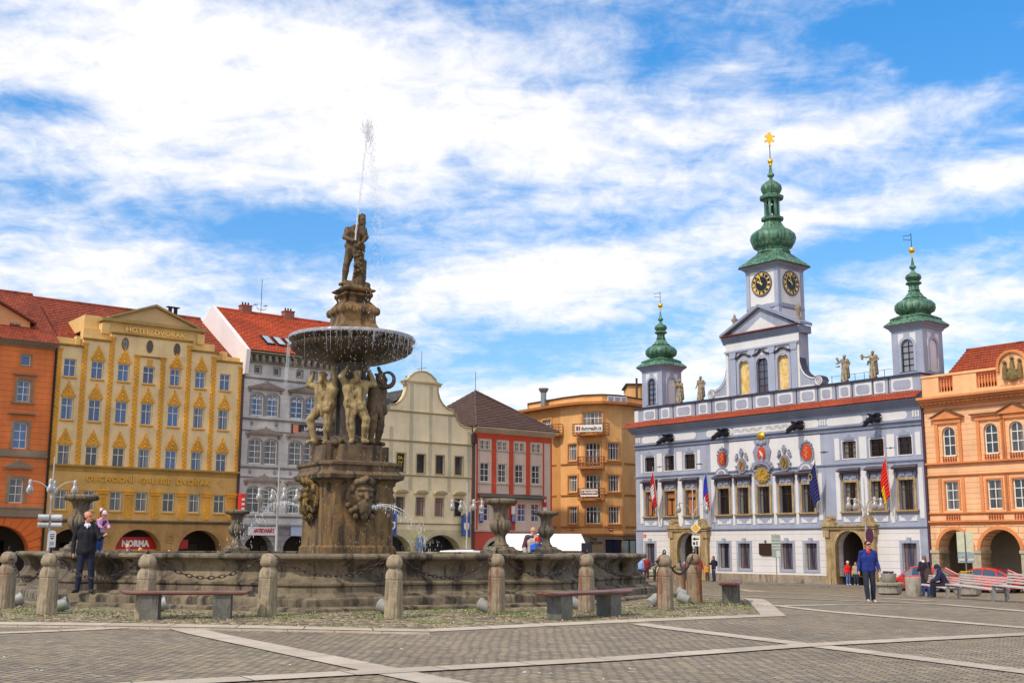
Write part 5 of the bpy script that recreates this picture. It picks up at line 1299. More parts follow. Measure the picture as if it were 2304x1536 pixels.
    for c, kd in ((3.45, 'seg'), (5.07, 'tri'), (6.89, 'seg')):
        P = [(c-.72, 15.62), (c-.45, 15.66)]+([(c-.25, 15.8), (c, 15.86), (c+.25, 15.8)] if kd == 'seg' else [(c-.2, 15.82), (c, 16.02), (c+.2, 15.82)])+[(c+.45, 15.66), (c+.72, 15.62)]
        m.tube([(x, y0-.1, z) for x, z in P], .09, 6)
    b.part('gable_hoods', m, LEAD)
    m = MB(); ledge(m, ga-.25, gb+.25, 16.78, .42, .3, 4); m.box(ga-.25, gb+.25, -.03, 1.0, 16.72, 17.22)
    for (p, q_) in (((ga-.35, 17.24), (gc, 18.98)), ((gc, 18.98), (gb+.35, 17.24))):
        m.add([(p[0], -.3, p[1]), (q_[0], -.3, q_[1]), (q_[0], -.3, q_[1]+.2), (p[0], -.3, p[1]+.2), (p[0], 1.0, p[1]), (q_[0], 1.0, q_[1]), (q_[0], 1.0, q_[1]+.2), (p[0], 1.0, p[1]+.2)], [(0, 1, 2, 3), (0, 4, 5, 1), (2, 6, 7, 3), (4, 7, 6, 5), (0, 3, 7, 4), (1, 5, 6, 2)])
    b.part('pediment_cornice', m, BLUEG)
    m = MB(); m.prism([(ga, 17.22), (gb, 17.22), (gc, 18.95)], -.0, .95); b.part('pediment', m, BLUE)
    m = MB(); m.prism([(gc-1.35, 17.42), (gc+1.35, 17.42), (gc, 18.25)], -.04, .002); b.part('pediment_field', m, HWHITE)
    m = MB(); m.box(ga-.15, gb+.15, -.5, -.02, 17.225, 17.29); b.part('pediment_tiles', m, TILE_HALL)
    # volutes
    for s_ in (-1, 1):
        e = ga if s_ < 0 else gb; m = MB(); rimp = []
        def V(x, z): return (e+s_*x, z)
        cur = [(0, 15.0), (.06, 14.6), (.2, 14.2), (.42, 13.9), (.75, 13.66), (1.05, 13.55), (1.25, 13.56), (1.5, 13.62), (1.72, 13.5), (1.82, 13.28), (1.72, 13.06), (1.5, 12.975)]
        poly = [V(0, 12.975)]+[V(x, z) for x, z in cur[::-1]]
        if s_ > 0: poly = [poly[0]]+poly[1:]
        if s_ < 0: poly = poly[::-1]
        m.prism(poly, -.03, .55); vo = b.part('volute', m, BLUE)
        w = MB(); w.tube([(V(x-.07, z)[0]*1.0, -.05, z-.07) for x, z in cur[:7]], .055, 6); w.torus((V(1.48, 0)[0], -.05, 13.27), .26, .05, (0, 1, 0), 18, 6); w.torus((V(1.48, 0)[0], -.05, 13.27), .12, .035, (0, 1, 0), 14, 6); w.box(min(V(0.02, 0)[0], V(1.1, 0)[0]), max(V(.02, 0)[0], V(1.1, 0)[0]), -.05, -.031, 12.98, 13.08); w.build('white_trim', HWHITE, vo)
        t = MB()
        for (x0, z0), (x1, z1) in zip(cur[:-1], cur[1:]):
            a, c = V(x0, z0), V(x1, z1); t.face([(a[0], -.07, a[1]+.02), (c[0], -.07, c[1]+.02), (c[0], .6, c[1]+.02), (a[0], .6, a[1]+.02)]); t.face([(a[0], -.07, a[1]+.02), (c[0], -.07, c[1]+.02), (c[0], -.07, c[1]-.03), (a[0], -.07, a[1]-.03)])
        t.build('lead_cover', LEAD, vo)
    # finial urns on the pediment ends
    for u in (2.4, 8.05):
        m = MB(); m.lathe([(.2, 0), (.2, .1), (.1, .16), (.12, .3), (.16, .55), (.24, .72), (.24, .8), (.12, .86), (.1, 1.0), (.06, 1.12), (.02, 1.2)], 14, (u, .3, 17.75)); m.box(u-.2, u+.2, .1, .5, 17.22, 17.75); b.part('finial_urn', m, stone('urn_stone', (170, 150, 130), (120, 104, 96), scale=3), smooth=40)
    # ---- towers
    def facs4(uc, yc, s): # four face frames (origin,dir)
        return [((uc-s/2, yc-s/2), (1, 0)), ((uc+s/2, yc-s/2), (0, 1)), ((uc+s/2, yc+s/2), (-1, 0)), ((uc-s/2, yc+s/2), (0, -1))]

    def tower(uc, s, z0, z1, name, y0=.42):
        yc = y0+s/2; walls = []
        for i, (o, d) in enumerate(facs4(uc, yc, s)):
            ang = math.atan2(d[1], d[0]); m = MB()
            wall(m, 0, s, z0, z1, [(s/2-.44, s/2+.44, z0+.18, z0+2.25, .44)] if name != 'clock' else [], 0, .16 if i == 0 else .08)
            w = m.build('tower_wall', BLUE, b.root, (o[0]-b.uc, o[1], 0), ang); walls.append(w)
            m = MB()
            if name != 'clock':
                m2 = MB(); archband(m2, s/2, .44, z0+1.81, .44, .17, -.05, .002, down=1.6); m2.build('arch_surround', plaster('hall_blue2', (164, 170, 190), .1), w)
                if i == 0:
                    q = MB(); q.box(s/2-.44, s/2+.44, .13, .15, z0+.18, z0+1.81); q.prism([(x, z) for x, z in arcpts(s/2, .43, z0+1.81, .42)][::-1], .13, .15); q.build('pane', glass('glass_grey', (104, 104, 122), .12), w)
                    q = MB(); 
                    for x in (-.42, 0, .38): q.box(s/2+x, s/2+x+.045, .08, .12, z0+.18, z0+2.1 if x == 0 else z0+1.81)
                    for k in range(5): q.box(s/2-.42, s/2+.42, .08, .12, z0+.2+k*.4, z0+.235+k*.4)
                    q.build('window_bars', DARKIN, w)
                else: q = MB(); q.box(s/2-.45, s/2+.45, .07, .09, z0+.15, z0+2.25); q.build('blind_niche', HWHITE, w)
                for x in (s/2-.62, s/2+.62-.42+.02): m.prism([(x, z0+1.75), (x+.08, z0+2.1), (x+.4, z0+2.4), (x+.4, z0+2.62), (x, z0+2.62)] if x < s/2-.2 else [(x+.4, z0+1.75), (x+.4, z0+2.62), (x, z0+2.62), (x, z0+2.4), (x+.32, z0+2.1)], -.03, .002)
            else:
                m.box(.3, s-.3, -.03, .002, z0+.1, 18.85); m.box(.3, s-.3, -.03, .002, 19.25, z1-.25)
                q = MB(); q.box(-.06, s+.06, -.08, .003, 18.95, 19.1); q.build('tower_band', BLUEG, w)
            m.build('white_field', HWHITE, w)
        return yc

    def bulb(uc, yc, half, prof, z, name='copper_roof', n=32, vs=1.06, rs=1.04):
        """prof rows: (r, dz, squareness 0 square .. 1 round/octagonal)"""
        R = []
        for r_, dz, rd in prof:
            row = []; r_ *= rs; dz *= vs
            for k in range(n):
                a = 2*math.pi*k/n+math.pi/n; sq = squareish(a, 14); oc = 1/max(abs(math.cos(((a+math.pi/8) % (math.pi/4))-math.pi/8)), .9)
                lob = 1+.035*math.cos(8*a)*(1 if rd > 1.5 else 0); q = sq*(1-min(rd, 1))+oc*min(rd, 1)*lob; row.append((uc+r_*q*math.cos(a), yc+r_*q*math.sin(a), z+dz))
            R.append(row)
        m = MB(); m.rings(R); return b.part(name, m, COPPER, smooth=38)
    # side towers
    for uc, s, sc_ in ((-6.15, 2.15, 1.0), (16.18, 2.2, 1.0)):
        z0, z1 = 12.97, 16.12; yc = tower(uc, s, z0, z1, 'side'); h = s/2
        m = MB(); R = []
        for r_, z in ((h+.05, z1-.3), (h+.1, z1-.18), (h+.26, z1-.05), (h+.34, z1+.04)): R.append([(uc-r_, yc-r_, z), (uc+r_, yc-r_, z), (uc+r_, yc+r_, z), (uc-r_, yc+r_, z)])
        m.rings(R); b.part('tower_cornice', m, BLUEG)
        prof = [(h+.40, .04, 0), (h+.36, .12, 0), (h+.14, .3, 0), (h+.05, .42, 0), (h+.10, .46, 0), (h-.15, .60, 0), (h-.32, .72, .5), (h-.2, .8, 1), (h+.0, .92, 1.6), (h+.08, 1.1, 1.8), (h+.06, 1.32, 1.8), (h-.1, 1.5, 1.7), (h-.34, 1.62, 1), (h-.45, 1.66, 1), (h-.40, 1.70, 1), (h-.55, 1.82, 1), (h-.70, 2.05, 1), (.30, 2.14, 1), (.36, 2.2, 1), (.3, 2.26, 1), (.28, 2.5, 1), (.34, 2.56, 1), (.47, 2.64, 1), (.42, 2.72, 1), (.3, 2.78, 1), (.4, 2.86, 1.6), (.47, 3.0, 1.8), (.42, 3.16, 1.7), (.22, 3.28, 1), (.1, 3.4, 1), (.08, 3.5, 1), (.19, 3.6, 1), (.2, 3.68, 1), (.1, 3.8, 1), (.05, 4.1, 1), (.03, 4.35, 1)]
        bulb(uc, yc, h, prof, z1)
        m = MB(); m.ball((uc, yc, z1+5.0), .2, 14, 10); m.tube([(uc, yc, z1+4.5), (uc, yc, z1+4.85)], .05, 8); b.part('gilded_ball', m, GOLD, smooth=50)
        m = MB(); m.tube([(uc, yc, z1+5.1), (uc, yc, z1+6.1)], .022, 6); m.tube([(uc, yc, z1+6.0), (uc-.42, yc-.25, z1+5.95), (uc-.4, yc-.25, z1+5.7), (uc, yc, z1+5.65)], .02, 5); b.part('weather_vane', m, DARKIN)
    # clock tower
    uc, s = 4.86, 2.75; z0, z1 = 16.5, 22.0; yc = tower(uc, s, z0, z1, 'clock', .5); h = s/2
    m = MB(); R = []
    for r_, z in ((h+.05, z1-.3), (h+.1, z1-.15), (h+.3, z1), (h+.38, z1+.1)): R.append([(uc-r_, yc-r_, z), (uc+r_, yc-r_, z), (uc+r_, yc+r_, z), (uc-r_, yc+r_, z)])
    m.rings(R); b.part('tower_cornice', m, BLUEG)
    m = MB()
    for sx in (-1, 1):
        for sy in (-1, 1): m.box(uc+sx*h-(.28 if sx > 0 else .06), uc+sx*h+(.06 if sx > 0 else .28), yc+sy*h-(.28 if sy > 0 else .06), yc+sy*h+(.06 if sy > 0 else .28), z0, z1-.3)
    b.part('tower_pilasters', m, plaster('hall_blue2', (164, 170, 190), .1))
    prof = [(h+.46, .1, 0), (h+.3, .28, 0), (h+.02, .5, 0), (h-.2, .75, .2), (h-.36, .95, .5), (h-.30, 1.02, 1), (h-.32, 1.1, 1), (h-.38, 1.16, 1), (h-.34, 1.3, 1), (h-.12, 1.42, 1), (h-.08, 1.5, 1.2), (h+.02, 1.7, 1.8), (h+.1, 1.95, 1.9), (h+.04, 2.2, 1.9), (h-.2, 2.42, 1.8), (h-.5, 2.56, 1.2), (h-.56, 2.6, 1), (h-.7, 2.8, 1), (h-.82, 3.0, 1), (h-.86, 3.1, 1), (h-.66, 3.16, 1), (h-.66, 3.3, 1), (h-.78, 3.36, 1)]
    bulb(uc, yc, h, prof, z1, vs=1.155, rs=1.08)
    m = MB(); zl = z1+3.36*1.155
    for k in range(8):
        a = math.pi/4*k+math.pi/8; m.M = Matrix.Translation((uc+.48*math.cos(a), yc+.48*math.sin(a), zl)) @ Matrix.Rotation(a, 4, 'Z'); m.box(-.07, .07, -.085, .085, 0, 1.3)
        m.M = Matrix.Translation((uc, yc, zl)) @ Matrix.Rotation(a+math.pi/8+math.pi/2, 4, 'Z'); 
        P = [(-.2, 1.3)]+[(x, z) for x, z in arcpts(0, .13, 1.02, .18, 8)]+[(.2, 1.3)]; 
        for q in range(1, len(P)-2): m.add([(P[q][0], -.48, P[q][1]), (P[q+1][0], -.48, P[q+1][1]), (P[q+1][0], -.48, 1.3), (P[q][0], -.48, 1.3)], [(0, 1, 2, 3)])
    m.M = None; b.part('lantern', m, COPPER)
    m = MB(); m.lathe([(.16, zl+.35), (.18, zl+.5), (.1, zl+.85), (.03, zl+.9)], 10, (uc, yc, 0)); b.part('bell', m, DARKIN, smooth=50)
    bulb(uc, yc, h, [(.6, 0, 1), (.74, .05, 1), (.76, .2, 1), (.6, .28, 1), (.5, .36, 1), (.6, .5, 1.6), (.68, .7, 1.9), (.62, .92, 1.8), (.4, 1.1, 1.2), (.2, 1.22, 1), (.1, 1.32, 1), (.1, 1.42, 1), (.22, 1.52, 1), (.22, 1.62, 1), (.12, 1.74, 1), (.08, 2.0, 1), (.06, 2.25, 1)], zl+1.28, vs=1.2, rs=1.1)
    zt = zl+1.28+2.25*1.2
    m = MB(); m.ball((uc, yc, zt+.25), .2, 14, 10); m.tube([(uc, yc, zt-.1), (uc, yc, zt+.1)], .12, 8); b.part('gilded_ball', m, GOLD, smooth=50)
    m = MB(); m.tube([(uc, yc, zt+.4), (uc, yc, zt+1.55)], .03, 6); b.part('spire_rod', m, DARKIN)
    m = MB(); r = random.Random(8)     # gilded rampant figure: ragged silhouette
    zc = zt+1.9; P = [(x*.85, z*.9) for x, z in [(-.05, -.5), (.1, -.5), (.08, -.3), (.2, -.12), (.35, -.24), (.42, -.1), (.22, .05), (.3, .2), (.48, .22), (.42, .36), (.2, .32), (.16, .5), (-.03, .62), (-.2, .5), (-.14, .35), (-.36, .44), (-.42, .28), (-.2, .15), (-.25, 0), (-.46, -.06), (-.42, -.22), (-.15, -.15), (-.1, -.3)]]
    m.M = Matrix.Translation((uc, yc, zc)) @ Matrix.Rotation(.75, 4, 'Z'); m.prism(P, -.05, .05); m.M = None; b.part('gilded_lion', m, GOLD)
    # clocks
    blk, gold2 = simple('clock_black', (16, 14, 18), .35), simple('clock_gold', (250, 206, 110), .4, .3)
    for face, (ox, oy, ang) in enumerate(((uc, yc-h-.03, 0), (uc+h+.03, yc, math.pi/2))):
        root2 = None; m = MB(); R = .86; zc = 20.75
        m.prism([(R*math.cos(2*math.pi*k/40), R*math.sin(2*math.pi*k/40)) for k in range(40)], -.05, .02); ck = m.build('clock_face', blk, b.root, (ox-b.uc, oy, zc), ang)
        m = MB(); m.torus((0, -.05, 0), R, .05, (0, 1, 0), 40, 6); m.build('rim', simple('clock_rim', (90, 84, 96), .6), ck)
        m = MB(); m.torus((0, -.055, 0), R-.07, .014, (0, 1, 0), 40, 5); m.torus((0, -.055, 0), R-.33, .01, (0, 1, 0), 36, 5); 
        m.build('gilded_ring', gold2, ck)
        for k, t in enumerate(('XII', 'I', 'II', 'III', 'IIII', 'V', 'VI', 'VII', 'VIII', 'IX', 'X', 'XI')):
            me = text_mesh(t, .26, .02, bold=.012, spacing=.85); a = math.radians(30*k); rr = R-.2
            me.transform(Matrix.Rotation(a, 4, 'Y')); me.materials.clear(); me.materials.append(gold2); link('numeral', me, ck, (rr*math.sin(a), -.06, rr*math.cos(a)))
        for L, w, dg in ((.42, .05, -57), (.66, .035, -18)):
            m = MB(); a = math.radians(dg); m.M = Matrix.Rotation(a, 4, 'Y'); m.prism([(-w, -.12), (w, -.12), (w*.6, L*.6), (w*1.8, L*.72), (0, L), (-w*1.8, L*.72), (-w*.6, L*.6)], -.1, -.085); m.M = None; m.build('clock_hand', gold2, ck)
        m = MB(); m.ball((0, -.1, 0), .06, 8, 6); m.build('hub', gold2, ck)
    # gargoyles
    gm_ = simple('bronze_dark', (34, 30, 38), .45, .5)
    for x, y in ((1490, 990), (1614, 980), (1782, 961), (1955, 945)):
        u = FB.px(x+22, y)[0]; m = MB(); z = 10.12
        body = [(u, 0, z+.22), (u, -.35, z+.26), (u, -.75, z+.2), (u, -1.1, z+.05), (u, -1.35, z-.12), (u, -1.5, z-.3)]
        m.tube(body, [.2, .26, .24, .17, .14, .08], 10); m.ball((u, -1.32, z-.06), (.15, .24, .14), 10, 8); m.tube([(u, -1.4, z-.12), (u, -1.72, z-.34)], [.1, .05], 8); m.tube([(u, -1.36, z-.02), (u, -1.66, z-.1)], [.08, .03], 8)
        for s_ in (-1, 1): 
            m.add([(u+s_*.1, -.2, z+.35), (u+s_*.16, -.95, z+.42), (u+s_*.3, -.75, z+.55), (u+s_*.34, -.35, z+.58), (u+s_*.26, .0, z+.45), (u+s_*.12, -.25, z+.3)], [(0, 1, 2), (0, 2, 3), (0, 3, 4), (5, 1, 2), (5, 2, 3), (5, 3, 4), (5, 4, 0)]); m.tube([(u+s_*.06, -1.25, z+.05), (u+s_*.1, -1.15, z+.26)], [.04, .01], 6)
            m.tube([(u+s_*.16, -.8, z+.1), (u+s_*.2, -1.0, z-.12), (u+s_*.16, -1.12, z-.1)], [.07, .05, .04], 6)
        b.part('gargoyle', m, gm_, smooth=50)
    # crests
    def oval(uc_, zc, w, h_, y0, y1, n=22, egg=.0): return [(uc_+w*math.cos(2*math.pi*k/n)*(1-egg*math.sin(2*math.pi*k/n)), zc+h_*math.sin(2*math.pi*k/n)) for k in range(n)]
    redm, goldm, gr = plaster('crest_red', (206, 72, 36), .3), plaster('crest_gold', (190, 150, 66), .5, .8, stain=(110, 92, 66), stain_amt=.95, stain_scale=6), plaster('crest_grey', (150, 152, 172), .25, .8)
    pinkm = plaster('crest_pink', (176, 140, 104), .35, .8)
    def crest(uc_, zc, w, h_, fm, knobs, name='crest', egg=.1):
        m = MB(); m.prism(oval(uc_, zc, w+.14, h_+.14, 0, 0, egg=egg), -.1, -.02)
        for dx, dz, rr in knobs: m.ball((uc_+dx, -.12, zc+dz), (rr, .08, rr*1.1), 8, 6)
        o = b.part(name, m, gr); q = MB(); q.prism(oval(uc_, zc, w, h_, 0, 0, egg=egg), -.14, -.101); f = q.build('shield', fm, o)
        q = MB()
        for k in range(5): q.ball((uc_+rnd.uniform(-.12, .12)*w/.4, -.145, zc+(-.3+k*.15)*h_/.55), (.06, .02, .07), 6, 5)
        q.build('relief', plaster('relief_pale', (222, 160, 90), .3) if fm is redm else simple('relief_dark', (70, 50, 40), .8), o); return o
    kn = [(-.36, .5, .09), (.36, .5, .09), (-.45, .28, .06), (.45, .28, .06), (0, .72, .12), (-.2, .66, .07), (.2, .66, .07)]
    crest(1.24, 8.6, .38, .5, redm, kn); crest(8.6, 8.6, .42, .55, redm, kn)
    kn2 = [(0, .92, .2), (0, 1.12, .1), (-.42, .62, .14), (.42, .62, .14), (-.5, .45, .1), (.5, .45, .1), (-.4, .8, .08), (.4, .8, .08), (0, .7, .1), (-.45, -.3, .09), (.45, -.3, .09), (-.5, -.05, .08), (.5, -.05, .08)]
    crest(2.98, 8.02, .28, .4, pinkm, kn2); crest(6.72, 8.02, .3, .42, goldm, kn2)
    m = MB(); m.prism([(4.1, 7.6), (5.5, 7.6), (5.45, 8.3), (5.6, 8.9), (5.35, 9.3), (5.5, 9.72), (4.1, 9.72), (4.25, 9.3), (4.0, 8.9), (4.15, 8.3)], -.1, -.03)
    for dx, z, rr in ((-.7, 8.0, .2), (.7, 8.0, .2), (-.85, 7.8, .16), (.85, 7.8, .16), (-.45, 8.15, .18), (.45, 8.15, .18), (0, 8.2, .22), (-.6, 7.55, .12), (.6, 7.55, .12), (-.3, 9.5, .16), (.3, 9.5, .16), (0, 9.45, .2)): m.ball((4.8+dx, -.14, z), (rr, .1, rr*.9), 8, 6)
    m.tube([(4.05, -.2, 7.62), (4.3, -.25, 7.95), (4.8, -.28, 8.08), (5.3, -.25, 7.95), (5.55, -.2, 7.62)], .07, 6)
    o = b.part('central_cartouche', m, gr); q = MB(); q.prism(oval(4.8, 8.72, .34, .5, 0, 0), -.15, -.101); q.build('red_shield', redm, o)
    q = MB(); q.tube([(4.68, -.17, 8.95), (4.78, -.17, 8.75), (4.9, -.17, 8.6), (4.88, -.17, 8.42)], [.03, .07, .06, .03], 6); q.tube([(4.7, -.17, 8.6), (4.95, -.17, 8.75)], .03, 5); q.build('relief', HWHITE, o)
    q = MB(); q.ball((4.8, -.12, 9.98), (.38, .16, .26), 14, 8); q.build('gilded_boss', GOLD, o, smooth=50)
    q = MB(); q.prism(oval(4.8, 7.3, .5, .5, 0, 0), -.16, -.02); 
    for k in range(16): a = 2*math.pi*k/16; q.ball((4.8+.42*math.cos(a)*rnd.uniform(.3, 1), -.18, 7.3+.42*math.sin(a)*rnd.uniform(.3, 1)), (.1, .05, .1), 6, 5)
    for k in range(15): a = 2*math.pi*k/15; u_ = rnd.uniform(.85, 1.15); q.ball((4.8+.55*u_*math.cos(a), -.12, 7.28+.46*u_*math.sin(a)), (.1, .05, .09), 6, 5)
    q.build('golden_arms', goldm, o)
    for uc_ in (1.2, 8.52):       # segmental tops above the outer hoods
        m = MB(); m.prism(arcpts(uc_, .62, 7.44, .52, 12)[::-1], -.2, -.02); o = b.part('segment_pediment', m, gr); q = MB(); q.prism(arcpts(uc_, .42, 7.5, .32, 12)[::-1], -.23, -.201); q.build('white_field', HWHITE, o); q = MB(); q.prism(arcpts(uc_, .3, 7.53, .22, 12)[::-1], -.25, -.231); q.build('grey_field', gr, o)
    # portals
    for (a, c) in (P1, P2):
        uc_ = (a+c)/2; m = MB(); W_ = c-a
        wall(m, a-.42, c+.42, 0, 3.72, [(a, c, 0, 3.45, 1.04)], -.28, .3)
        for s_ in (-1, 1):
            x = uc_+s_*(W_/2+.42)
            m.box(min(x, x+s_*.36), max(x, x+s_*.36), -.3, .002, 0, 3.4); m.box(min(x, x+s_*.42)-.02, max(x, x+s_*.42)+.02, -.4, .002, 3.05, 3.5); m.box(min(x, x+s_*.42), max(x, x+s_*.42), -.36, .002, 0, .5)
        archband(m, uc_, W_/2, 2.41, 1.04, .16, -.36, -.279, down=2.4)
        m.box(uc_-W_/2-.9, uc_+W_/2+.9, -.42, .002, 3.55, 3.72); m.box(uc_-W_/2-1.0, uc_+W_/2+1.0, -.52, .002, 3.721, 3.82)
        p = b.part('portal', m, BEIGE)
        q = MB()
        for s_ in (-1, 1):
            e = uc_+s_*(W_/2+.95); P = [(e, 3.82), (e-s_*.2, 3.95), (e-s_*.35, 4.25), (e-s_*.5, 4.42), (e-s_*.75, 4.42), (e-s_*.85, 4.25), (e-s_*.8, 4.1), (e-s_*.95, 3.98), (e-s_*1.0, 3.82)]
            q.prism(P if s_ < 0 else P[::-1], -.45, .002); q.torus((e-s_*.62, -.46, 4.24), .13, .05, (0, 1, 0), 12, 6)
        [t.build('broken_pediment', BEIGE, p) for t in q.pieces()]
    # plaque
    m = MB(); m.prism([(4.28, 1.95), (4.55, 1.85), (5.3, 1.85), (5.42, 1.95), (5.42, 2.68), (4.28, 2.68)], -.1, -.021); m.ball((4.85, -.1, 2.8), (.06, .06, .1), 8, 6); b.part('plaque', m, simple('plaque_bronze', (64, 46, 34), .5, .4))
    m = MB(); m.box(-7.0, -6.6, -.05, -.021, 3.14, 3.34); b.part('street_sign', m, simple('plate_red2', (200, 36, 40), .5))
    m = MB(); m.box(-6.93, -6.67, -.055, -.051, 3.21, 3.26); b.part('street_sign_lettering', m, WHITE)
    m = MB(); m.tube([(u1+.02, -.1, 11), (u1+.02, -.1, .1)], .08); b.part('drainpipe', m, simple('pipe_violet', (70, 40, 60), .6))
    m = MB(); 
    for x, z in ((-5.05, 8.35), (-1.05, 8.35), (9.9, 8.55), (14.9, 8.5)): m.ball((x, -.03, z), (.08, .03, .06), 8, 6); m.tube([(x-.3, -.03, z), (x+.3, -.03, z)], .02, 5)
    b.part('iron_anchor', m, LEAD)
    # hall roof behind the parapet
    m = MB(); roof_plane(m, (u0+.2, .7, 12.4), (u1-.2, .7, 12.4), (u1-.2, 3.5, 12.95), (u0+.2, 3.5, 12.95), .5); roof_plane(m, (u1-.2, 16, 12.4), (u0+.2, 16, 12.4), (u0+.2, 3.5, 12.95), (u1-.2, 3.5, 12.95), .9); b.part('roof', m, TILE_HALL)
    return b


town_hall()


# ------------------------------------------------------------------ peach house on the right
def peach_house():
    b = Bd(FB, 24, 'peach_house', 'peach orange palace front with balustrade, arcades and red tiled roof at far right', 'house', GRP)
    u0, u1 = 17.32, 30.5
    wm = plaster('peach_render', (244, 188, 140), .14, lines=(.31, .05, .022)); pm = plaster('peach_plain', (244, 188, 136), .14); om = plaster('peach_trim', (224, 142, 86), .16); dk = plaster('peach_dark', (168, 82, 44), .2)
    cols = [18.88, 21.55, 23.1, 24.65, 27.3, 28.85]; ops = [(c-.42, c+.42, 7.76, 9.5, .42) for c in cols]+[(c-.44, c+.44, 4.6, 6.28) for c in cols]
    m = MB(); wall(m, u0, u1, 3.75, 10.9, ops, 0, .25); b.part('wall', m, wm)
    arches = [(17.85, 19.95), (20.5, 22.9), (23.4, 25.8), (26.4, 28.8)]
    m = MB(); wall(m, u0, u1, 0, 3.749, [(a, c, 0, 3.45, 1.15) for a, c in arches], -.04, 1.0); b.part('arcade_front', m, plaster('peach_rustic', (244, 194, 146), .16, .6, lines=(.36, .02, .04), joints=.8))
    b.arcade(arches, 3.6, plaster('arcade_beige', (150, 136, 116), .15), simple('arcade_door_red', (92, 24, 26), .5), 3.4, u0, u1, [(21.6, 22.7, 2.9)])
    m = MB(); [archband(m, (a+c)/2, (c-a)/2, 2.3, 1.15, .2, -.12, -.035) for a, c in arches]; b.part('arch_moulding', m, om)
    m = MB()
    for a, c in ((17.34, 17.85), (19.95, 20.5), (22.9, 23.4), (25.8, 26.4), (28.8, 29.3)): m.box(a, c, -.1, .98, 0, 2.1); m.box(a-.05, c+.05, -.16, 1.0, 2.1, 2.28); m.box(a-.03, c+.03, -.13, .99, 0, .4)
    b.part('arcade_pier', m, stone('pier_stone', (196, 184, 156), (160, 146, 120), scale=2, bump=.4))
    b.shell(u0, u1, 0, 10.9, pm, d1=12)
    m = MB(); ledge(m, u0, u1, 7.2, .2, .2); ledge(m, u0, u1, 6.55, .12, .12); ledge(m, u0, u1, 3.72, .26, .22, 3); ledge(m, u0, u1, 4.32, .14, .12); b.part('string_course', m, om)
    for i, c in enumerate(cols):
        b.window(c-.42, c+.42, 7.76, 9.5, WHITE, G_DARK, rise=.42, vb=(.5,), hb=(.37, .68), fw=.07, bw=.05, y=.12, surround=(pm, .08, .05))
        b.window(c-.44, c+.44, 4.6, 6.28, WHITE, G_DARK, vb=(.5,), hb=(.35, .68), fw=.07, bw=.05, y=.12, surround=(om, .1, .05))
    m = MB()
    for c in cols:
        for z in (7.4, 4.0+.0):
            pass
        for s_ in (-1, 1): m.box(c+s_*.75-.1, c+s_*.75+.1, -.1, .002, 7.42, 9.7); m.box(c+s_*.75-.1, c+s_*.75+.1, -.07, .002, 4.45, 6.5)
        m.box(c-.88, c+.88, -.14, .002, 9.7, 9.95)
    for a, c, tri in ((17.9, 19.85, 18.88), (20.5, 25.7, 23.1)):
        m.box(a, c, -.26, .002, 9.96, 10.04); m.prism([(tri-1.0, 10.041), (tri+1.0, 10.041), (tri, 10.5)], -.24, .002)
    b.part('window_frames', m, om)
    m = MB()
    for a, c, tri in ((17.8, 19.95, 18.88), (20.4, 25.8, 23.1)):
        for p, q in (((tri-1.1, 10.05), (tri, 10.56)), ((tri, 10.56), (tri+1.1, 10.05))): m.add([(p[0], -.34, p[1]), (q[0], -.34, q[1]), (q[0], 0, q[1]+.02), (p[0], 0, p[1]+.02), (p[0], -.34, p[1]-.06), (q[0], -.34, q[1]-.06)], [(0, 1, 2, 3), (4, 5, 1, 0)])
    m.box(20.4, 22.0, -.32, .002, 10.041, 10.1); m.box(24.2, 25.8, -.32, .002, 10.041, 10.1)
    b.part('pediment_covers', m, simple('cover_brown', (110, 76, 56), .8))
    m = MB()      # balustrades under the windows
    for c in cols:
        for z0, z1 in ((7.36, 7.72), (3.98, 4.3), (4.0, 4.3)):
            if (z0, z1) == (4.0, 4.3): continue
            for k in range(6): m.lathe([(.05, z0), (.03, z0+.06), (.06, z0+.18), (.03, z1-.06), (.05, z1)], 8, (c-.4+k*.16, -.04, 0))
    b.part('baluster', m, dk, smooth=50)
    m = MB(); ledge(m, u0-.02, u1, 10.75, .55, .75, 4); m.box(u0, u1, -.1, .003, 10.5, 10.62)
    x = u0+.1
    while x < u1: m.box(x, x+.13, -.42, .002, 10.86, 11.0); x += .3
    b.part('cornice', m, plaster('peach_cornice', (220, 144, 90), .18))
    m = MB(); m.box(u0, u1, -.06, .3, 11.32, 11.6); 
    for a, c in ((17.32, 18.45), (19.4, 20.9), (22.2, 22.35), (24.1, 25.8), (27, 30.5)): m.box(a, c, -.06, .3, 11.601, 12.55)
    m.box(u0, 22.3, -.12, .36, 12.551, 12.68); m.box(24.1, u1, -.12, .36, 12.551, 12.68)
    m.prism([(22.35, 11.601), (24.1, 11.601)]+arcpts(23.22, .87, 12.7, .8, 12)[::-1], -.1, .35); b.part('parapet', m, pm)
    m = MB()
    for a, c in ((18.45, 19.4), (20.9, 22.2), (25.8, 27)):
        n = int((c-a)/.17)
        for k in range(n): m.lathe([(.07, 11.6), (.04, 11.75), (.08, 12.0), (.035, 12.3), (.06, 12.55)], 8, (a+.09+k*(c-a)/n, .1, 0))
    b.part('parapet_baluster', m, om, smooth=50)
    m = MB(); archband(m, 23.22, .8, 12.7, .72, .16, -.25, -.1, down=.3); b.part('crest_arch', m, om)
    m = MB(); 
    for dx, hh in ((-.45, 1.1), (0, 1.35), (.45, 1.15)): m.tube([(23.22+dx, -.2, 11.9), (23.22+dx, -.2, 11.9+hh*.55), (23.22+dx, -.2, 11.9+hh*.75)], [.17, .14, .1], 8); m.ball((23.22+dx, -.2, 11.9+hh*.88), .12, 8, 8)
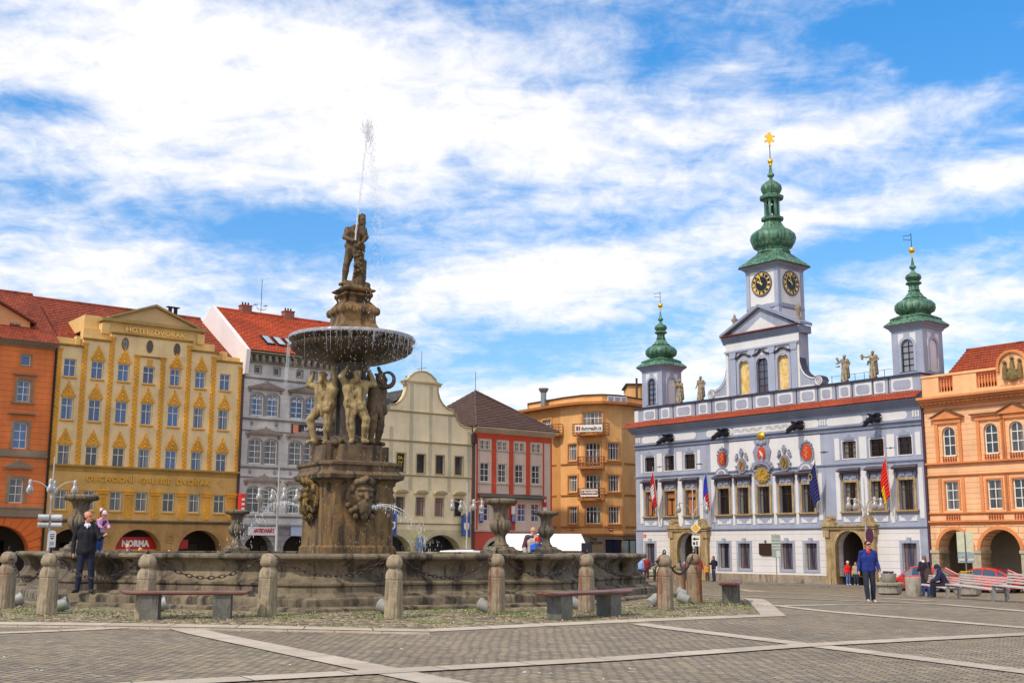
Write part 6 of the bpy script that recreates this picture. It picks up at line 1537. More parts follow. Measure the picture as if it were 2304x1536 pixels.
    m.ball((23.22, -.25, 12.1), (.34, .12, .36), 10, 8); m.tube([(22.9, -.25, 12.5), (23.5, -.25, 12.35)], .06, 6); b.part('relief_group', m, stone('relief_stone', (140, 120, 70), (100, 86, 54), scale=4), smooth=50)
    m = MB(); roof_plane(m, (17.75, .8, 12.0), (u1, .8, 12.0), (u1, 4.2, 14.68), (17.95, 4.2, 14.68), .3); roof_plane(m, (u1, 11.5, 11.5), (17.75, 11.5, 11.5), (17.95, 4.2, 14.68), (u1, 4.2, 14.68), .5); m.face([(17.75, .8, 11.5), (17.95, 4.2, 14.66), (17.75, 11.5, 11.5)]); m.tube([(17.95, 4.2, 14.7), (u1, 4.2, 14.7)], .09, 6); b.part('roof', m, tiles('peach_tiles', (176, 74, 32), (150, 60, 26)))
    for u, z in ((23.3, 1.8), (24.0, 1.7)):
        m = MB(); m.box(-.3, .3, -.03, 0, -.4, .4); o = m.build('poster', simple('poster_green', (150, 140, 60), .6, var=.4, scale=9), b.root, (u-b.uc, 3.36, z)); q = MB(); q.box(-.34, .34, -.02, .01, -.44, .44); q.build('frame', simple('shop_frame', (60, 56, 54), .5), o)
    return b


peach_house()
# chimney and roof of a house behind the town hall
v = FB.w(-1.4, 15.5, 12.8); m = MB(); m.box(-3, 3, -2, 2, 0, 14.0); m.box(-2.2, -.9, -1.0, .2, 14.0, 14.9, 1)
o = empty('back_house', (v.x+1, v.y+4, -.8), FB.a, 'low dark roofed house glimpsed behind the town hall parapet', 'house'); m.build('wall', [simple('back_wall', (120, 70, 60), .8), simple('back_chimney', (130, 90, 90), .8)], o)
# flags on the town hall
def flag(name, px0, px1, stripes, label, fl0=.1, fl1=.62, width=.9, cf_=lambda a, b: 0):
    """pole leaning out from the facade between two photo points; limp cloth hangs along it"""
    a = FB.px(*px0, -.25); t = FB.px(*px1, -1.25); A = FB.w(a[0], -.25, a[1]); T = FB.w(t[0], -1.25, t[1])
    o = MB(); o.tube([(0, 0, 0), tuple(T-A)], [.035, .025], 6); root = o.build(name, simple('flag_pole', (190, 180, 165), .5), None, A); tag(root, label, 'flag', None)
    d = T-A; P0 = d*(1-fl0); n = 10; m = MB(); L = (d.length)*(fl1-fl0)*1.05; cols = len(stripes); K = 8
    rg = random.Random(len(label)); rows = []
    for i in range(n+1):
        t_ = i/n; w = width*(.35+.65*math.sin(min(1, t_*1.25)*math.pi*.62))*(1-.28*t_); c = P0-d.normalized()*0; c = P0+Vector((0, 0, -L*t_))+Vector((FB.d[0], FB.d[1], 0))*(-.05)
        pole = A+d*(1-fl0-(fl1-fl0)*t_)-A
        row = []
        for k in range(K+1):
            s_ = k/K; base = pole.lerp(Vector((pole.x, pole.y, pole.z)), 0); off = Vector((-FB.d[0], -FB.d[1], 0))*w*s_*.95; fold = math.sin(s_*6+t_*2.5)*.08*(.3+t_)
            row.append(base+off+Vector((FB.n[0], FB.n[1], 0))*(fold-.06)+Vector((0, 0, -s_*L*.25)))
        rows.append(row)
    for i in range(n):
        for k in range(K): m.face([rows[i][k], rows[i][k+1], rows[i+1][k+1], rows[i+1][k]], mi=cf_(i/n, k/K))
    q = m.build('cloth', [simple('flagcloth_%d_%d_%d' % c, c, .8) for c in stripes], root, smooth=70); sm = q.modifiers.new('thickness', 'SOLIDIFY'); sm.thickness = .012
    return root


flag('flag', (1486, 1180), (1468, 1050), [(200, 30, 40), (210, 210, 215), (196, 34, 44), (60, 44, 120)], 'red and white flag on a leaning pole at the left end of the town hall', .08, .66, .6, lambda a, b: (3 if a > .7 and b > .5 else 1 if .25 < a < .65 and .2 < b < .8 else 0))
f2 = flag('flag', (1602, 1180), (1586, 1028), [(200, 30, 44), (214, 214, 224), (44, 60, 190)], 'blue white and red flag left of the crests on the town hall', .22, .78, .6, lambda a, b: (2 if a < .42 else 1 if b > .45 else 0))
f3 = flag('flag', (1852, 1158), (1832, 1028), [(40, 44, 110), (36, 40, 100)], 'dark blue flag with yellow stars beside the right red crest', .08, .72, .85)
q = MB(); c3 = Vector(f3.children[0].data.vertices[50].co)
for k in range(9): a = 2*math.pi*k/9; v = c3+Vector((FB.d[0]*.13*math.cos(a)-.0, FB.d[1]*.13*math.cos(a), .2*math.sin(a)-.1)); q.ball((v.x-.12, v.y-.12, v.z), .03, 6, 4)
q.build('stars', simple('star_yellow', (240, 210, 60), .6), f3)
flag('flag', (2010, 1160), (1987, 985), [(244, 186, 30), (226, 40, 30)], 'red and yellow flag on a pole over the right portal', .25, .74, .7, lambda a, b: (0 if a > .5 and b > .45 else 1))
# ------------------------------------------------------------------ organic figures: one continuous surface from smooth-blended tapered limbs
def surf_nets(F, org, h):
    S = F < 0; nx, ny, nz = F.shape
    idx = np.full((nx-1, ny-1, nz-1), -1, int); acc = np.zeros((nx-1, ny-1, nz-1, 3)); cnt = np.zeros((nx-1, ny-1, nz-1))
    C = [(i, j, k) for i in (0, 1) for j in (0, 1) for k in (0, 1)]
    sl = lambda c, A: A[c[0]:nx-1+c[0], c[1]:ny-1+c[1], c[2]:nz-1+c[2]]
    for a in C:
        for ax in range(3):
            if a[ax]: continue
            b = list(a); b[ax] = 1; fa, fb = sl(a, F), sl(b, F); cr_ = (fa < 0) != (fb < 0)
            t = np.where(cr_, fa/(fa-fb+1e-12), 0)
            p = [np.full(fa.shape, float(a[q])) for q in range(3)]; p[ax] = t
            for q in range(3): acc[..., q] += np.where(cr_, p[q], 0)
            cnt += cr_
    act = cnt > 0; n = act.sum(); idx[act] = np.arange(n)
    I = np.argwhere(act); V = (I+acc[act]/cnt[act][:, None])*h+org; faces = []
    for ax in range(3):
        o1, o2 = (ax+1) % 3, (ax+2) % 3
        a = [slice(1, -1)]*3; a[ax] = slice(0, -1); b = [slice(1, -1)]*3; b[ax] = slice(1, None)
        A, B = S[tuple(a)], S[tuple(b)]; E = np.argwhere(A != B); inside = A[tuple(E.T)]
        base = E.copy(); base[:, o1] += 1; base[:, o2] += 1
        def cell(d1, d2):
            q = base.copy(); q[:, o1] += d1; q[:, o2] += d2; return idx[q[:, 0], q[:, 1], q[:, 2]]
        q = np.stack([cell(-1, -1), cell(0, -1), cell(0, 0), cell(-1, 0)], 1)
        q = np.where(inside[:, None], q, q[:, ::-1]); faces.append(q)
    return V, np.concatenate(faces)


def sdf_mesh(prims, h, k=.012, rough=0., seed=0):
    """prims: ('c', a, b, ra, rb, tag) tapered capsule | ('e', centre, radii, tag[, rotation matrix])"""
    lo, hi = np.full(3, 1e9), np.full(3, -1e9)
    for p in prims:
        if p[0] == 'c':
            for q, r in ((p[1], p[3]), (p[2], p[4])): lo = np.minimum(lo, np.array(q)-r); hi = np.maximum(hi, np.array(q)+r)
        else: r = max(p[2]); lo = np.minimum(lo, np.array(p[1])-r); hi = np.maximum(hi, np.array(p[1])+r)
    lo -= 3*h; hi += 3*h; n = np.ceil((hi-lo)/h).astype(int)+1
    ax = [lo[i]+np.arange(n[i])*h for i in range(3)]; F = np.full(n, 1.0)
    def dist(p, P):
        if p[0] == 'c':
            a, b = np.array(p[1], float), np.array(p[2], float); ab = b-a; L2 = max((ab**2).sum(), 1e-9)
            t = np.clip(((P-a)@ab)/L2, 0, 1); return np.linalg.norm(P-(a+t[..., None]*ab), axis=-1)-(p[3]+(p[4]-p[3])*t)
        q = P-np.array(p[1], float)
        if len(p) > 4: q = q@np.array(p[4])
        r = np.array(p[2], float); k0 = np.linalg.norm(q/r, axis=-1); k1 = np.linalg.norm(q/(r*r), axis=-1); return k0*(k0-1)/(k1+1e-9)
    for p in prims:
        if p[0] == 'c': pts = np.array([np.array(p[1])-p[3], np.array(p[1])+p[3], np.array(p[2])-p[4], np.array(p[2])+p[4]])
        else: r = max(p[2]); pts = np.array([np.array(p[1])-r, np.array(p[1])+r])
        m = 3*k+2*h; i0 = np.maximum(((pts.min(0)-m-lo)/h).astype(int), 0); i1 = np.minimum(((pts.max(0)+m-lo)/h).astype(int)+2, n)
        s = tuple(slice(a, b) for a, b in zip(i0, i1)); G_ = np.stack(np.meshgrid(*[ax[i][s[i]] for i in range(3)], indexing='ij'), -1)
        d = dist(p, G_); f = F[s]; e = np.clip(.5+.5*(f-d)/k, 0, 1); F[s] = f*(1-e)+d*e-k*e*(1-e)*.999
    V, Q = surf_nets(F, lo, h)
    if rough:
        rs = np.random.RandomState(seed); ph = rs.rand(6, 3)*6.28; N = np.zeros(len(V))
        for i in range(6): kk = (rs.randn(3))*(1.5/h*(.12+.12*i)); N += np.sin(V@kk+ph[i, 0])/(1+i*.5)
        c = V-np.array([0, 0, 1])*V[:, 2:3]; c[:, 2] = 0; V = V+N[:, None]*rough*(c/(np.linalg.norm(c, axis=1, keepdims=True)+.05))
    D = np.stack([dist(p, V) for p in prims], 1); tg = [p[5] if p[0] == 'c' else p[3] for p in prims]
    cen = V[Q].mean(1); Dq = np.stack([dist(p, cen) for p in prims], 1); bias = np.array([(-.004 if t in ('eye', 'mouth', 'collar', 'shirt', 'hair') else 0) for t in tg]); tag_i = (Dq+bias).argmin(1)
    return V, Q, [tg[i] for i in tag_i]


def np_mesh(name, V, Q, tags=None, mats=None, smooth=True):
    me = bpy.data.meshes.new(name); me.vertices.add(len(V)); me.vertices.foreach_set('co', V.astype(np.float32).ravel())
    me.loops.add(Q.size); me.loops.foreach_set('vertex_index', Q.ravel().astype(np.int32)); me.polygons.add(len(Q))
    me.polygons.foreach_set('loop_start', np.arange(0, Q.size, 4, dtype=np.int32)); me.polygons.foreach_set('loop_total', np.full(len(Q), 4, dtype=np.int32))
    if mats:
        names = list(mats)
        for m in names: me.materials.append(mats[m])
        me.polygons.foreach_set('material_index', np.array([names.index(t) for t in tags], dtype=np.int32))
    me.update(calc_edges=True); me.validate()
    me.polygons.foreach_set('use_smooth', [smooth]*len(me.polygons)); return me


def mir(p): return (-p[0], p[1], p[2])
def rotz_(p, c, a):
    x, y = p[0]-c[0], p[1]-c[1]; return (c[0]+x*math.cos(a)-y*math.sin(a), c[1]+x*math.sin(a)+y*math.cos(a), p[2])


def hand_prims(w, d, side, S, curl=.5):
    """palm + four bent fingers of unequal length + thumb; w wrist, d hand direction"""
    w, d = Vector(w), Vector(d).normalized(); lat = Vector((0, 1, 0)).cross(d)*side
    if lat.length < .2: lat = Vector((0, 0, 1)).cross(d)*side
    fw = Vector((0, -1, 0)); fw = (fw-d*fw.dot(d))
    fw = fw.normalized() if fw.length > .1 else Vector((0, 0, -1)); inn = d.cross(fw)*side; inn.normalize(); P = []
    L = .105*S*1.75/1.75; palm = w+d*.045*S
    for t in (-.022, 0, .022): P.append(('c', tuple(w+fw*t*.6*S), tuple(w+d*.05*S+fw*t*S), .013*S, .012*S, 'skin'))
    for i, (t, l) in enumerate(((.03, .04), (.011, .046), (-.009, .043), (-.028, .034))):
        b = w+d*.055*S+fw*t*S; m_ = b+(d*math.cos(curl*.5)+inn*math.sin(curl*.5)).normalized()*l*S*.55; e = m_+(d*math.cos(curl*1.4)+inn*math.sin(curl*1.4)).normalized()*l*S*.5
        P += [('c', tuple(b), tuple(m_), .0085*S, .008*S, 'skin'), ('c', tuple(m_), tuple(e), .008*S, .0065*S, 'skin')]
    b = w+d*.015*S+fw*.02*S; m_ = b+(fw*.8+d*.5+inn*.3).normalized()*.03*S; e = m_+(fw*.3+d*.9+inn*.3).normalized()*.026*S
    P += [('c', tuple(b), tuple(m_), .011*S, .0095*S, 'skin'), ('c', tuple(m_), tuple(e), .0095*S, .007*S, 'skin')]
    return P


DEF = dict(pel=(0, 0, .53), wa=(0, 0, .61), ch=(0, 0, .72), nk=(0, 0, .83), hd=(0, -.012, .925), sL=(.108, 0, .80), eL=(.135, .012, .635), wL=(.14, -.03, .50), hL=(.048, 0, .515), kL=(.056, -.01, .285), aL=(.06, .015, .05), fL=(.066, -.075, .022))


def person_prims(H, pose=None, yaw=0., tilt=(0, 0), coat=1.0, build=1.0, hair=True, hat=False, hood=False, nude=False, coatlen=0, longhair=False, bald=False, glasses=False, curl=.5, hands=True, bag=False, collar=False, hs=1.0):
    J = dict(DEF)
    for k in list(DEF):
        if k.endswith('L') and len(k) == 2: J[k[0]+'R'] = mir(DEF[k])
    if pose: J.update(pose)
    J = {k: tuple(c*H for c in v) for k, v in J.items()}; B = build; P = []
    cl = (0 if nude else .008)*H*coat; T, Lg, Sh, Sk = ('skin',)*4 if nude else ('top', 'legs', 'shoe', 'skin')
    def c(a, b, ra, rb, t): P.append(('c', a, b, ra*H*(B if t in (T, Lg) else 1), rb*H*(B if t in (T, Lg) else 1), t))
    def mid(a, b, t=.5): return tuple(a[i]+(b[i]-a[i])*t for i in range(3))
    def sh(p, dx, dy=0, dz=0): return (p[0]+dx*H, p[1]+dy*H, p[2]+dz*H)
    sd = np.array(J['sL'])-np.array(J['sR']); sd = sd/np.linalg.norm(sd); S_ = lambda p, k: tuple(np.array(p)+sd*k*H)
    cw = cl/H
    for s in (-1, 1):
        c(S_(J['pel'], .045*s*B), S_(J['wa'], .042*s*B), .062+cw*.5, .056+cw, Lg if not coatlen else T); c(S_(J['wa'], .042*s*B), S_(J['ch'], .058*s*B), .056+cw, .062+cw, T); c(S_(J['ch'], .058*s*B), S_(J['nk'], .045*s), .06+cw, .03+cw, T)
        if not nude: c(S_(J['pel'], .048*s*B), S_(J['wa'], .045*s*B), .064+cw, .058+cw, T)
        Q = 'L' if s > 0 else 'R'; c(J['s'+Q], J['nk'], .030+cw, .028, T); c(J['s'+Q], J['e'+Q], .031+cw, .025+cw, T); c(J['e'+Q], mid(J['e'+Q], J['w'+Q], .35), .025+cw, .025+cw, T); c(mid(J['e'+Q], J['w'+Q], .35), J['w'+Q], .025+cw, .018+cw, T)
        c(J['h'+Q], J['k'+Q], .055+cw*.6, .038+cw*.6, Lg); c(J['k'+Q], mid(J['k'+Q], J['a'+Q], .35), .037+cw*.6, .037+cw*.7, Lg); c(mid(J['k'+Q], J['a'+Q], .35), J['a'+Q], .037+cw*.7, .024+cw*1.3, Lg)
        heel = sh(J['a'+Q], 0, .012, -.02); c(heel, J['f'+Q], .024, .02, Sh); c(J['a'+Q], heel, .024, .024, Sh)
        if nude: c(J['s'+Q], mid(J['s'+Q], J['e'+Q]), .042, .03, T); P.append(('e', S_(sh(J['ch'], 0, -.035, .02), .045*s), (.05*H, .03*H, .04*H), 'skin')); c(mid(J['h'+Q], J['k'+Q], .1), mid(J['h'+Q], J['k'+Q], .6), .06, .045, 'skin')
        if hands:
            w = Vector(J['w'+Q]); d = (w-Vector(J['e'+Q])); P += [(q[0], q[1], q[2], q[3], q[4], 'skin') for q in hand_prims(tuple(w), tuple(d), s, H/1.75*1.0 if H > 0 else 1, curl)]
        else: P.append(('c', J['w'+Q], tuple(Vector(J['w'+Q])+(Vector(J['w'+Q])-Vector(J['e'+Q])).normalized()*.07*H), .02*H, .014*H, 'skin'))
        if coatlen: c(S_(J['pel'], .045*s), sh(J['h'+Q], .008*s, 0, -coatlen), .058, .062, T)
    if coatlen: c(J['ch'], J['wa'], .075, .078, T); c(J['wa'], J['pel'], .078, .08, T); c(J['pel'], sh(J['pel'], 0, 0, -coatlen), .075, .085, T)
    elif not nude: c(J['ch'], J['wa'], .072, .072, T); c(J['wa'], J['pel'], .072, .066, T)
    hc = Vector(J['hd']); M = Matrix.Rotation(yaw, 3, 'Z') @ Matrix.Rotation(tilt[0], 3, 'X') @ Matrix.Rotation(tilt[1], 3, 'Y'); rm = np.array(M)
    def hp(x, y, z): return tuple(hc+M @ Vector((x*H*hs, y*H*hs, (z*hs+(hs-1)*.05)*H)))
    def he(x, y, z, rx, ry, rz, t): P.append(('e', hp(x, y, z), (rx*H*hs, ry*H*hs, rz*H*hs), t, rm))
    c(J['nk'], tuple(hc+Vector((0, .005*H, -.03*H))), .032, .03, 'skin')
    he(0, .003, .012, .043, .053, .052, 'skin'); he(0, -.012, -.028, .033, .038, .038, 'skin')       # skull, jaw
    P.append(('c', hp(0, -.05, .004), hp(0, -.064, -.014), .006*H, .009*H, 'skin')); he(0, -.046, -.052, .016, .012, .012, 'skin')
    for s in (-1, 1): he(.043*s, .004, -.006, .007, .012, .017, 'skin'); he(.018*s, -.049, .006, .006, .004, .0035, 'eye'); P.append(('c', hp(.010*s, -.052, .018), hp(.027*s, -.047, .019), .004*H, .003*H, 'hair' if hair and not nude and not bald else 'skin'))
    P.append(('c', hp(-.014, -.053, -.031), hp(.014, -.053, -.031), .005*H, .005*H, 'mouth'))
    if hair:
        if bald: he(0, .022, -.004, .045, .042, .042, 'hair')
        else: he(0, .014, .022, .048, .054, .05, 'hair'); he(0, .022, -.004, .046, .042, .045, 'hair')
        if longhair: c(hp(0, .035, 0), hp(0, .04, -.09), .042, .035, 'hair')
    if hat: he(0, .004, .026, .05, .058, .048, 'hat'); P.append(('c', hp(-.025, -.05, .02), hp(.025, -.05, .02), .012*H, .012*H, 'hat'))
    if hood: he(0, .014, .012, .054, .062, .066, 'hat'); c(hp(0, .03, -.03), J['nk'], .05, .06, 'hat')
    if glasses: P.append(('c', hp(-.03, -.054, .006), hp(.03, -.054, .006), .008*H, .008*H, 'glasses')); [P.append(('c', hp(.034*s, -.048, .006), hp(.044*s, 0, .006), .005*H, .005*H, 'glasses')) for s in (-1, 1)]
    if collar: c(sh(J['nk'], .016, -.022, -.012), sh(J['nk'], -.016, -.022, -.012), .022, .022, 'collar'); c(sh(J['nk'], 0, -.034, -.016), sh(J['ch'], 0, -.064, .06), .015, .005, 'collar')
    return P, J


def person(loc, H, rot, label, top, legs, shoe=(50, 40, 36), skin=(214, 150, 118), hairc=(60, 40, 28), hatc=(60, 60, 80), vox=None, extra=None, group=None, height_off=0, collarc=(226, 222, 226), fit=None, **kw):
    vox = vox or (.012 if H > .8 and loc[1] < 40 else .022)
    P, J = person_prims(H, hands=loc[1] < 60, **kw)
    if extra: P += extra(H, J)
    V, Q, T = sdf_mesh(P, vox, .016)
    fine = [p for p in P if p[0] == 'c' and p[5] == 'skin' and p[3] < .0145*H/1.0 and p[3] < .016]
    mats = dict(skin=simple('skin_%d_%d_%d' % skin, skin, .55), top=simple('cloth_%d_%d_%d' % top, top, .85, var=.25, scale=7, bump=.3), legs=simple('cloth_%d_%d_%d' % legs, legs, .85, var=.25, scale=8, bump=.3), shoe=simple('shoe_%d_%d_%d' % shoe, shoe, .6),
                hair=simple('hair_%d_%d_%d' % hairc, hairc, .7, var=.3, scale=30), hat=simple('cloth_%d_%d_%d' % hatc, hatc, .85, var=.15), eye=simple('eye_dark', (30, 22, 20), .3), mouth=simple('lips', (176, 92, 84), .5), glasses=simple('glasses_black', (12, 12, 14), .2),
                collar=simple('cloth_%d_%d_%d' % collarc, collarc, .85), belt=simple('belt', (40, 30, 26), .5))
    for t in set(T)-set(mats): mats[t] = simple('cloth_'+t, tuple(int(q) for q in t.split('_')) if '_' in t else (120, 120, 120), .8, var=.15)
    mats = {k: v for k, v in mats.items() if k in set(T)}
    o = link('person', np_mesh('person', V, Q, T, mats), None, loc, rot); tag(o, label, 'person', group); return o, J, P


STONE_M = stone('fountain_stone', (128, 104, 76), (92, 74, 54), (58, 46, 34), 1.0, .5, third=(.58, .72))
STONE_G = stone('fountain_stone_golden', (146, 112, 68), (96, 76, 50), (60, 46, 32), .9, .5, third=(.55, .7))
STONE_B = stone('basin_stone', (134, 120, 96), (92, 80, 64), (48, 40, 32), .8, .5, third=(.56, .70))
STONE_F = stone('figure_stone', (186, 162, 114), (138, 114, 74), (92, 74, 50), 2.0, .5, third=(.58, .76))
STONE_W = stone('wet_stone', (84, 74, 66), (58, 50, 44), (104, 84, 60), 1.5, .5, rough=.35)
K = .96
def zf(z): return 1.5+(z-1.5)*K


def poly_rings(outline, prof, zoff=0):
    return [[(x, y, z+zoff) for x, y in offset_poly2(outline, d)] for d, z in prof]


def offset_poly2(poly, d):
    n = len(poly); out = []
    for i in range(n):
        a, b, c = Vector(poly[i-1]), Vector(poly[i]), Vector(poly[(i+1) % n]); d1 = (b-a).normalized(); d2 = (c-b).normalized()
        n1, n2 = Vector((d1.y, -d1.x)), Vector((d2.y, -d2.x)); k = (n1+n2)
        k = k/(1+n1.dot(n2)) if 1+n1.dot(n2) > .25 else k.normalized()*1.2
        out.append((b.x+k.x*d, b.y+k.y*d))
    return out


def fountain():
    root = empty('samson_fountain' if False else 'fountain', (FC.x, FC.y, .1), 0, 'large baroque stone fountain with carved column, wide bowl and polygonal basin', 'fountain')
    Z0 = -.1
    # basin outline: eight sides with projecting corner bastions
    ang = [(273, 8.35), (317, 7.9), (3, 8.45), (46, 7.9), (93, 8.35), (136, 7.9), (183, 9.0), (226, 8.25)]
    V8 = [Vector((r*math.cos(math.radians(a)), r*math.sin(math.radians(a)))) for a, r in ang]; out = []
    for i in range(8):
        p, v, q = V8[i-1], V8[i], V8[(i+1) % 8]; d1 = (p-v).normalized(); d2 = (q-v).normalized(); n1 = Vector((d1.y, -d1.x))*-1; n2 = Vector((d2.y, -d2.x)); o = v.normalized()
        w = 1.0 if i % 2 == 0 else .75; pr = .26
        if n1.dot(o) < 0: n1 = -n1
        if n2.dot(o) < 0: n2 = -n2
        a = v+d1*w; b = v+d2*w
        out += [a, a+n1*pr]+([v+d1*w*.35+n1*pr*1.2, v+d2*w*.35+n2*pr*1.2])+[b+n2*pr, b]
    outl = [(p.x, p.y) for p in out]
    prof = [(.40, .34), (.42, .42), (.40, .46), (.28, .50), (.26, .62), (.30, .66), (.30, .70), (.18, .74), (.08, .84), (.03, .96), (.05, 1.06), (.12, 1.14), (.16, 1.18), (.18, 1.2), (.27, 1.215), (.31, 1.255), (.31, 1.30), (.27, 1.345), (.2, 1.355), (-.25, 1.355), (-.28, 1.32), (-.30, .5)]
    m = MB(); m.rings(poly_rings(outl, prof, Z0), False); b = m.build('basin_wall', STONE_B, root, smooth=32)
    # steps (smoother outline)
    so_ = [(p.x, p.y) for i in range(8) for p in (V8[i].lerp(V8[i-1], .12), V8[i]*1.015, V8[i].lerp(V8[(i+1) % 8], .12))]
    for nm, pr in (('step', [(1.22, -.6), (1.24, .12), (1.22, .19), (1.16, .22), (.5, .225)]), ('step', [(.84, -.1), (.86, .32), (.84, .38), (.78, .415), (.2, .42)])):
        m = MB(); m.rings(poly_rings(so_, pr, Z0), False); m.build(nm, STONE_B, root, smooth=32)
    # interior floor and water
    m = MB(); R = poly_rings(outl, [(-.31, .5)], Z0)[0]; m.face(R); m.build('basin_floor', STONE_W, root)
    m = MB(); c = poly_rings(outl, [(-.3, 1.08)], Z0)[0]; nn = len(c); m.add([(0, 0, 1.08+Z0)]+c, [(0, 1+i, 1+(i+1) % nn) for i in range(nn)])
    wt = NT('fountain_water'); h = wt.noise(wt.obj, 5, 5, .6, .5); wt.bump(h, .6, .05); wm = wt.fin(s2l((70, 80, 80)), .06, 0, .6); m.build('water_surface', wm, root)
    # ---- pedestal, square turned 30 degrees with cut-in corners
    rot = math.radians(30)
    def cut(hs, ch, inn=0.0):  # square with re-entrant corners
        c = hs-ch; i = c-inn; P = [(c, -hs), (c+ch*.25, -hs+ch*.55 if inn else -hs+ch*.75), (hs, -c)] if False else [(c, -hs), (c, -c), (hs, -c)]
        pts = []
        for k in range(4):
            a = math.pi/2*k
            for x, y in [(-c, -hs), (c, -hs), (c+ch*.35, -c-ch*.35), (hs, -c)][1:]: pts.append((x*math.cos(a)-y*math.sin(a), x*math.sin(a)+y*math.cos(a)))
        return [(x*math.cos(rot)-y*math.sin(rot), x*math.sin(rot)+y*math.cos(rot)) for x, y in pts]
    def sq_stack(name, prof, mat, ch=.2, sm=None, par=None):
        m = MB(); m.rings([[(x, y, zf(z)-.1) for x, y in cut(hs*K, ch*K)] for hs, z in prof]); return m.build(name, mat, par or root, smooth=sm)
    sq_stack('pedestal', [(1.2, .5), (1.2, 1.5), (1.15, 1.56), (1.13, 3.35), (1.15, 3.4), (1.22, 3.48)], STONE_G, .26)
    sq_stack('pedestal_cornice', [(1.22, 3.48), (1.38, 3.55), (1.40, 3.66), (1.32, 3.72), (1.27, 3.78), (1.27, 3.9), (1.33, 3.96), (1.33, 4.04), (1.15, 4.08)], STONE_M, .26)
    m = MB()
    for k in range(4):
        a = rot+math.pi/2*k; m.M = Matrix.Rotation(a, 4, 'Z'); m.box(-.66*K, .66*K, -1.06*K, -.1, zf(4.08)-.1, zf(4.58)-.1)
    m.M = None; m.box(-.5, .5, -.5, .5, zf(4.08)-.1, zf(4.56)-.1); m.build('plinth_blocks', STONE_M, root)
    m = MB(); m.lathe([(.95, zf(4.5)-.1), (.7, zf(4.75)-.1), (.42, zf(4.95)-.1), (.42, zf(7.0)-.1), (.6, zf(7.4)-.1), (.7, zf(7.6)-.1)], 48, flute=lambda a, k: 1+(.07*math.cos(12*a) if 1 < k < 4 else .1*math.sin(5*a+k)))
    m.build('central_pillar', STONE_W, root, smooth=40)
    # rocks at the feet
    pr = []; r = random.Random(9)
    for k in range(34):
        a = r.uniform(0, 6.28); q = r.uniform(.45, .98); pr.append(('e', (q*math.cos(a), q*math.sin(a), zf(4.62)-.1+r.uniform(0, .12)), (r.uniform(.1, .2), r.uniform(.1, .2), r.uniform(.07, .16)), 'x'))
    V, Q, T = sdf_mesh(pr, .035, .05); link('rocks', np_mesh('rocks', V, Q, T, dict(x=STONE_M)), root)
    # bowl
    zb = lambda z: zf(z)-.1; Rb = 1.93*K
    gad = lambda a, k: 1+(.04*abs(math.sin(20*a)) if 5 <= k <= 8 else 0)+(.01*math.sin(7*a+k) if k < 6 else 0)
    prof = [(.45*K, zb(7.2)), (.75*K, zb(7.22)), (1.0*K, zb(7.26)), (1.25*K, zb(7.33)), (1.5*K, zb(7.42)), (1.7*K, zb(7.53)), (1.76*K, zb(7.58)), (1.84*K, zb(7.64)), (1.87*K, zb(7.76)), (1.83*K, zb(7.82)), (1.88*K, zb(7.86)), (Rb, zb(7.90)), (1.99*K, zb(7.95)), (1.98*K, zb(8.02)), (1.9*K, zb(8.04)), (1.8*K, zb(7.98)), (1.2*K, zb(7.9)), (.5*K, zb(7.9))]
    m = MB(); m.lathe(prof, 200, flute=gad); m.build('bowl', stone('bowl_stone', (96, 76, 54), (70, 56, 44), (54, 46, 40), 1.1, .5, rough=.4, third=(.55, .7)), root, smooth=40)
    m = MB(); m.lathe([(2.0*K, zb(7.95)), (2.01*K, zb(8.01)), (1.97*K, zb(8.06)), (1.88*K, zb(8.06))], 108, flute=lambda a, k: 1+.004*math.sin(31*a)); m.build('wet_rim', simple('wet_rim_pale', (150, 146, 150), .15, var=.3, scale=8), root, smooth=50)
    # upper pedestal
    sq_stack('upper_pedestal', [(.70, 7.9), (.70, 8.3), (.64, 8.38), (.60, 8.46), (.58, 8.56), (.57, 8.7), (.60, 8.76), (.64, 8.84), (.63, 8.96), (.54, 9.06), (.42, 9.14), (.37, 9.22), (.37, 9.3), (.42, 9.36), (.47, 9.4), (.45, 9.45), (.40, 9.48), (.47, 9.50), (.55, 9.53), (.57, 9.57), (.44, 9.6), (.36, 9.72)], STONE_G, .08, 30)
    m = MB(); r = random.Random(4)
    for k in range(4):
        m.M = Matrix.Rotation(rot+math.pi/2*k, 4, 'Z')
        for i in range(9): m.ball(((-.44+.11*i)*K, -.61*K, zb(8.86)+.03*math.sin(i*2)), (.07, .06, .09), 8, 6)
        for i in range(7): m.ball(((-.3+.1*i)*K, -.44*K, zb(9.4)), (.05, .04, .045), 8, 6)
        for s_ in (-1, 1): m.ball((.58*K*s_, -.58*K, zb(8.86)), (.1, .1, .13), 10, 8); m.ball((.42*K*s_, -.42*K, zb(9.4)), (.075, .075, .08), 8, 6); m.tube([(.53*s_*K, -.53*K, zb(8.95)), (.37*s_*K, -.37*K, zb(9.2)), (.41*s_*K, -.41*K, zb(9.36))], [.07, .04, .05], 8)
    m.M = None; m.build('carved_garlands', STONE_G, root, smooth=60)
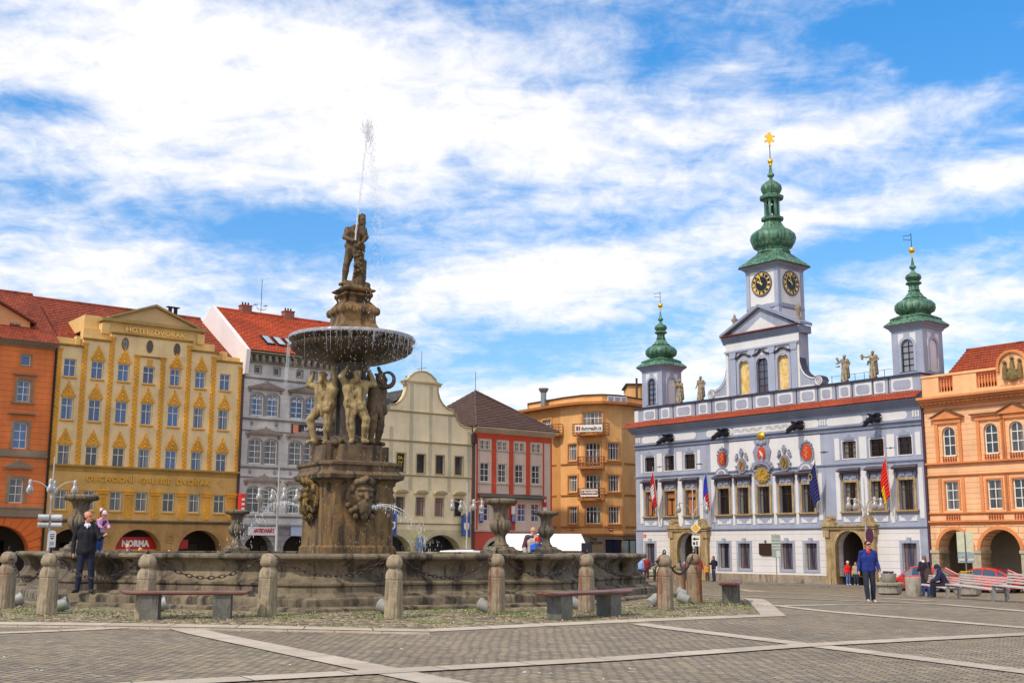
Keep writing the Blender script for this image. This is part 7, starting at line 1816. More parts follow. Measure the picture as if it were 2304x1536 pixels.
    # masks on the pedestal
    def mask(seed, col):
        e = lambda c, r, t='s': ('e', c, r, t); cc = lambda a, b, ra, rb: ('c', a, b, ra, rb, 's'); P = [e((0, -.12, .1), (.36, .3, .46)), e((0, -.02, -.05), (.58, .1, .74)), e((0, -.3, -.32), (.26, .2, .3)), cc((0, -.4, .16), (0, -.5, -.06), .06, .09), e((0, -.25, -.62), (.16, .13, .2)), cc((0, -.2, -.75), (0, -.1, -.98), .1, .04)]
        for s in (-1, 1):
            P += [e((s*.17, -.37, .04), (.12, .08, .09)), cc((s*.05, -.42, .24), (s*.28, -.34, .24), .06, .05), cc((s*.03, -.44, -.17), (s*.3, -.33, -.3), .055, .03), e((s*.2, -.3, -.1), (.1, .1, .1)), e((s*.28, -.18, .5), (.16, .2, .16)), e((s*.12, -.34, .55), (.13, .18, .14)), e((s*.42, -.1, .3), (.12, .16, .18)), cc((s*.5, -.06, .3), (s*.58, -.04, -.1), .07, .06), e((s*.55, -.1, -.3), (.1, .09, .1)), e((s*.45, -.14, -.5), (.1, .1, .11)), e((s*.3, -.2, -.68), (.1, .1, .12)), e((s*.12, -.32, -.5), (.1, .12, .14)), e((s*.34, -.26, -.42), (.1, .1, .12))]
        P += [e((0, -.38, .62), (.12, .2, .12)), e((0, -.15, .75), (.2, .15, .1))]
        V, Q, T = sdf_mesh(P, .026, .04); V = V*.82; return np_mesh('carved_mask', V, Q, T, dict(s=col))
    mk = mask(1, stone('mask_stone', (150, 118, 52), (110, 86, 44), (56, 44, 28), 2.5, .6, third=(.56, .66))); mk2 = mk.copy(); mk2.materials[0] = STONE_M
    for k in range(4):
        a = rot+math.pi/2*k; d = 1.12*K; link('carved_mask', mk if k in (3, 2) else mk2, root, (d*math.sin(a), -d*math.cos(a), zf(3.0)-.1), a)
    # atlantes
    poses = [
        dict(nk=(.02, -.02, .815), hd=(-.015, -.07, .9), ch=(.02, 0, .72), sL=(.12, -.0, .79), sR=(-.10, -.03, .775), eL=(.14, -.02, .90), wL=(.08, .03, 1.03), eR=(-.24, -.05, .80), wR=(-.19, -.02, .93), hR=(-.055, 0, .51), kR=(-.16, -.1, .33), aR=(-.13, -.03, .06), fR=(-.17, -.12, .03), kL=(.06, -.03, .28), aL=(.04, 0, .05), fL=(.06, -.09, .02)),
        dict(nk=(-.0, -.03, .815), hd=(.02, -.08, .895), ch=(0, 0, .72), sL=(.12, -.0, .79), sR=(-.12, -.0, .79), eL=(.25, -.0, .79), wL=(.20, .0, .93), eR=(-.20, -.06, .87), wR=(-.12, -.02, .99), kR=(-.06, -.05, .28), aR=(-.02, .0, .05), fR=(-.05, -.08, .02), kL=(.15, -.06, .32), aL=(.13, .0, .06), fL=(.17, -.08, .03))]
    H = 2.34*K
    for i, (ang_d, pz, face_d) in enumerate(((208, 0, 248), (287, 1, 283), (352, 0, 325), (110, 1, 110))):
        P, J = person_prims(H, poses[pz], nude=True, hair=True, build=1.42, hands=True, curl=.9, tilt=(.25, 0), yaw=.0 if pz else -.1)
        P = [tuple(list(p[:-1])+['skin']) if p[0] == 'c' else (('e', p[1], p[2], 'skin')+tuple(p[4:])) for p in P]
        ee = lambda c, r: ('e', tuple(v_*H for v_ in c), tuple(v_*H for v_ in r), 'skin'); ct = lambda a, b, ra, rb: ('c', tuple(v_*H for v_ in a), tuple(v_*H for v_ in b), ra*H, rb*H, 'skin')
        P += [ct((-.1, -.05, .56), (.1, -.06, .52), .035, .04), ct((-.09, -.06, .50), (.08, -.07, .46), .04, .05), ct((.02, -.08, .5), (.0, -.08, .38), .045, .02), ct((-.09, .05, .53), (.09, .05, .53), .05, .05), ee((0, -.055, .66), (.035, .03, .05)), ee((J['hd'][0]/H, J['hd'][1]/H-.045, J['hd'][2]/H-.06), (.03, .03, .045))]
        for _ in range(8): P.append(ee((J['hd'][0]/H+rnd.uniform(-.045, .045), J['hd'][1]/H+rnd.uniform(-.03, .05), J['hd'][2]/H+rnd.uniform(.02, .06)), (.02, .02, .02)))
        V, Q, T = sdf_mesh(P, .02, .03); a = math.radians(ang_d); rr = .80
        link('atlas_figure', np_mesh('atlas_figure', V, Q, T, dict(skin=STONE_F if i < 2 else STONE_M)), root, (rr*math.cos(a), rr*math.sin(a), zf(4.62)-.1), math.radians(face_d)+math.pi/2)
    m = MB()       # drapery scroll at the right
    sp_ = [(.62, -.3, zb(6.62)), (.8, -.25, zb(6.5))]+[(1.12+.2*math.cos(t), -.15, zb(6.7)+.22*math.sin(t)) for t in [-1.9+.35*k for k in range(13)]]; m.tube(sp_, [.09-.004*k for k in range(len(sp_))], 10)
    m.build('scroll', STONE_W, root, smooth=50)
    # top figure: bearded strong man forcing the lion's jaws, leaning on a rocky stump
    H = 2.42*K
    pose = dict(pel=(-.02, 0, .54), wa=(-.02, 0, .62), ch=(-.01, -.01, .73), nk=(.02, -.03, .82), hd=(.075, -.055, .905), sL=(.10, -.06, .775), sR=(-.115, .02, .79), eL=(.15, -.10, .66), wL=(.10, -.14, .575), eR=(-.15, -.05, .67), wR=(-.01, -.14, .60), hL=(.04, 0, .52), hR=(-.065, 0, .52), kR=(-.115, -.03, .30), aR=(-.145, .0, .07), fR=(-.19, -.05, .03), kL=(.08, -.06, .34), aL=(.10, .02, .1), fL=(.12, -.04, .05))
    P, J = person_prims(H, pose, nude=True, build=1.18, hands=True, curl=.9, tilt=(.35, .2), yaw=.75)
    P = [tuple(list(p[:-1])+['skin']) if p[0] == 'c' else (('e', p[1], p[2], 'skin')+tuple(p[4:])) for p in P]
    ee = lambda c, r: ('e', tuple(v_*H for v_ in c), tuple(v_*H for v_ in r), 'skin'); ct = lambda a, b, ra, rb: ('c', tuple(v_*H for v_ in a), tuple(v_*H for v_ in b), ra*H, rb*H, 'skin')
    r = random.Random(6)
    for _ in range(16): P.append(ee((.075+r.uniform(-.06, .045), -.05+r.uniform(-.03, .06), .95+r.uniform(-.05, .03)), (.026, .026, .026)))
    P += [ct((.11, -.09, .865), (.12, -.1, .825), .028, .014), ct((.04, -.04, .48), (.05, -.03, .3), .08, .055), ct((.05, -.03, .3), (.05, 0, .02), .06, .10), ct((-.12, 0, .05), (.16, 0, .02), .05, .05), ee((.05, -.09, .54), (.07, .07, .06)), ct((-.1, 0, .57), (.07, -.02, .55), .055, .06), ct((.12, -.0, .35), (.115, .02, .12), .03, .03), ct((.1, 0, .0), (.2, .02, -.02), .05, .02)]
    for _ in range(46): P.append(ee((.045+r.uniform(-.05, .07), -.06+r.uniform(-.07, .02), r.uniform(.12, .5)), (r.uniform(.014, .026),)*3))
    V, Q, T = sdf_mesh(P, .018, .022); link('top_figure', np_mesh('top_figure', V, Q, T, dict(skin=stone('top_figure_stone', (118, 94, 62), (78, 60, 42), (48, 38, 28), 2.2, .5, third=(.58, .7)))), root, (.03, 0, zf(9.72)-.12), 0)
    # four great urns on the rim
    fl = lambda a, k: 1+((.10*(abs(math.cos(9*a))-.4) if 8 <= k <= 12 else 0)+(.11*(abs(math.cos(10*a+.3*(k-21)))-.4) if 19 <= k <= 23 else 0))
    up = [(.24, .22), (.25, .27), (.19, .32), (.155, .42), (.15, .52), (.17, .56), (.20, .60), (.24, .64), (.285, .72), (.31, .80), (.315, .88), (.29, .97), (.24, 1.02), (.24, 1.05), (.225, 1.08), (.215, 1.2), (.225, 1.33), (.27, 1.42), (.34, 1.46), (.42, 1.475), (.46, 1.52), (.46, 1.58), (.41, 1.625), (.33, 1.64), (.22, 1.62), (.1, 1.5)]
    um = MB(); s_ = .30; um.M = None; um.lathe(up, 160, flute=fl); R = []
    for h_, z in ((.44, 0), (.44, .1), (.34, .14), (.30, .2), (.25, .23)): R.append([(-h_, -h_, z), (h_, -h_, z), (h_, h_, z), (-h_, h_, z)])
    um.rings(R); um.lathe([(.44, .12), (.4, .14), (.3, .2), (.25, .24)], 24)
    ume = um.mesh('rim_urn', stone('urn_stone_grey', (132, 118, 96), (98, 84, 66), (64, 54, 42), 2.2, .4, third=(.58, .7)), 40)
    for i, (x, Y, s) in enumerate(((175, 29.9, .90), (1126, 29.8, .86), (530, 40.3, .86), (1229, 40.3, .86))):
        p = atY(x, 1245, Y); o = link('rim_urn', ume, root, (p.x-FC.x, p.y-FC.y, (1.36 if i > 1 else 1.345)-.1), rot); o.scale = (s, s, s*.98)
        m = MB(); m.box(-.45, .45, -.45, .45, .5, 1.245); link('urn_bastion', m.mesh('urn_bastion', STONE_B), root, (p.x-FC.x, p.y-FC.y, 0), rot)
    # ---- water
    wj = NT('white_water'); wj.b.inputs['Alpha'].default_value = .75; wjm = wj.fin((.86, .88, .92), .15); r = random.Random(12)
    wj2 = NT('thin_water'); wj2.b.inputs['Alpha'].default_value = .38; wjt = wj2.fin((.9, .92, .96), .1)
    a = atY(799, 547, FC.y-.25); b_ = atY(822, 285, FC.y-.3); m = MB(); n = 30
    pts = [a.lerp(b_, t/n)+Vector((.10*(t/n)**2, 0, 0)) for t in range(n+1)]; m.tube(pts, [(.026-.010*(t/n))*(1+.35*math.sin(t*2.3)) for t in range(n+1)], 7)
    for k in range(4): m.tube([p+Vector((r.gauss(0, .012)*(1+i*.12), r.gauss(0, .012)*(1+i*.12), 0)) for i, p in enumerate(pts)], .008, 5)
    m.build('water_jet', wjt).name = 'water_jet'; jet = bpy.data.objects['water_jet']; tag(jet, 'thin upright water jet rising from the top figure into the sky', 'water jet', kind='stuff')
    m = MB()
    def drop(p, s):
        s *= .75; q = [p+Vector((s, 0, 0)), p+Vector((-s*.6, s*.5, 0)), p+Vector((-s*.6, -s*.5, 0)), p+Vector((0, 0, s*r.uniform(2.5, 10))), p+Vector((0, 0, -s*1.6))]
        m.add(q, [(0, 1, 3), (1, 2, 3), (2, 0, 3), (1, 0, 4), (2, 1, 4), (0, 2, 4)])
    for _ in range(1500):      # plume falling to the right of the jet
        t = r.random()**.7; zt_ = b_.z+.05-t*(r.random()**.8)*8.2; sp = .10+.33*(b_.z+.2-zt_)/8; x = a.x+.28+.42*min(1, (b_.z+.2-zt_)/3)+r.gauss(0, sp*.55); drop(Vector((x, FC.y-.2+r.gauss(0, sp), zt_)), r.uniform(.004, .013))
    for _ in range(520): drop(Vector((b_.x+.06+r.gauss(0, .11), b_.y+r.gauss(0, .1), b_.z-.1+r.gauss(0, .22))), r.uniform(.005, .018))
    for _ in range(1500):      # overflow curtain, heavier on the right
        an = math.radians(r.choice((r.gauss(-25, 40), r.gauss(-40, 60), r.uniform(0, 360)))); rr = 2.0*K+abs(r.gauss(0, .07)); z0 = zf(7.92); fall = r.random()**2*(1.4 if r.random() < .7 else 6.4); drop(Vector((FC.x+rr*math.cos(an)+fall*.02, FC.y+rr*math.sin(an), z0-fall)), r.uniform(.003, .009))
    for _ in range(700): an = r.uniform(0, 6.28); q = r.uniform(1.0, 1.5); drop(Vector((FC.x+q*math.cos(an), FC.y+q*math.sin(an), r.uniform(1.3, 4.2))), r.uniform(.003, .009))
    o = m.build('water_drops', wjm); tag(o, 'falling drops and spray around the fountain bowl and jet', 'water', kind='stuff')
    m = MB()
    for _ in range(45):      # streaks hanging from the rim
        an = math.radians(r.choice((r.gauss(-35, 35), r.gauss(-70, 50)))); L = r.uniform(.12, .75)*(1.5 if r.random() < .12 else 1); w = r.uniform(.002, .006); x0, y0, z0 = FC.x+2.0*K*math.cos(an), FC.y+2.0*K*math.sin(an), zf(7.98)
        inw = r.uniform(0, .16); m.tube([(x0-math.cos(an)*inw*t_, y0-math.sin(an)*inw*t_, z0-L*t_) for t_ in (0, .3, .6, 1)], [w, w*1.3, w, w*.4], 5)
    x0, y0 = FC.x-1.98*K, FC.y-.3
    for k in range(4): m.tube([(x0-.05*t_+.02*k, y0+.03*k, zf(7.95)-t_*1.0) for t_ in (0, .4, .8, 1.1, 1.4)], [.006, .010, .008, .006, .003], 6)
    o = m.build('overflow_streams', wjt); tag(o, 'thin streams of water spilling over the bowl rim', 'water', kind='stuff')
    for nm, (p0, p1, dr), lab in (('mask_jet', (atY(842, 1138, FC.y-1.35), atY(975, 1235, FC.y-2.2), .5), 'spray shooting right from the mouth of the front mask'), ('mask_jet', (atY(668, 1136, FC.y-.9), atY(520, 1225, FC.y-2.0), .9), 'thin spray arching left from the mouth of the golden mask')):
        m = MB(); n = 14; P = []
        for k in range(n+1):
            t_ = k/n; q = p0.lerp(p1, t_); q.z = p0.z+(p1.z-p0.z)*t_**2+dr*(t_-t_**2); P.append(q)
        for k in range(4): off = Vector((r.gauss(0, .03), r.gauss(0, .03), r.gauss(0, .03))); m.tube([q+off*(i/n*4) for i, q in enumerate(P[:9])], [.009-.0008*i for i in range(9)], 6)
        for _ in range(240): k = r.random(); q = P[int(k*n)]; drop(q+Vector((r.gauss(0, .03+.16*k), r.gauss(0, .03+.12*k), -abs(r.gauss(0, .03+.32*k)))), r.uniform(.006, .018))
        o = m.build(nm, wjt); tag(o, lab, 'water jet', kind='stuff')
    return root


fountain()
# ------------------------------------------------------------------ bollards and chains
def octa(r_): return [(r_*math.cos(math.pi/8+math.pi/4*k), r_*math.sin(math.pi/8+math.pi/4*k)) for k in range(8)]


def bollard_mesh(mat):
    m = MB(); R = []
    prof = [(.215, -.15), (.205, .0), (.19, .74), (.182, .75), (.182, .765), (.19, .775), (.187, .86), (.165, .93), (.128, .975), (.125, .99), (.165, 1.02), (.185, 1.07), (.18, 1.13), (.15, 1.2), (.1, 1.245), (.05, 1.262)]
    m.rings([[(x, y, z) for x, y in octa(r_)] for r_, z in prof]); me = m.mesh('stone_bollard', mat, 32); return me


RUST_A = stone('bollard_rusty', (168, 152, 128), (132, 118, 98), (110, 96, 78), 2.5, .4, third=(.6, .75), rust=(-1.0, .3)); RUST_B = stone('bollard_rusty_two', (160, 140, 112), (126, 106, 82), (110, 96, 78), 2.5, .4, rust=(1.0, .2))
CLEAN = stone('bollard_stone', (176, 160, 134), (140, 124, 100), (112, 98, 80), 2.5, .4, third=(.6, .75)); IRON = simple('chain_iron', (62, 46, 44), .45, .6, var=.3, scale=30)
BM = {k: bollard_mesh(m_) for k, m_ in (('c', CLEAN), ('a', RUST_A), ('b', RUST_B))}
BL = [(10, 1371, 'a', 'rust streaked bollard cut by the left edge of the picture'), (104, 1385, 'c', 'stone bollard standing left of the man at the basin'), (325, 1394, 'c', 'stone bollard right behind the left plank bench'),
      (600, 1388, 'c', 'stone bollard halfway between the left bench and the column'), (885, 1393, 'c', 'clean stone bollard in front of the middle of the basin'), (1117, 1381, 'a', 'rust stained bollard in front of the large right urn'),
      (1320, 1377, 'a', 'rust stained bollard behind the right plank bench'), (1497, 1373, 'a', 'rusty bollard with a chain on both sides at the right end'), (1563, 1359, 'b', 'bollard with a rust stain down its middle beside the end bench'),
      (1532, 1341, 'b', 'brown rusty bollard half hidden between the two right bollards'), (1411, 1318, 'c', 'distant pale bollard by the far plank bench')]
BP = []
for x, y, k, lab in BL:
    p = gpx(x, y); o = link('stone_bollard', BM[k], None, (p.x, p.y, gz(p.x, p.y)+.02), rnd.uniform(-.15, .15)); tag(o, lab, 'bollard', 'stone bollards round the fountain')
    m = MB(); m.torus((0, 0, 1.31), .055, .014, (1, .3, 0), 14, 6); m.tube([(0, 0, 1.24), (0, 0, 1.27)], .03, 8); m.build('ring', IRON, o); BP.append(p)


def chain(a, b, sag, lab):
    A, B = Vector((a.x, a.y, gz(a.x, a.y)+1.30)), Vector((b.x, b.y, gz(b.x, b.y)+1.30)); L = (B-A).length; n = max(8, int(L/.105)); m = MB()
    P = [A.lerp(B, i/n)-Vector((0, 0, sag*4*(i/n)*(1-i/n))) for i in range(n+1)]
    for i in range(n):
        c = (P[i]+P[i+1])/2; t = (P[i+1]-P[i]); ln = t.length; t.normalize(); s = t.cross(Vector((0, 0, 1))).normalized(); ax = s if i % 2 else t.cross(s).normalized(); other = t.cross(ax).normalized(); hl, hw, r_ = ln*.70, .030, .0105; rows = []
        for k in range(11):
            q = 2*math.pi*k/10; d = t*math.cos(q)*hl+other*math.sin(q)*hw; dn = (t*math.cos(q)*hw+other*math.sin(q)*hl).normalized(); rows.append([tuple(c+d+(dn*math.cos(w)+ax*math.sin(w))*r_) for w in (2*math.pi*j/5 for j in range(5))])
        m.rings(rows, False)
    tag(m.build('iron_chain', IRON, smooth=60), lab, 'chain', 'iron chains between the bollards')


for i, (s, lab) in enumerate(((.62, 'left of the man at the basin'), (.52, 'crossing in front of the man at the basin'), (.50, 'above the left plank bench'), (.46, 'left of the middle bollard'), (.50, 'right of the middle bollard'), (.48, 'between the two bollards in front of the right urns'), (.5, 'behind the right plank bench end'), (.5, 'short one between the two rusty bollards at the right'), (.5, 'receding to the brown bollard'), (.6, 'going back to the distant pale bollard'))):
    chain(BP[i], BP[i+1], s, 'heavy rusty chain hanging '+lab)
tag_names = None
# spotlights at the bollard feet
m = MB(); m.M = Matrix.Translation((0, 0, .13)) @ Matrix.Rotation(math.radians(68), 4, 'X'); m.lathe([(.10, -.14), (.125, -.1), (.13, .08), (.14, .1), (.14, .15), (.12, .16), (.115, .12)], 20); m.M = None; sb = m.mesh('spotlight', simple('spot_grey', (150, 150, 146), .5, var=.2), 40)
m = MB(); m.M = Matrix.Translation((0, 0, .13)) @ Matrix.Rotation(math.radians(68), 4, 'X'); m.lathe([(.115, .121), (.06, .135), (.01, .14)], 16); m.M = None; sg = m.mesh('lens', G_DARK, 40)
for x, y, r_, lab in ((34, 1366, 120, 'by the leftmost bollard'), (136, 1378, 100, 'beside the bollard left of the man'), (359, 1378, 100, 'under the left plank bench'), (866, 1383, -110, 'mostly hidden behind the middle bollard'), (1092, 1380, -110, 'left of the rusty bollard before the urn'), (1292, 1372, -110, 'beside the right plank bench'), (1470, 1367, 130, 'left of the chain linked rusty bollard'), (1540, 1360, -120, 'between the two rusty bollards at the right'), (1536, 1347, -120, 'further back beside the brown bollard')):
    p = gpx(x, y); o = link('spotlight', sb, None, (p.x, p.y, p.z+.03), math.radians(r_)); link('lens', sg, o); tag(o, 'small grey ground spotlight '+lab, 'spotlight', 'ground spotlights round the fountain')

# ------------------------------------------------------------------ plank benches
RED = NT('plank_red'); n = RED.noise(RED.mp(RED.obj, (.7, 8, 8)), 2, 6, .7); RED.bump(n, .4, .01); PLANK = RED.fin(RED.mix(RED.ramp(n, .35, .7), s2l((84, 42, 36)), s2l((150, 112, 100))), .5); CONC = stone('bench_concrete', (124, 122, 114), (96, 94, 88), (70, 66, 60), 2, .3)


def plank_bench(p, q, lab, seat_h=.50):
    c = (p+q)/2; ang = math.atan2(q.y-p.y, q.x-p.x); L = (q-p).length; z = gz(c.x, c.y)+.03; r_ = empty('plank_bench', (c.x, c.y, z), ang, lab, 'bench')
    m = MB(); h = L/2+.55; y = .26; sec = [(-y, .0), (-y+.03, -.03), (y-.03, -.03), (y, 0), (y, .025), (y-.02, .04), (-y+.02, .04), (-y, .025)]; R = []
    for x, s, dz in ((-h, .7, .03), (-h+.05, .95, .015), (-h+.12, 1, 0), (0, 1, -.005), (h-.12, 1, 0), (h-.05, .95, .015), (h, .7, .03)): R.append([(x, a*s, seat_h+b*s+dz) for a, b in sec])
    m.rings([list(t) for t in R]); m.build('seat', PLANK, r_, smooth=40)
    for s in (-1, 1): m = MB(); m.box(s*L/2-.17, s*L/2+.17, -.2, .2, -.1, seat_h-.031); m.build('leg', CONC, r_)
    return r_


plank_bench(gpx(330, 1398)+Vector((0, .2, 0)), gpx(494, 1396)+Vector((0, .2, 0)), 'red plank bench on grey concrete blocks, nearest at the left')
plank_bench(gpx(1260, 1397)+Vector((0, .1, 0)), gpx(1372, 1390)+Vector((0, .2, 0)), 'red plank bench on concrete blocks right of the fountain front')
p = gpx(1648, 1362); plank_bench(p+Vector((0, .3, 0)), p+Vector((.30, 1.6, 0)), 'red plank bench seen end on beside the rusty bollards')
p = gpx(1443, 1330); plank_bench(p+Vector((-1.1, .3, 0)), p+Vector((.2, .0, 0)), 'distant red plank bench behind the far bollard')


# ------------------------------------------------------------------ slatted benches, planters, bin
WOODW = simple('slat_pale', (206, 188, 180), .6, var=.15); ALU = simple('bench_grey', (150, 148, 146), .5, .3)
def slat_bench(c, ang, L, lab, wm=WOODW, group='slatted benches with backrests'):
    r_ = empty('slatted_bench', (c.x, c.y, gz(c.x, c.y)), ang, lab, 'bench', group); m = MB()
    for k in range(4): m.box(-L/2, L/2, -.25+k*.115, -.17+k*.115, .43, .465)
    m.build('seat', wm, r_); m = MB()
    for k in range(4): m.box(-L/2, L/2, .24+.02*k, .265+.02*k, .52+k*.085, .575+k*.085)
    m.build('backrest', wm, r_)
    for x in (-L/2+.03, L/2-.1): m = MB(); m.box(x, x+.07, -.26, .28, .38, .429); m.box(x, x+.07, -.22, -.12, 0, .38); m.box(x, x+.07, .2, .28, 0, .38); m.box(x, x+.07, .31, .36, .38, .86); m.build('leg', ALU, r_)
    return r_


b0, b1 = gpx(2150, 1346), gpx(2256, 1353); bd = (b1-b0); bd.z = 0; L0 = bd.length; bd.normalize(); ba = math.atan2(bd.y, bd.x)
for k, lab in ((-1, 'pale slatted bench with the hooded seated person'), (0, 'pale slatted bench in front of the right red car'), (1, 'pale slatted bench running out of the right edge')): slat_bench((b0+b1)/2+bd*(L0+.04)*k+Vector((0, .25, 0)), ba, L0, lab)
p = gpx(40, 1316); slat_bench(p, .05, 2.6, 'brown slatted bench with a seated man at the far left', simple('slat_brown', (140, 104, 88), .6)); p = gpx(45, 1334); slat_bench(p+Vector((-.4, 0, 0)), .03, 2.4, 'grey slatted bench in front of the brown one at the far left', simple('slat_grey', (120, 110, 100), .6), None)
PCONC = stone('planter_concrete', (168, 160, 146), (140, 132, 120), (120, 110, 96), 2.5, .3)


def planter(x, y, lab, fl, base=True, s=1.0):
    p = gpx(x, y); r_ = empty('concrete_planter', (p.x, p.y+.6, gz(p.x, p.y)), 0, lab, 'planter', None); m = MB()
    if base:
        m.lathe([(.40, 0), (.55, .08), (.56, .40)], 8, rot=.3); m.build('plinth', PCONC, r_); m = MB(); m.lathe([(.64, .401), (.66, .43), (.66, .52), (.62, .54)], 8, rot=.3); m.build('plinth_slab', PCONC, r_)
    z = .54 if base else 0; m = MB(); m.lathe([(.26, z), (.31, z+.05), (.34, z+.36), (.34, z+.40), (.29, z+.40), (.28, z+.33), (.02, z+.32)], 20, (-.0, 0, 0)); m.build('tub', PCONC, r_, smooth=40)
    m = MB(); rg = random.Random(int(x))
    for _ in range(90): a = rg.uniform(0, 6.28); q = .26*rg.random()**.5; c = (q*math.cos(a), q*math.sin(a), z+.36+rg.uniform(0, .12)); m.ball(c, (.035, .035, .025), 5, 3, 1 if rg.random() < .5 else 0)
    m.build('flowers', [simple('leaf_green', (50, 76, 34), .7), simple('petal_%d_%d_%d' % fl, fl, .7)], r_)


planter(2011, 1338, 'round concrete planter with dark purple flowers on a low octagonal base', (60, 50, 100)); planter(2190, 1341, 'round concrete planter with yellow flowers behind the pale benches', (230, 180, 40))
p = gpx(2062, 1343); m = MB(); m.lathe([(.29, 0), (.30, .03), (.30, .74), (.28, .77), (.2, .77), (.19, .6)], 24); o = m.build('litter_bin', PCONC, None, (p.x, p.y+.3, gz(p.x, p.y)), smooth=40); tag(o, 'round concrete litter bin beside the woman in the dark coat', 'litter bin')


# ------------------------------------------------------------------ street lamps
LW = simple('lamp_white', (176, 172, 168), .4, .1, var=.05); LGL = NT('lamp_globe'); LGL.b.inputs['Transmission Weight'].default_value = .35; LGM = LGL.fin((.38, .37, .36), .25)
def street_lamp(x, Y, rot_, lab, arms=4, topz=5.3, mast=1.3, spots=False):
    v = atY(x, 1240, Y); z0 = gz(v.x, Y); r_ = empty('street_lamp', (v.x, Y, z0), rot_, lab, 'street lamp', 'four armed street lamps'); H = topz-.3
    m = MB(); m.lathe([(.13, 0), (.12, .3), (.08, .4), (.065, 2.8), (.058, 2.85), (.052, H-.8), (.09, H-.75), (.09, H-.55), (.045, H-.5), (.03, H+mast), (.01, H+mast+.1)], 14); m.build('pole', LW, r_, smooth=40)
    for k in range(arms):
        a = 2*math.pi*k/arms; d = Vector((math.cos(a), math.sin(a), 0)); m = MB(); P = [d*(.05+.9*(1-math.cos(t*math.pi/2)))+Vector((0, 0, H-.75+.95*math.sin(t*math.pi/2)**.9)) for t in [i/8 for i in range(9)]]+[d*1.02+Vector((0, 0, H+.17))]
        m.tube(P, .024, 8); ar = m.build('arm', LW, r_, smooth=60); c = d*1.02
        m = MB(); m.lathe([(.03, .26), (.07, .22), (.09, .14), (.085, .02), (.08, -.02)], 14, (c.x, c.y, H+.02)); m.build('cap', LW, ar, smooth=50)
        m = MB(); m.lathe([(.07, .0), (.09, -.05), (.14, -.15), (.17, -.25), (.16, -.36), (.1, -.44), (.02, -.47)], 18, (c.x, c.y, H+.02)); m.build('globe', LGM, ar, smooth=60)
    if spots:
        for s in (-1, 1):
            for z in (3.45, 3.1): m = MB(); m.tube([(s*.06, -.05, z), (s*.55, -.12, z)], [.15, .15] if z > 3.3 else [.12, .12], 12); m.build('loudspeaker', simple('speaker_grey', (186, 188, 192), .4, var=.2), r_, smooth=40)
    return r_


street_lamp(108, 57, .28, 'white street lamp with four globes and side speakers at the far left', spots=True)
street_lamp(621, 62, .5, 'white street lamp seen through the water in front of the grey house'); street_lamp(1050, 74, .45, 'white street lamp in front of the cream and pink houses'); street_lamp(1561, 76, .35, 'white street lamp before the left town hall portal', arms=2); street_lamp(1951, 66, .25, 'white street lamp above the walking man', topz=5.2)


def sign_post(x, Y, lab, build_, h, r_=.03, off=0.):
    v = atY(x, 1240, Y); z = gz(v.x, Y)+off; o = empty('sign_post', (v.x, Y, z), 0, lab, 'sign post'); m = MB(); m.tube([(0, 0, 0), (0, 0, h)], r_, 8); m.build('post', simple('post_grey', (130, 136, 134), .5, .3), o); build_(o); return o


def s_diamond(o):
    m = MB(); a = .33; m.prism([(0, -a), (a, 0), (0, a), (-a, 0)], -.06, -.04, 0); b = .25; m.prism([(0, -b), (b, 0), (0, b), (-b, 0)], -.065, -.0605, 1); m.build('priority_sign', [WHITE, simple('sign_yellow', (226, 176, 36), .4)], o, (0, 0, 3.55))
    m = MB(); m.box(-.25, .25, -.06, -.04, 2.45, 3.1, 0); m.box(-.18, .18, -.065, -.0605, 2.85, 2.93, 1); m.prism([(-.2, 2.89), (-.05, 2.78), (-.05, 3.0)], -.065, -.0605, 1); m.box(-.18, -.05, -.065, -.0605, 2.53, 2.7, 1); m.box(.02, .1, -.065, -.0605, 2.52, 2.75, 1); m.build('direction_plate', [WHITE, DARKIN], o)
def s_board(o):
    m = MB(); m.box(-.28, .3, -.06, -.03, 1.75, 3.2); m.build('board', simple('board_greenish', (150, 162, 150), .5, var=.25, scale=5), o); m = MB(); m.box(.0, .26, -.07, -.061, 1.8, 2.2); [m.box(-.24, .26, -.07, -.061, 2.3+k*.2, 2.36+k*.2) for k in range(4)]; m.build('notices', simple('notice_white', (200, 206, 206), .5, var=.3, scale=14), o)
def s_board2(o):
    m = MB()
    for s in (-1, 1): m.box(s*.22-.18, s*.22+.18, -.06, -.03, 2.0, 3.0, 0); m.box(s*.22-.18, s*.22+.18, -.06, -.03, 1.5, 1.98, 1); m.box(s*.22-.14, s*.22+.14, -.07, -.061, 1.6, 1.7, 0)
    m.build('board', [simple('board_cream', (206, 204, 176), .5), simple('board_grey', (150, 160, 170), .5, var=.3, scale=8)], o)
def s_stop(o):
    m = MB(); m.prism([(.22*math.cos(t), .42*math.sin(t)) for t in [2*math.pi*k/28 for k in range(28)]], -.05, -.02); m.build('round_sign', simple('sign_purple', (74, 30, 60), .4), o, (.02, 0, 3.0))
def s_stopplate(o):
    m = MB(); m.box(-.3, .3, -.06, -.03, 2.0, 3.1, 0); m.prism([(x, z) for x, z in arcpts(0, .3, 3.1, .22, 10)][::-1], -.06, -.03, 0)
    for k in range(2): m.box(-.18, .18, -.066, -.061, 2.98-k*.15, 3.05-k*.15, 1)
    m.prism([(-.18, 2.76), (0, 2.58), (.18, 2.76)], -.066, -.061, 1); [m.box(-.18, .18, -.066, -.061, 2.15+k*.08, 2.18+k*.08, 1) for k in range(4)]; m.v = [(x_*.58, y_, 2.0+(z_-2.0)*.58) for x_, y_, z_ in m.v]; m.build('timetable', [simple('plate_pale', (176, 178, 186), .5), simple('plate_dark', (60, 60, 84), .5)], o)


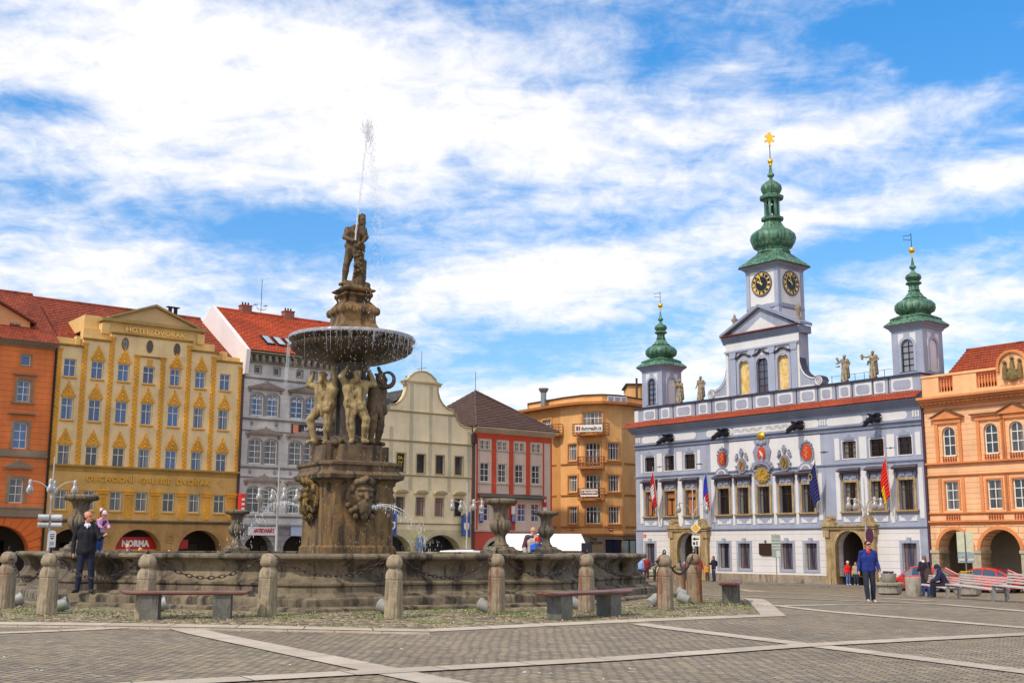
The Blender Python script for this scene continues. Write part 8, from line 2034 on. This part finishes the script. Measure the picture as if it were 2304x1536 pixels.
sign_post(1566, 73, 'yellow diamond priority sign over a white arrow plate', s_diamond, 3.9); sign_post(1746, 76, 'tall narrow notice board on a post before the town hall', s_board, 3.25)
sign_post(2172, 58, 'pair of cream timetable boards on one post before the peach arcade', s_board2, 3.05); sign_post(1957, 64, 'dark oval traffic sign rising behind the walking man', s_stop, 2.95); sign_post(116, 55, 'white stop plate with a dark arrow beside the far left lamp', s_stopplate, 2.75)


# ------------------------------------------------------------------ cars, bicycle, stall
def car(c, ang, lab, rgb, L=4.1, H=1.32, W_=1.68):
    r_ = empty('parked_car', (c.x, c.y, -.8), ang, lab, 'car'); pm = simple('car_paint_%d_%d_%d' % rgb, rgb, .22, .0, var=.03, coat=1)
    st = [(-2.05, .35, .55, .62), (-1.98, .25, .60, .76), (-1.6, .2, .68, .82), (-1.0, .18, .84, .84), (-.4, .18, .87, .84), (.4, .18, .88, .84), (1.1, .18, .9, .84), (1.6, .2, .92, .83), (1.95, .26, .86, .78), (2.05, .4, .7, .66)]
    m = MB(); R = [[(x*L/4.1, -w*.9, zb), (x*L/4.1, -w, zb+.12), (x*L/4.1, -w, zt-.1), (x*L/4.1, -w*.9, zt), (x*L/4.1, w*.9, zt), (x*L/4.1, w, zt-.1), (x*L/4.1, w, zb+.12), (x*L/4.1, w*.9, zb)] for x, zb, zt, w in st]
    m.rings(R); m.build('body', pm, r_, smooth=40)
    cab = [(-1.02, .84, .84), (-.42, H-.08, .64), (-.1, H-.02, .62), (.5, H, .62), (1.0, H-.08, .62), (1.72, .92, .72)]
    m = MB(); m.rings([[(x, -.76 if z > 1 else -w, .82), (x, -w, z-.03), (x, -w+.05, z), (x, w-.05, z), (x, w, z-.03), (x, .76 if z > 1 else w, .82)] for x, z, w in cab]); m.build('windows', glass('car_glass', (50, 66, 78), .03), r_, smooth=30)
    m = MB(); m.rings([[(x, -w-.012, z-.06), (x, -w-.012, z-.01), (x, -w+.06, z+.025), (x, w-.06, z+.025), (x, w+.012, z-.01), (x, w+.012, z-.06)] for x, z, w in cab[1:5]]); 
    for s in (-1, 1):
        y = lambda w: s*(w+.008)
        for a, b in (((-1.0, .84, .8), (-.42, H-.08, .65)), ((.28, .86, .8), (.3, H-.02, .64)), ((1.15, .88, .8), (.98, H-.08, .64)), ((1.72, .92, .76), (1.0, H-.08, .64))): m.tube([(a[0], y(a[2]-.02), a[1]), (b[0], y(b[2]-.02), b[1])], .04, 6)
    m.build('roof', pm, r_, smooth=40)
    for x in (-1.3, 1.28):
        for s in (-1, 1):
            m = MB(); m.M = Matrix.Translation((x, s*.74, .3)) @ Matrix.Rotation(math.pi/2, 4, 'X'); m.lathe([(.16, -.1), (.29, -.1), (.3, -.06), (.3, .06), (.29, .1), (.16, .1)], 24); w = m.build('wheel', simple('tyre', (24, 24, 26), .8), r_, smooth=40); q = MB(); q.M = m.M; q.lathe([(.02, -.08), (.19, -.105), (.2, 0), (.19, .105), (.02, .08)], 16); q.build('rim', simple('wheel_rim', (170, 170, 172), .35, .7), w, smooth=40)
    for s in (-1, 1): m = MB(); m.ball((-1.98, s*.55, .55), (.08, .17, .08), 10, 8); m.build('headlight', simple('lamp_clear', (220, 222, 220), .15), r_, smooth=60); m = MB(); m.ball((2.0, s*.6, .68), (.06, .14, .08), 10, 8); m.build('tail_light', simple('lamp_red', (150, 20, 16), .2), r_, smooth=60); m = MB(); m.ball((-.72, s*.92, .92), (.07, .1, .07), 8, 6); m.build('mirror', pm, r_, smooth=60)
    return r_


c = atY(2216, 1300, 64.5); car(c, FB.a, 'red coupe parked in front of the right peach arcade', (214, 30, 22)); c = atY(2078, 1300, 67); car(c, FB.a, 'red hatchback parked behind the woman in the dark coat', (204, 34, 26), H=1.38)
c = atY(1046, 1240, 68); cv = empty('white_van', (c.x, c.y, -.8), FA.a+.1, 'white vehicle roof showing above the basin rim in front of the cream house', 'van'); m = MB()
m.rings([[(x, -w, .3), (x, -w, z-.15), (x, -w+.15, z), (x, w-.15, z), (x, w, z-.15), (x, w, .3)] for x, z, w in ((-1.75, 1.2, .85), (-1.6, 1.75, .9), (-1.2, 2.12, .92), (0, 2.2, .92), (1.5, 2.16, .92), (1.75, 1.95, .9))]); m.build('body', simple('van_white', (236, 234, 236), .3, var=.02), cv, smooth=30)
m = MB(); m.box(-.1, 1.4, -.85, .85, 2.2, 2.22); m.torus((-.9, 0, 2.19), .12, .02, (0, 0, 1), 12, 5); m.build('roof_fittings', DARKIN, cv)
for x in (-1.1, 1.1):
    for s in (-1, 1): m = MB(); m.M = Matrix.Translation((x, s*.84, .32)) @ Matrix.Rotation(math.pi/2, 4, 'X'); m.lathe([(.02, -.1), (.3, -.1), (.32, 0), (.3, .1), (.02, .1)], 20); m.build('wheel', simple('tyre', (24, 24, 26), .8), cv)

# market stall with a white canopy
a, b = atY(1133, 1240, 55), atY(1312, 1240, 55); cx = (a.x+b.x)/2; w = (b.x-a.x)/2; z0 = gz(cx, 55); r_ = empty('market_stall', (cx, 55, z0), 0, 'market stall with a long bright white canopy behind the basin', 'market stall')
zt, zb = atY(1220, 1200, 55.9).z-z0, atY(1220, 1238, 55).z-z0; CAN = simple('canopy_white', (246, 246, 248), .8, var=.02)
m = MB(); m.add([(-w, 0, zb), (w, 0, zb), (w-.02, 1.1, zt), (-w+.02, 1.1, zt), (-w, 2.4, zb+.1), (w, 2.4, zb+.1)], [(0, 1, 2, 3), (3, 2, 5, 4), (0, 3, 4), (1, 5, 2), (0, 4, 5, 1)]); q = m.build('canopy', CAN, r_)
m = MB(); m.add([(w+.01, 0, zb), (w+.28, .3, zb), (w+.2, 1.0, zb), (w, 1.1, zt-.02)], [(0, 1, 3), (1, 2, 3)]); m.build('side_flap', CAN, r_)
for x in (-w+.05, w-.05):
    for y in (.05, 2.3): m = MB(); m.tube([(x, y, 0), (x, y, zb)], .03, 8); m.build('pole', LW, r_)
m = MB(); m.box(-w+.1, w-.1, .3, 2.2, 0, zb-.22); m.build('counter', simple('stall_tan', (150, 122, 80), .8, var=.3), r_)
v = atY(1320, 1240, 52); r_ = empty('loudspeaker', (v.x, 52, gz(v.x, 52)), 0, 'black box loudspeaker on a stand at the right end of the stall', 'loudspeaker'); m = MB(); m.box(-.23, .23, -.15, .15, 1.72, 2.2); m.build('cabinet', simple('cabinet_black', (24, 20, 34), .5), r_); m = MB(); m.tube([(0, 0, 0), (0, 0, 1.72)], .03, 8); [m.tube([(0, 0, .6), (.35*math.cos(t), .35*math.sin(t), 0)], .015, 6) for t in (0, 2.1, 4.2)]; m.build('stand', DARKIN, r_); m = MB(); m.ball((.02, -.16, 1.86), .03, 8, 6); m.build('badge', LW, r_)

# bicycle leaning before the arcade
v = atY(2290, 1310, 62); r_ = empty('bicycle', (v.x, v.y, -.8), FB.a+.5, 'dark bicycle parked at the right edge behind the red coupe', 'bicycle')
for x, nm in ((-.5, 'wheel'), (.5, 'wheel')): m = MB(); m.torus((x, 0, .34), .32, .022, (0, 1, 0), 28, 6); [m.tube([(x, 0, .34), (x+.31*math.cos(t), 0, .34+.31*math.sin(t))], .004, 4) for t in [k*math.pi/6 for k in range(12)]]; m.build(nm, simple('tyre', (24, 24, 26), .8), r_)
m = MB(); [m.tube(P, .018, 6) for P in ([(-.5, 0, .34), (-.1, 0, .3), (-.25, 0, .8), (-.5, 0, .34)], [(-.25, 0, .75), (.35, 0, .78), (-.1, 0, .3)], [(.5, 0, .34), (.34, 0, .9)], [(.34, -.25, .98), (.34, 0, .94), (.34, .25, .98)])]; m.build('frame', simple('bike_dark', (50, 50, 60), .4, .4), r_)
m = MB(); m.ball((-.26, 0, .86), (.13, .07, .04), 10, 6); m.build('saddle', DARKIN, r_); m = MB(); m.box(.42, .68, -.15, .15, .82, 1.02); m.build('basket', simple('basket_green', (80, 96, 84), .8), r_)

# ------------------------------------------------------------------ statues on the town hall parapet
def roof_statue(u, seed, lab, variant):
    H = 1.85; st = dict(hd=(0, -.02, .905), nk=(0, 0, .82))
    P_ = {0: dict(eL=(.15, -.03, .66), wL=(.06, -.12, .70), eR=(-.15, -.03, .66), wR=(-.06, -.12, .72)), 1: dict(eR=(-.16, .0, .64), wR=(-.16, -.08, .54), eL=(.19, .02, .70), wL=(.15, -.02, .58)),
          2: dict(eR=(-.2, -.04, .70), wR=(-.2, -.1, .80), eL=(.18, .02, .68), wL=(.13, .0, .55)), 3: dict(eR=(-.2, -.06, .76), wR=(-.34, -.1, .80), eL=(.2, .0, .68), wL=(.1, -.08, .62))}[variant]; st.update(P_)
    P, J = person_prims(H, st, nude=True, build=1.05, hands=False); P = [tuple(list(p[:-1])+['skin']) if p[0] == 'c' else (('e', p[1], p[2], 'skin')+tuple(p[4:])) for p in P]
    ee = lambda c, r: ('e', tuple(v_*H for v_ in c), tuple(v_*H for v_ in r), 'skin'); ct = lambda a, b, ra, rb: ('c', tuple(v_*H for v_ in a), tuple(v_*H for v_ in b), ra*H, rb*H, 'skin'); r = random.Random(seed)
    P += [ct((0, 0, .55), (0, .01, .30), .09, .1), ct((0, .01, .3), (0, .02, .08), .1, .095), ct((0, 0, .03), (0, 0, .0), .13, .14), ct((.09, .03, .66), (.1, .06, .2), .05, .06), ct((-.08, -.03, .5), (.06, -.07, .32), .04, .05), ee((0, .01, .955), (.05, .055, .04))]
    for k in range(7): x = -.09+.03*k; P.append(ct((x*.8, -.07, .5), (x*1.2, -.1, .05), .016, .024))
    for _ in range(8): a = r.uniform(0, 6.28); P.append(ee((.04*math.cos(a), .01+.045*math.sin(a), .95+r.uniform(-.04, .03)), (.02, .02, .02)))
    if variant == 2: P += [ct((-.2, -.1, .8), (-.22, -.1, .9), .03, .02), ct((-.2, -.1, .8), (-.26, -.1, .86), .04, .03), ct((-.2, -.08, .7), (-.28, -.08, .68), .04, .02), ct((-.16, -.06, .58), (-.30, -.06, .57), .03, .02)]
    if variant == 3: P += [ct((-.34, -.1, .84), (-.34, -.1, .72), .045, .045), ct((-.12, -.1, .6), (-.16, -.1, .5), .05, .03)]
    V, Q, T = sdf_mesh(P, .028, .03); w = FB.w(u, .28, 12.97); o = link('statue', np_mesh('statue', V, Q, T, dict(skin=stone('statue_stone', (176, 158, 130), (128, 112, 92), (84, 76, 66), 3, .4, third=(.58, .7)))), None, w, FB.a+.25); tag(o, lab, 'statue', 'stone allegorical figures on the town hall parapet')
    if variant == 0:
        m = MB(); m.tube([(-.34, -.3, 1.36), (.32, -.3, 1.40)], .018, 6); m.tube([(0, -.3, 1.38), (.0, -.3, 1.56)], .018, 6); m.build('gilded_cross', GOLD, o); m = MB(); m.tube([(0, -.1, 1.68), (-.2, -.15, 1.80), (-.42, -.2, 1.78), (-.42, -.2, 1.3)], .014, 6); m.build('staff', GOLD, o)
    if variant == 3: m = MB(); m.tube([(-.28, -.28, 1.5), (-.05, -.3, 1.42), (.12, -.3, 1.33)], [.012, .026, .012], 6); m.build('gilded_sword', GOLD, o)
for u, sd_, lab, vv in ((-3.1, 1, 'stone statue with a golden cross beam standing before the left tower', 0), (-1.0, 2, 'stone statue of a draped woman left of the gable scroll', 1), (11.6, 3, 'stone statue lifting a bundle, right of the gable', 2), (13.75, 4, 'stone statue with outstretched arm beside the right tower', 3)): roof_statue(u, sd_, lab, vv)

# ------------------------------------------------------------------ people
def gl(x, y): return gpx(x, y)
def fpl(x, off=1.2): u = FB.px(x, 1290, -off)[0]; return FB.w(u, -off, .11)
STAND = dict(wR=(-.15, -.04, .48), wL=(.15, -.04, .48)); BACK = math.pi
v = atY(189, 1300, 27.95)
person((v.x, 27.95, .415), 1.92, .35, 'balding man in a black jacket and dark jeans holding a child at the basin', (22, 20, 30), (24, 32, 56), hairc=(50, 36, 30), bald=True, yaw=.95, coat=.6, build=.95, coatlen=.02, collar=True, collarc=(214, 220, 240), skin=(206, 138, 108),
       pose=dict(eL=(.15, -.05, .655), wL=(.20, -.14, .695), eR=(-.145, .01, .63), wR=(-.145, -.03, .475), kL=(.075, -.01, .285), aL=(.09, .01, .05), fL=(.10, -.08, .022), aR=(-.07, .01, .05), fR=(-.12, -.07, .022), sL=(.105, -.01, .80), sR=(-.108, 0, .80)))
v = atY(221, 1243, 28.2)
def purple(H, J): return [('c', (-.07*H, -.07*H, .62*H), (.06*H, -.1*H, .74*H), .05*H, .045*H, '70_40_90'), ('e', (0, -.01*H, 1.03*H), (.035*H, .04*H, .05*H), 'hat')]
person((v.x, v.y, 1.36), .97, 1.0, 'small child in pink hat and pink purple jacket standing on the basin rim', (206, 150, 190), (52, 80, 140), shoe=(220, 190, 190), hat=True, hatc=(236, 206, 226), coat=1.8, build=1.15, yaw=.35, hs=1.4, tilt=(.3, 0), extra=purple,
       pose=dict(hd=(.0, -.10, .90), nk=(0, -.07, .78), ch=(0, -.04, .68), wa=(0, 0, .58), sL=(.11, -.06, .75), sR=(-.11, -.06, .75), eL=(.15, -.12, .64), wL=(.11, -.2, .60), eR=(-.15, -.12, .64), wR=(-.11, -.2, .60)))
p = gl(1958, 1356)
person((p.x, p.y, p.z+.01), 1.8, -.05, 'man in a blue sweater, red shirt and dark jeans walking towards us with sunglasses', (24, 44, 122), (34, 40, 56), shoe=(200, 184, 160), glasses=True, collar=True, collarc=(214, 40, 40), coat=1.0, build=.96, yaw=.25, skin=(222, 140, 96), hairc=(46, 30, 24),
       pose=dict(eR=(-.14, .03, .645), wR=(-.165, -.0, .505), eL=(.14, .02, .645), wL=(.155, -.08, .52), kR=(-.062, -.06, .285), aR=(-.05, -.08, .06), fR=(-.06, -.16, .035), kL=(.062, .01, .285), aL=(.07, .07, .055), fL=(.085, -.02, .02), hL=(.05, 0, .515)))
o = bpy.data.objects['person.002'] if 'person.002' in bpy.data.objects else None
p = gl(2084, 1341)
person((p.x, p.y, p.z+.01), 1.68, BACK+.15, 'woman seen from behind in a long dark coat and jeans carrying a white bag', (30, 22, 40), (70, 100, 160), shoe=(60, 60, 90), longhair=True, hairc=(120, 84, 70), collar=False, coat=1.2, coatlen=.2, pose=dict(aL=(.07, .01, .05), aR=(-.07, .01, .05), fL=(.08, -.07, .02), fR=(-.08, -.07, .02), wL=(.13, -.12, .62), eL=(.14, -.02, .64), wR=(-.15, -.04, .46)),
       extra=lambda H, J: [('c', (-.05*H, .03*H, .84*H), (.05*H, .03*H, .84*H), .03*H, .03*H, '220_214_220')])
m = MB(); R = [[(-a, -.05, z), (a, -.05, z), (a, .06, z), (-a, .06, z)] for a, z in ((.12, 0), (.15, .05), (.14, .34), (.05, .46))]; m.rings(R); o = m.build('shopping_bag', simple('bag_white', (236, 230, 236), .6), None, (p.x+.33, p.y-.05, p.z+.42), .2, smooth=50); tag(o, 'white plastic bag hanging from the hand of the woman in the dark coat', 'bag')
m = MB(); m.rings([[(-a, -.02, z), (a, -.02, z), (a, .1, z), (-a, .1, z)] for a, z in ((.12, 0), (.17, .1), (.14, .36), (.04, .5))]); m.tube([(0, .0, .48), (-.03, .03, .7), (-.05, .1, .88)], .02, 6); o = m.build('shoulder_bag', simple('bag_brown', (70, 56, 50), .7), None, (p.x+.07, p.y-.25, p.z+.66), 0, smooth=50); tag(o, 'brown shoulder bag on the back of the woman in the dark coat', 'bag')
SEAT = dict(pel=(0, .02, .27), wa=(0, .0, .34), ch=(0, -.06, .46), nk=(0, -.1, .56), hd=(0, -.15, .645), sL=(.11, -.08, .53), sR=(-.11, -.08, .53), eL=(.14, -.16, .40), eR=(-.14, -.16, .40), wL=(.08, -.28, .34), wR=(-.08, -.28, .34), hL=(.055, .0, .27), hR=(-.055, .0, .27), kL=(.07, -.25, .28), kR=(-.07, -.25, .28), aL=(.07, -.24, .05), aR=(-.07, -.26, .05), fL=(.075, -.33, .02), fR=(-.075, -.36, .02))
p = (b0+b1)/2+bd*(L0+.04)*-1+bd*1.3; person((p.x+.10, p.y+.15, gz(p.x, p.y)+.0), 1.75, -math.pi/2-.2, 'person in a dark hooded jacket sitting bent forward on the pale bench', (26, 28, 60), (20, 22, 44), hood=True, hatc=(26, 28, 60), coat=1.2, build=1.1, pose=SEAT, tilt=(.5, 0))
p = gpx(60, 1312); person((p.x+.15, p.y-.05, p.z), 1.75, .9, 'man in a navy suit sitting on the brown bench at the far left', (38, 38, 84), (34, 40, 70), hairc=(60, 40, 36), collar=True, coat=1.6, pose=SEAT, tilt=(.3, 0), yaw=.3)
p = fpl(1908, .8); person(p, 1.45, .3, 'child in a red jacket and pale cap in the mouth of the right portal', (210, 30, 32), (80, 110, 170), shoe=(220, 216, 216), hat=True, hatc=(224, 200, 196), coat=1.4, pose=STAND, hs=1.2)
p = fpl(1926, .8); person(p, 1.4, -.4, 'child in a beige jacket with dark hair in the right portal', (160, 146, 120), (30, 50, 70), shoe=(220, 216, 216), coat=1.4, pose=STAND, hs=1.2)
p = fpl(1606, 2.4); person(p, 1.72, -1.3, 'woman in black jacket with a rucksack standing right of the left portal', (24, 20, 34), (36, 44, 90), coat=1.2, longhair=True, hairc=(80, 40, 30), pose=dict(eR=(-.14, -.05, .67), wR=(-.07, -.15, .72)), extra=lambda H, J: [('e', (0, .11*H, .70*H), (.09*H, .06*H, .12*H), 'top')])
p = fpl(1591, 2.4); person(p, 1.2, .2, 'child in a yellow and red top next to the woman in black', (206, 140, 60), (70, 66, 60), coat=1.4, hs=1.2, pose=STAND, hairc=(190, 110, 60))
p = fpl(1540, 2.4); person(p, 1.25, .4, 'child with a pale blue cap seen between the rusty bollards', (60, 60, 110), (70, 80, 110), hat=True, hatc=(140, 180, 226), coat=1.4, pose=STAND, hs=1.2)
for x, y, H, rt, top, legs, hc, lab in ((1391, 1304, 1.75, .4, (44, 66, 70), (50, 100, 150), (120, 90, 70), 'person in a dark green jacket beside the right basin edge'), (1441, 1306, 1.7, BACK, (150, 180, 226), (34, 56, 130), (20, 20, 40), 'person in a pale blue top with a rucksack by the far bench'), (1432, 1306, 1.45, .5, (30, 34, 70), (26, 36, 80), (190, 196, 214), 'child in dark navy with a white cap by the far bench'), (1455, 1305, 1.75, .1, (150, 34, 44), (70, 30, 50), (110, 40, 36), 'person in a dark red hooded top near the town hall corner'), (1553, 1312, 1.72, 0, (130, 90, 60), (70, 66, 70), (120, 70, 50), 'person in brown standing in the left portal'), (1574, 1312, 1.66, .4, (176, 60, 50), (50, 46, 60), (150, 80, 50), 'red haired person behind the last rusty bollard')):
    p = gl(x, y) if x < 1500 else fpl(x, 2.2); person(p, H, rt, lab, top, legs, hairc=hc, coat=1.2, pose=STAND)
p = gl(1473, 1308); person(p, 1.7, 1.2, 'person in an olive jacket bending forward by the far bench', (120, 128, 90), (60, 60, 60), coat=1.2, pose=dict(wa=(0, -.03, .62), ch=(0, -.14, .68), nk=(0, -.24, .70), hd=(0, -.32, .74), sL=(.1, -.21, .70), sR=(-.1, -.21, .70), eL=(.12, -.26, .56), eR=(-.12, -.26, .56), wL=(.1, -.34, .46), wR=(-.1, -.34, .46)))
# beyond the basin
v = atY(1199, 1240, 42.4); person((v.x, 42.4, .31), 1.95, .25, 'bald man in a beige red and black jacket behind the right side of the basin', (198, 184, 170), (60, 60, 80), bald=True, hairc=(190, 150, 130), skin=(214, 150, 126), coat=1.5, build=1.1, tilt=(.25, 0), yaw=.3, pose=dict(eR=(-.18, -.03, .62), wR=(-.16, -.08, .50), eL=(.16, -.1, .66), wL=(.1, -.2, .66)), extra=lambda H, J: [('c', J['sR'], J['eR'], .052*H, .042*H, '96_40_52'), ('c', J['sL'], J['eL'], .05*H, .04*H, '70_30_50'), ('c', tuple(np.array(J['sR'])+[0, -.02*H, 0]), tuple(np.array(J['nk'])+[-.03*H, -.02*H, -.02*H]), .05*H, .035*H, '70_60_80')])
v = atY(1209, 1240, 41.9); person((v.x, 41.9, .31), 1.56, 0, 'child in a bright blue jacket and red cap held by the bald man', (24, 96, 220), (30, 60, 160), hat=True, hatc=(216, 26, 24), coat=1.6, build=1.15, hs=1.25, pose=dict(hd=(0, -.04, .91), eL=(.15, -.06, .64), wL=(.10, -.16, .58), wR=(-.14, -.14, .56)))
for x, y, Y, rt, top, hc, bd_, lab in ((288, 1222, 60, BACK, (70, 74, 90), (200, 150, 130), True, 'grey haired bald head seen over the basin rim under the red shop sign'), (316, 1231, 60, BACK, (120, 90, 50), (200, 160, 96), False, 'blond head just above the basin rim under the red shop sign'), (382, 1235, 60, 0, (120, 40, 40), (130, 36, 26), False, 'red haired head above the basin rim between the hotel arches')):
    v = atY(x, y, Y); g0 = gz(v.x, Y); person((v.x, Y, g0), max(1.3, v.z-g0+.02), rt, lab, top, (50, 50, 60), hairc=hc, bald=bd_, coat=1.2, pose=STAND)

# scraps of paper and pale chips lying on the paving
m = MB(); rg = random.Random(21)
for x, y in [(398, 1532), (420, 1535), (2, 1478), (1170, 1514), (1185, 1513), (1224, 1514), (1424, 1505), (1350, 1528), (1783, 1419), (2026, 1420), (640, 1495), (85, 1508), (1060, 1486), (1600, 1500), (900, 1460)]:
    p = gpx(x, y)
    for _ in range(2):
        a = rg.uniform(0, 3); w = rg.uniform(.008, .022); q = Vector((p.x+rg.gauss(0, .04), p.y+rg.gauss(0, .04), p.z+.008)); c, s_ = math.cos(a)*w, math.sin(a)*w; m.face([q+Vector((-c, -s_, 0)), q+Vector((s_, -c, .004)), q+Vector((c, s_, .006)), q+Vector((-s_, c, .002))])
tag(m.build('litter', WHITE), 'tiny pale scraps of litter dotted over the paving', 'litter', kind='stuff')
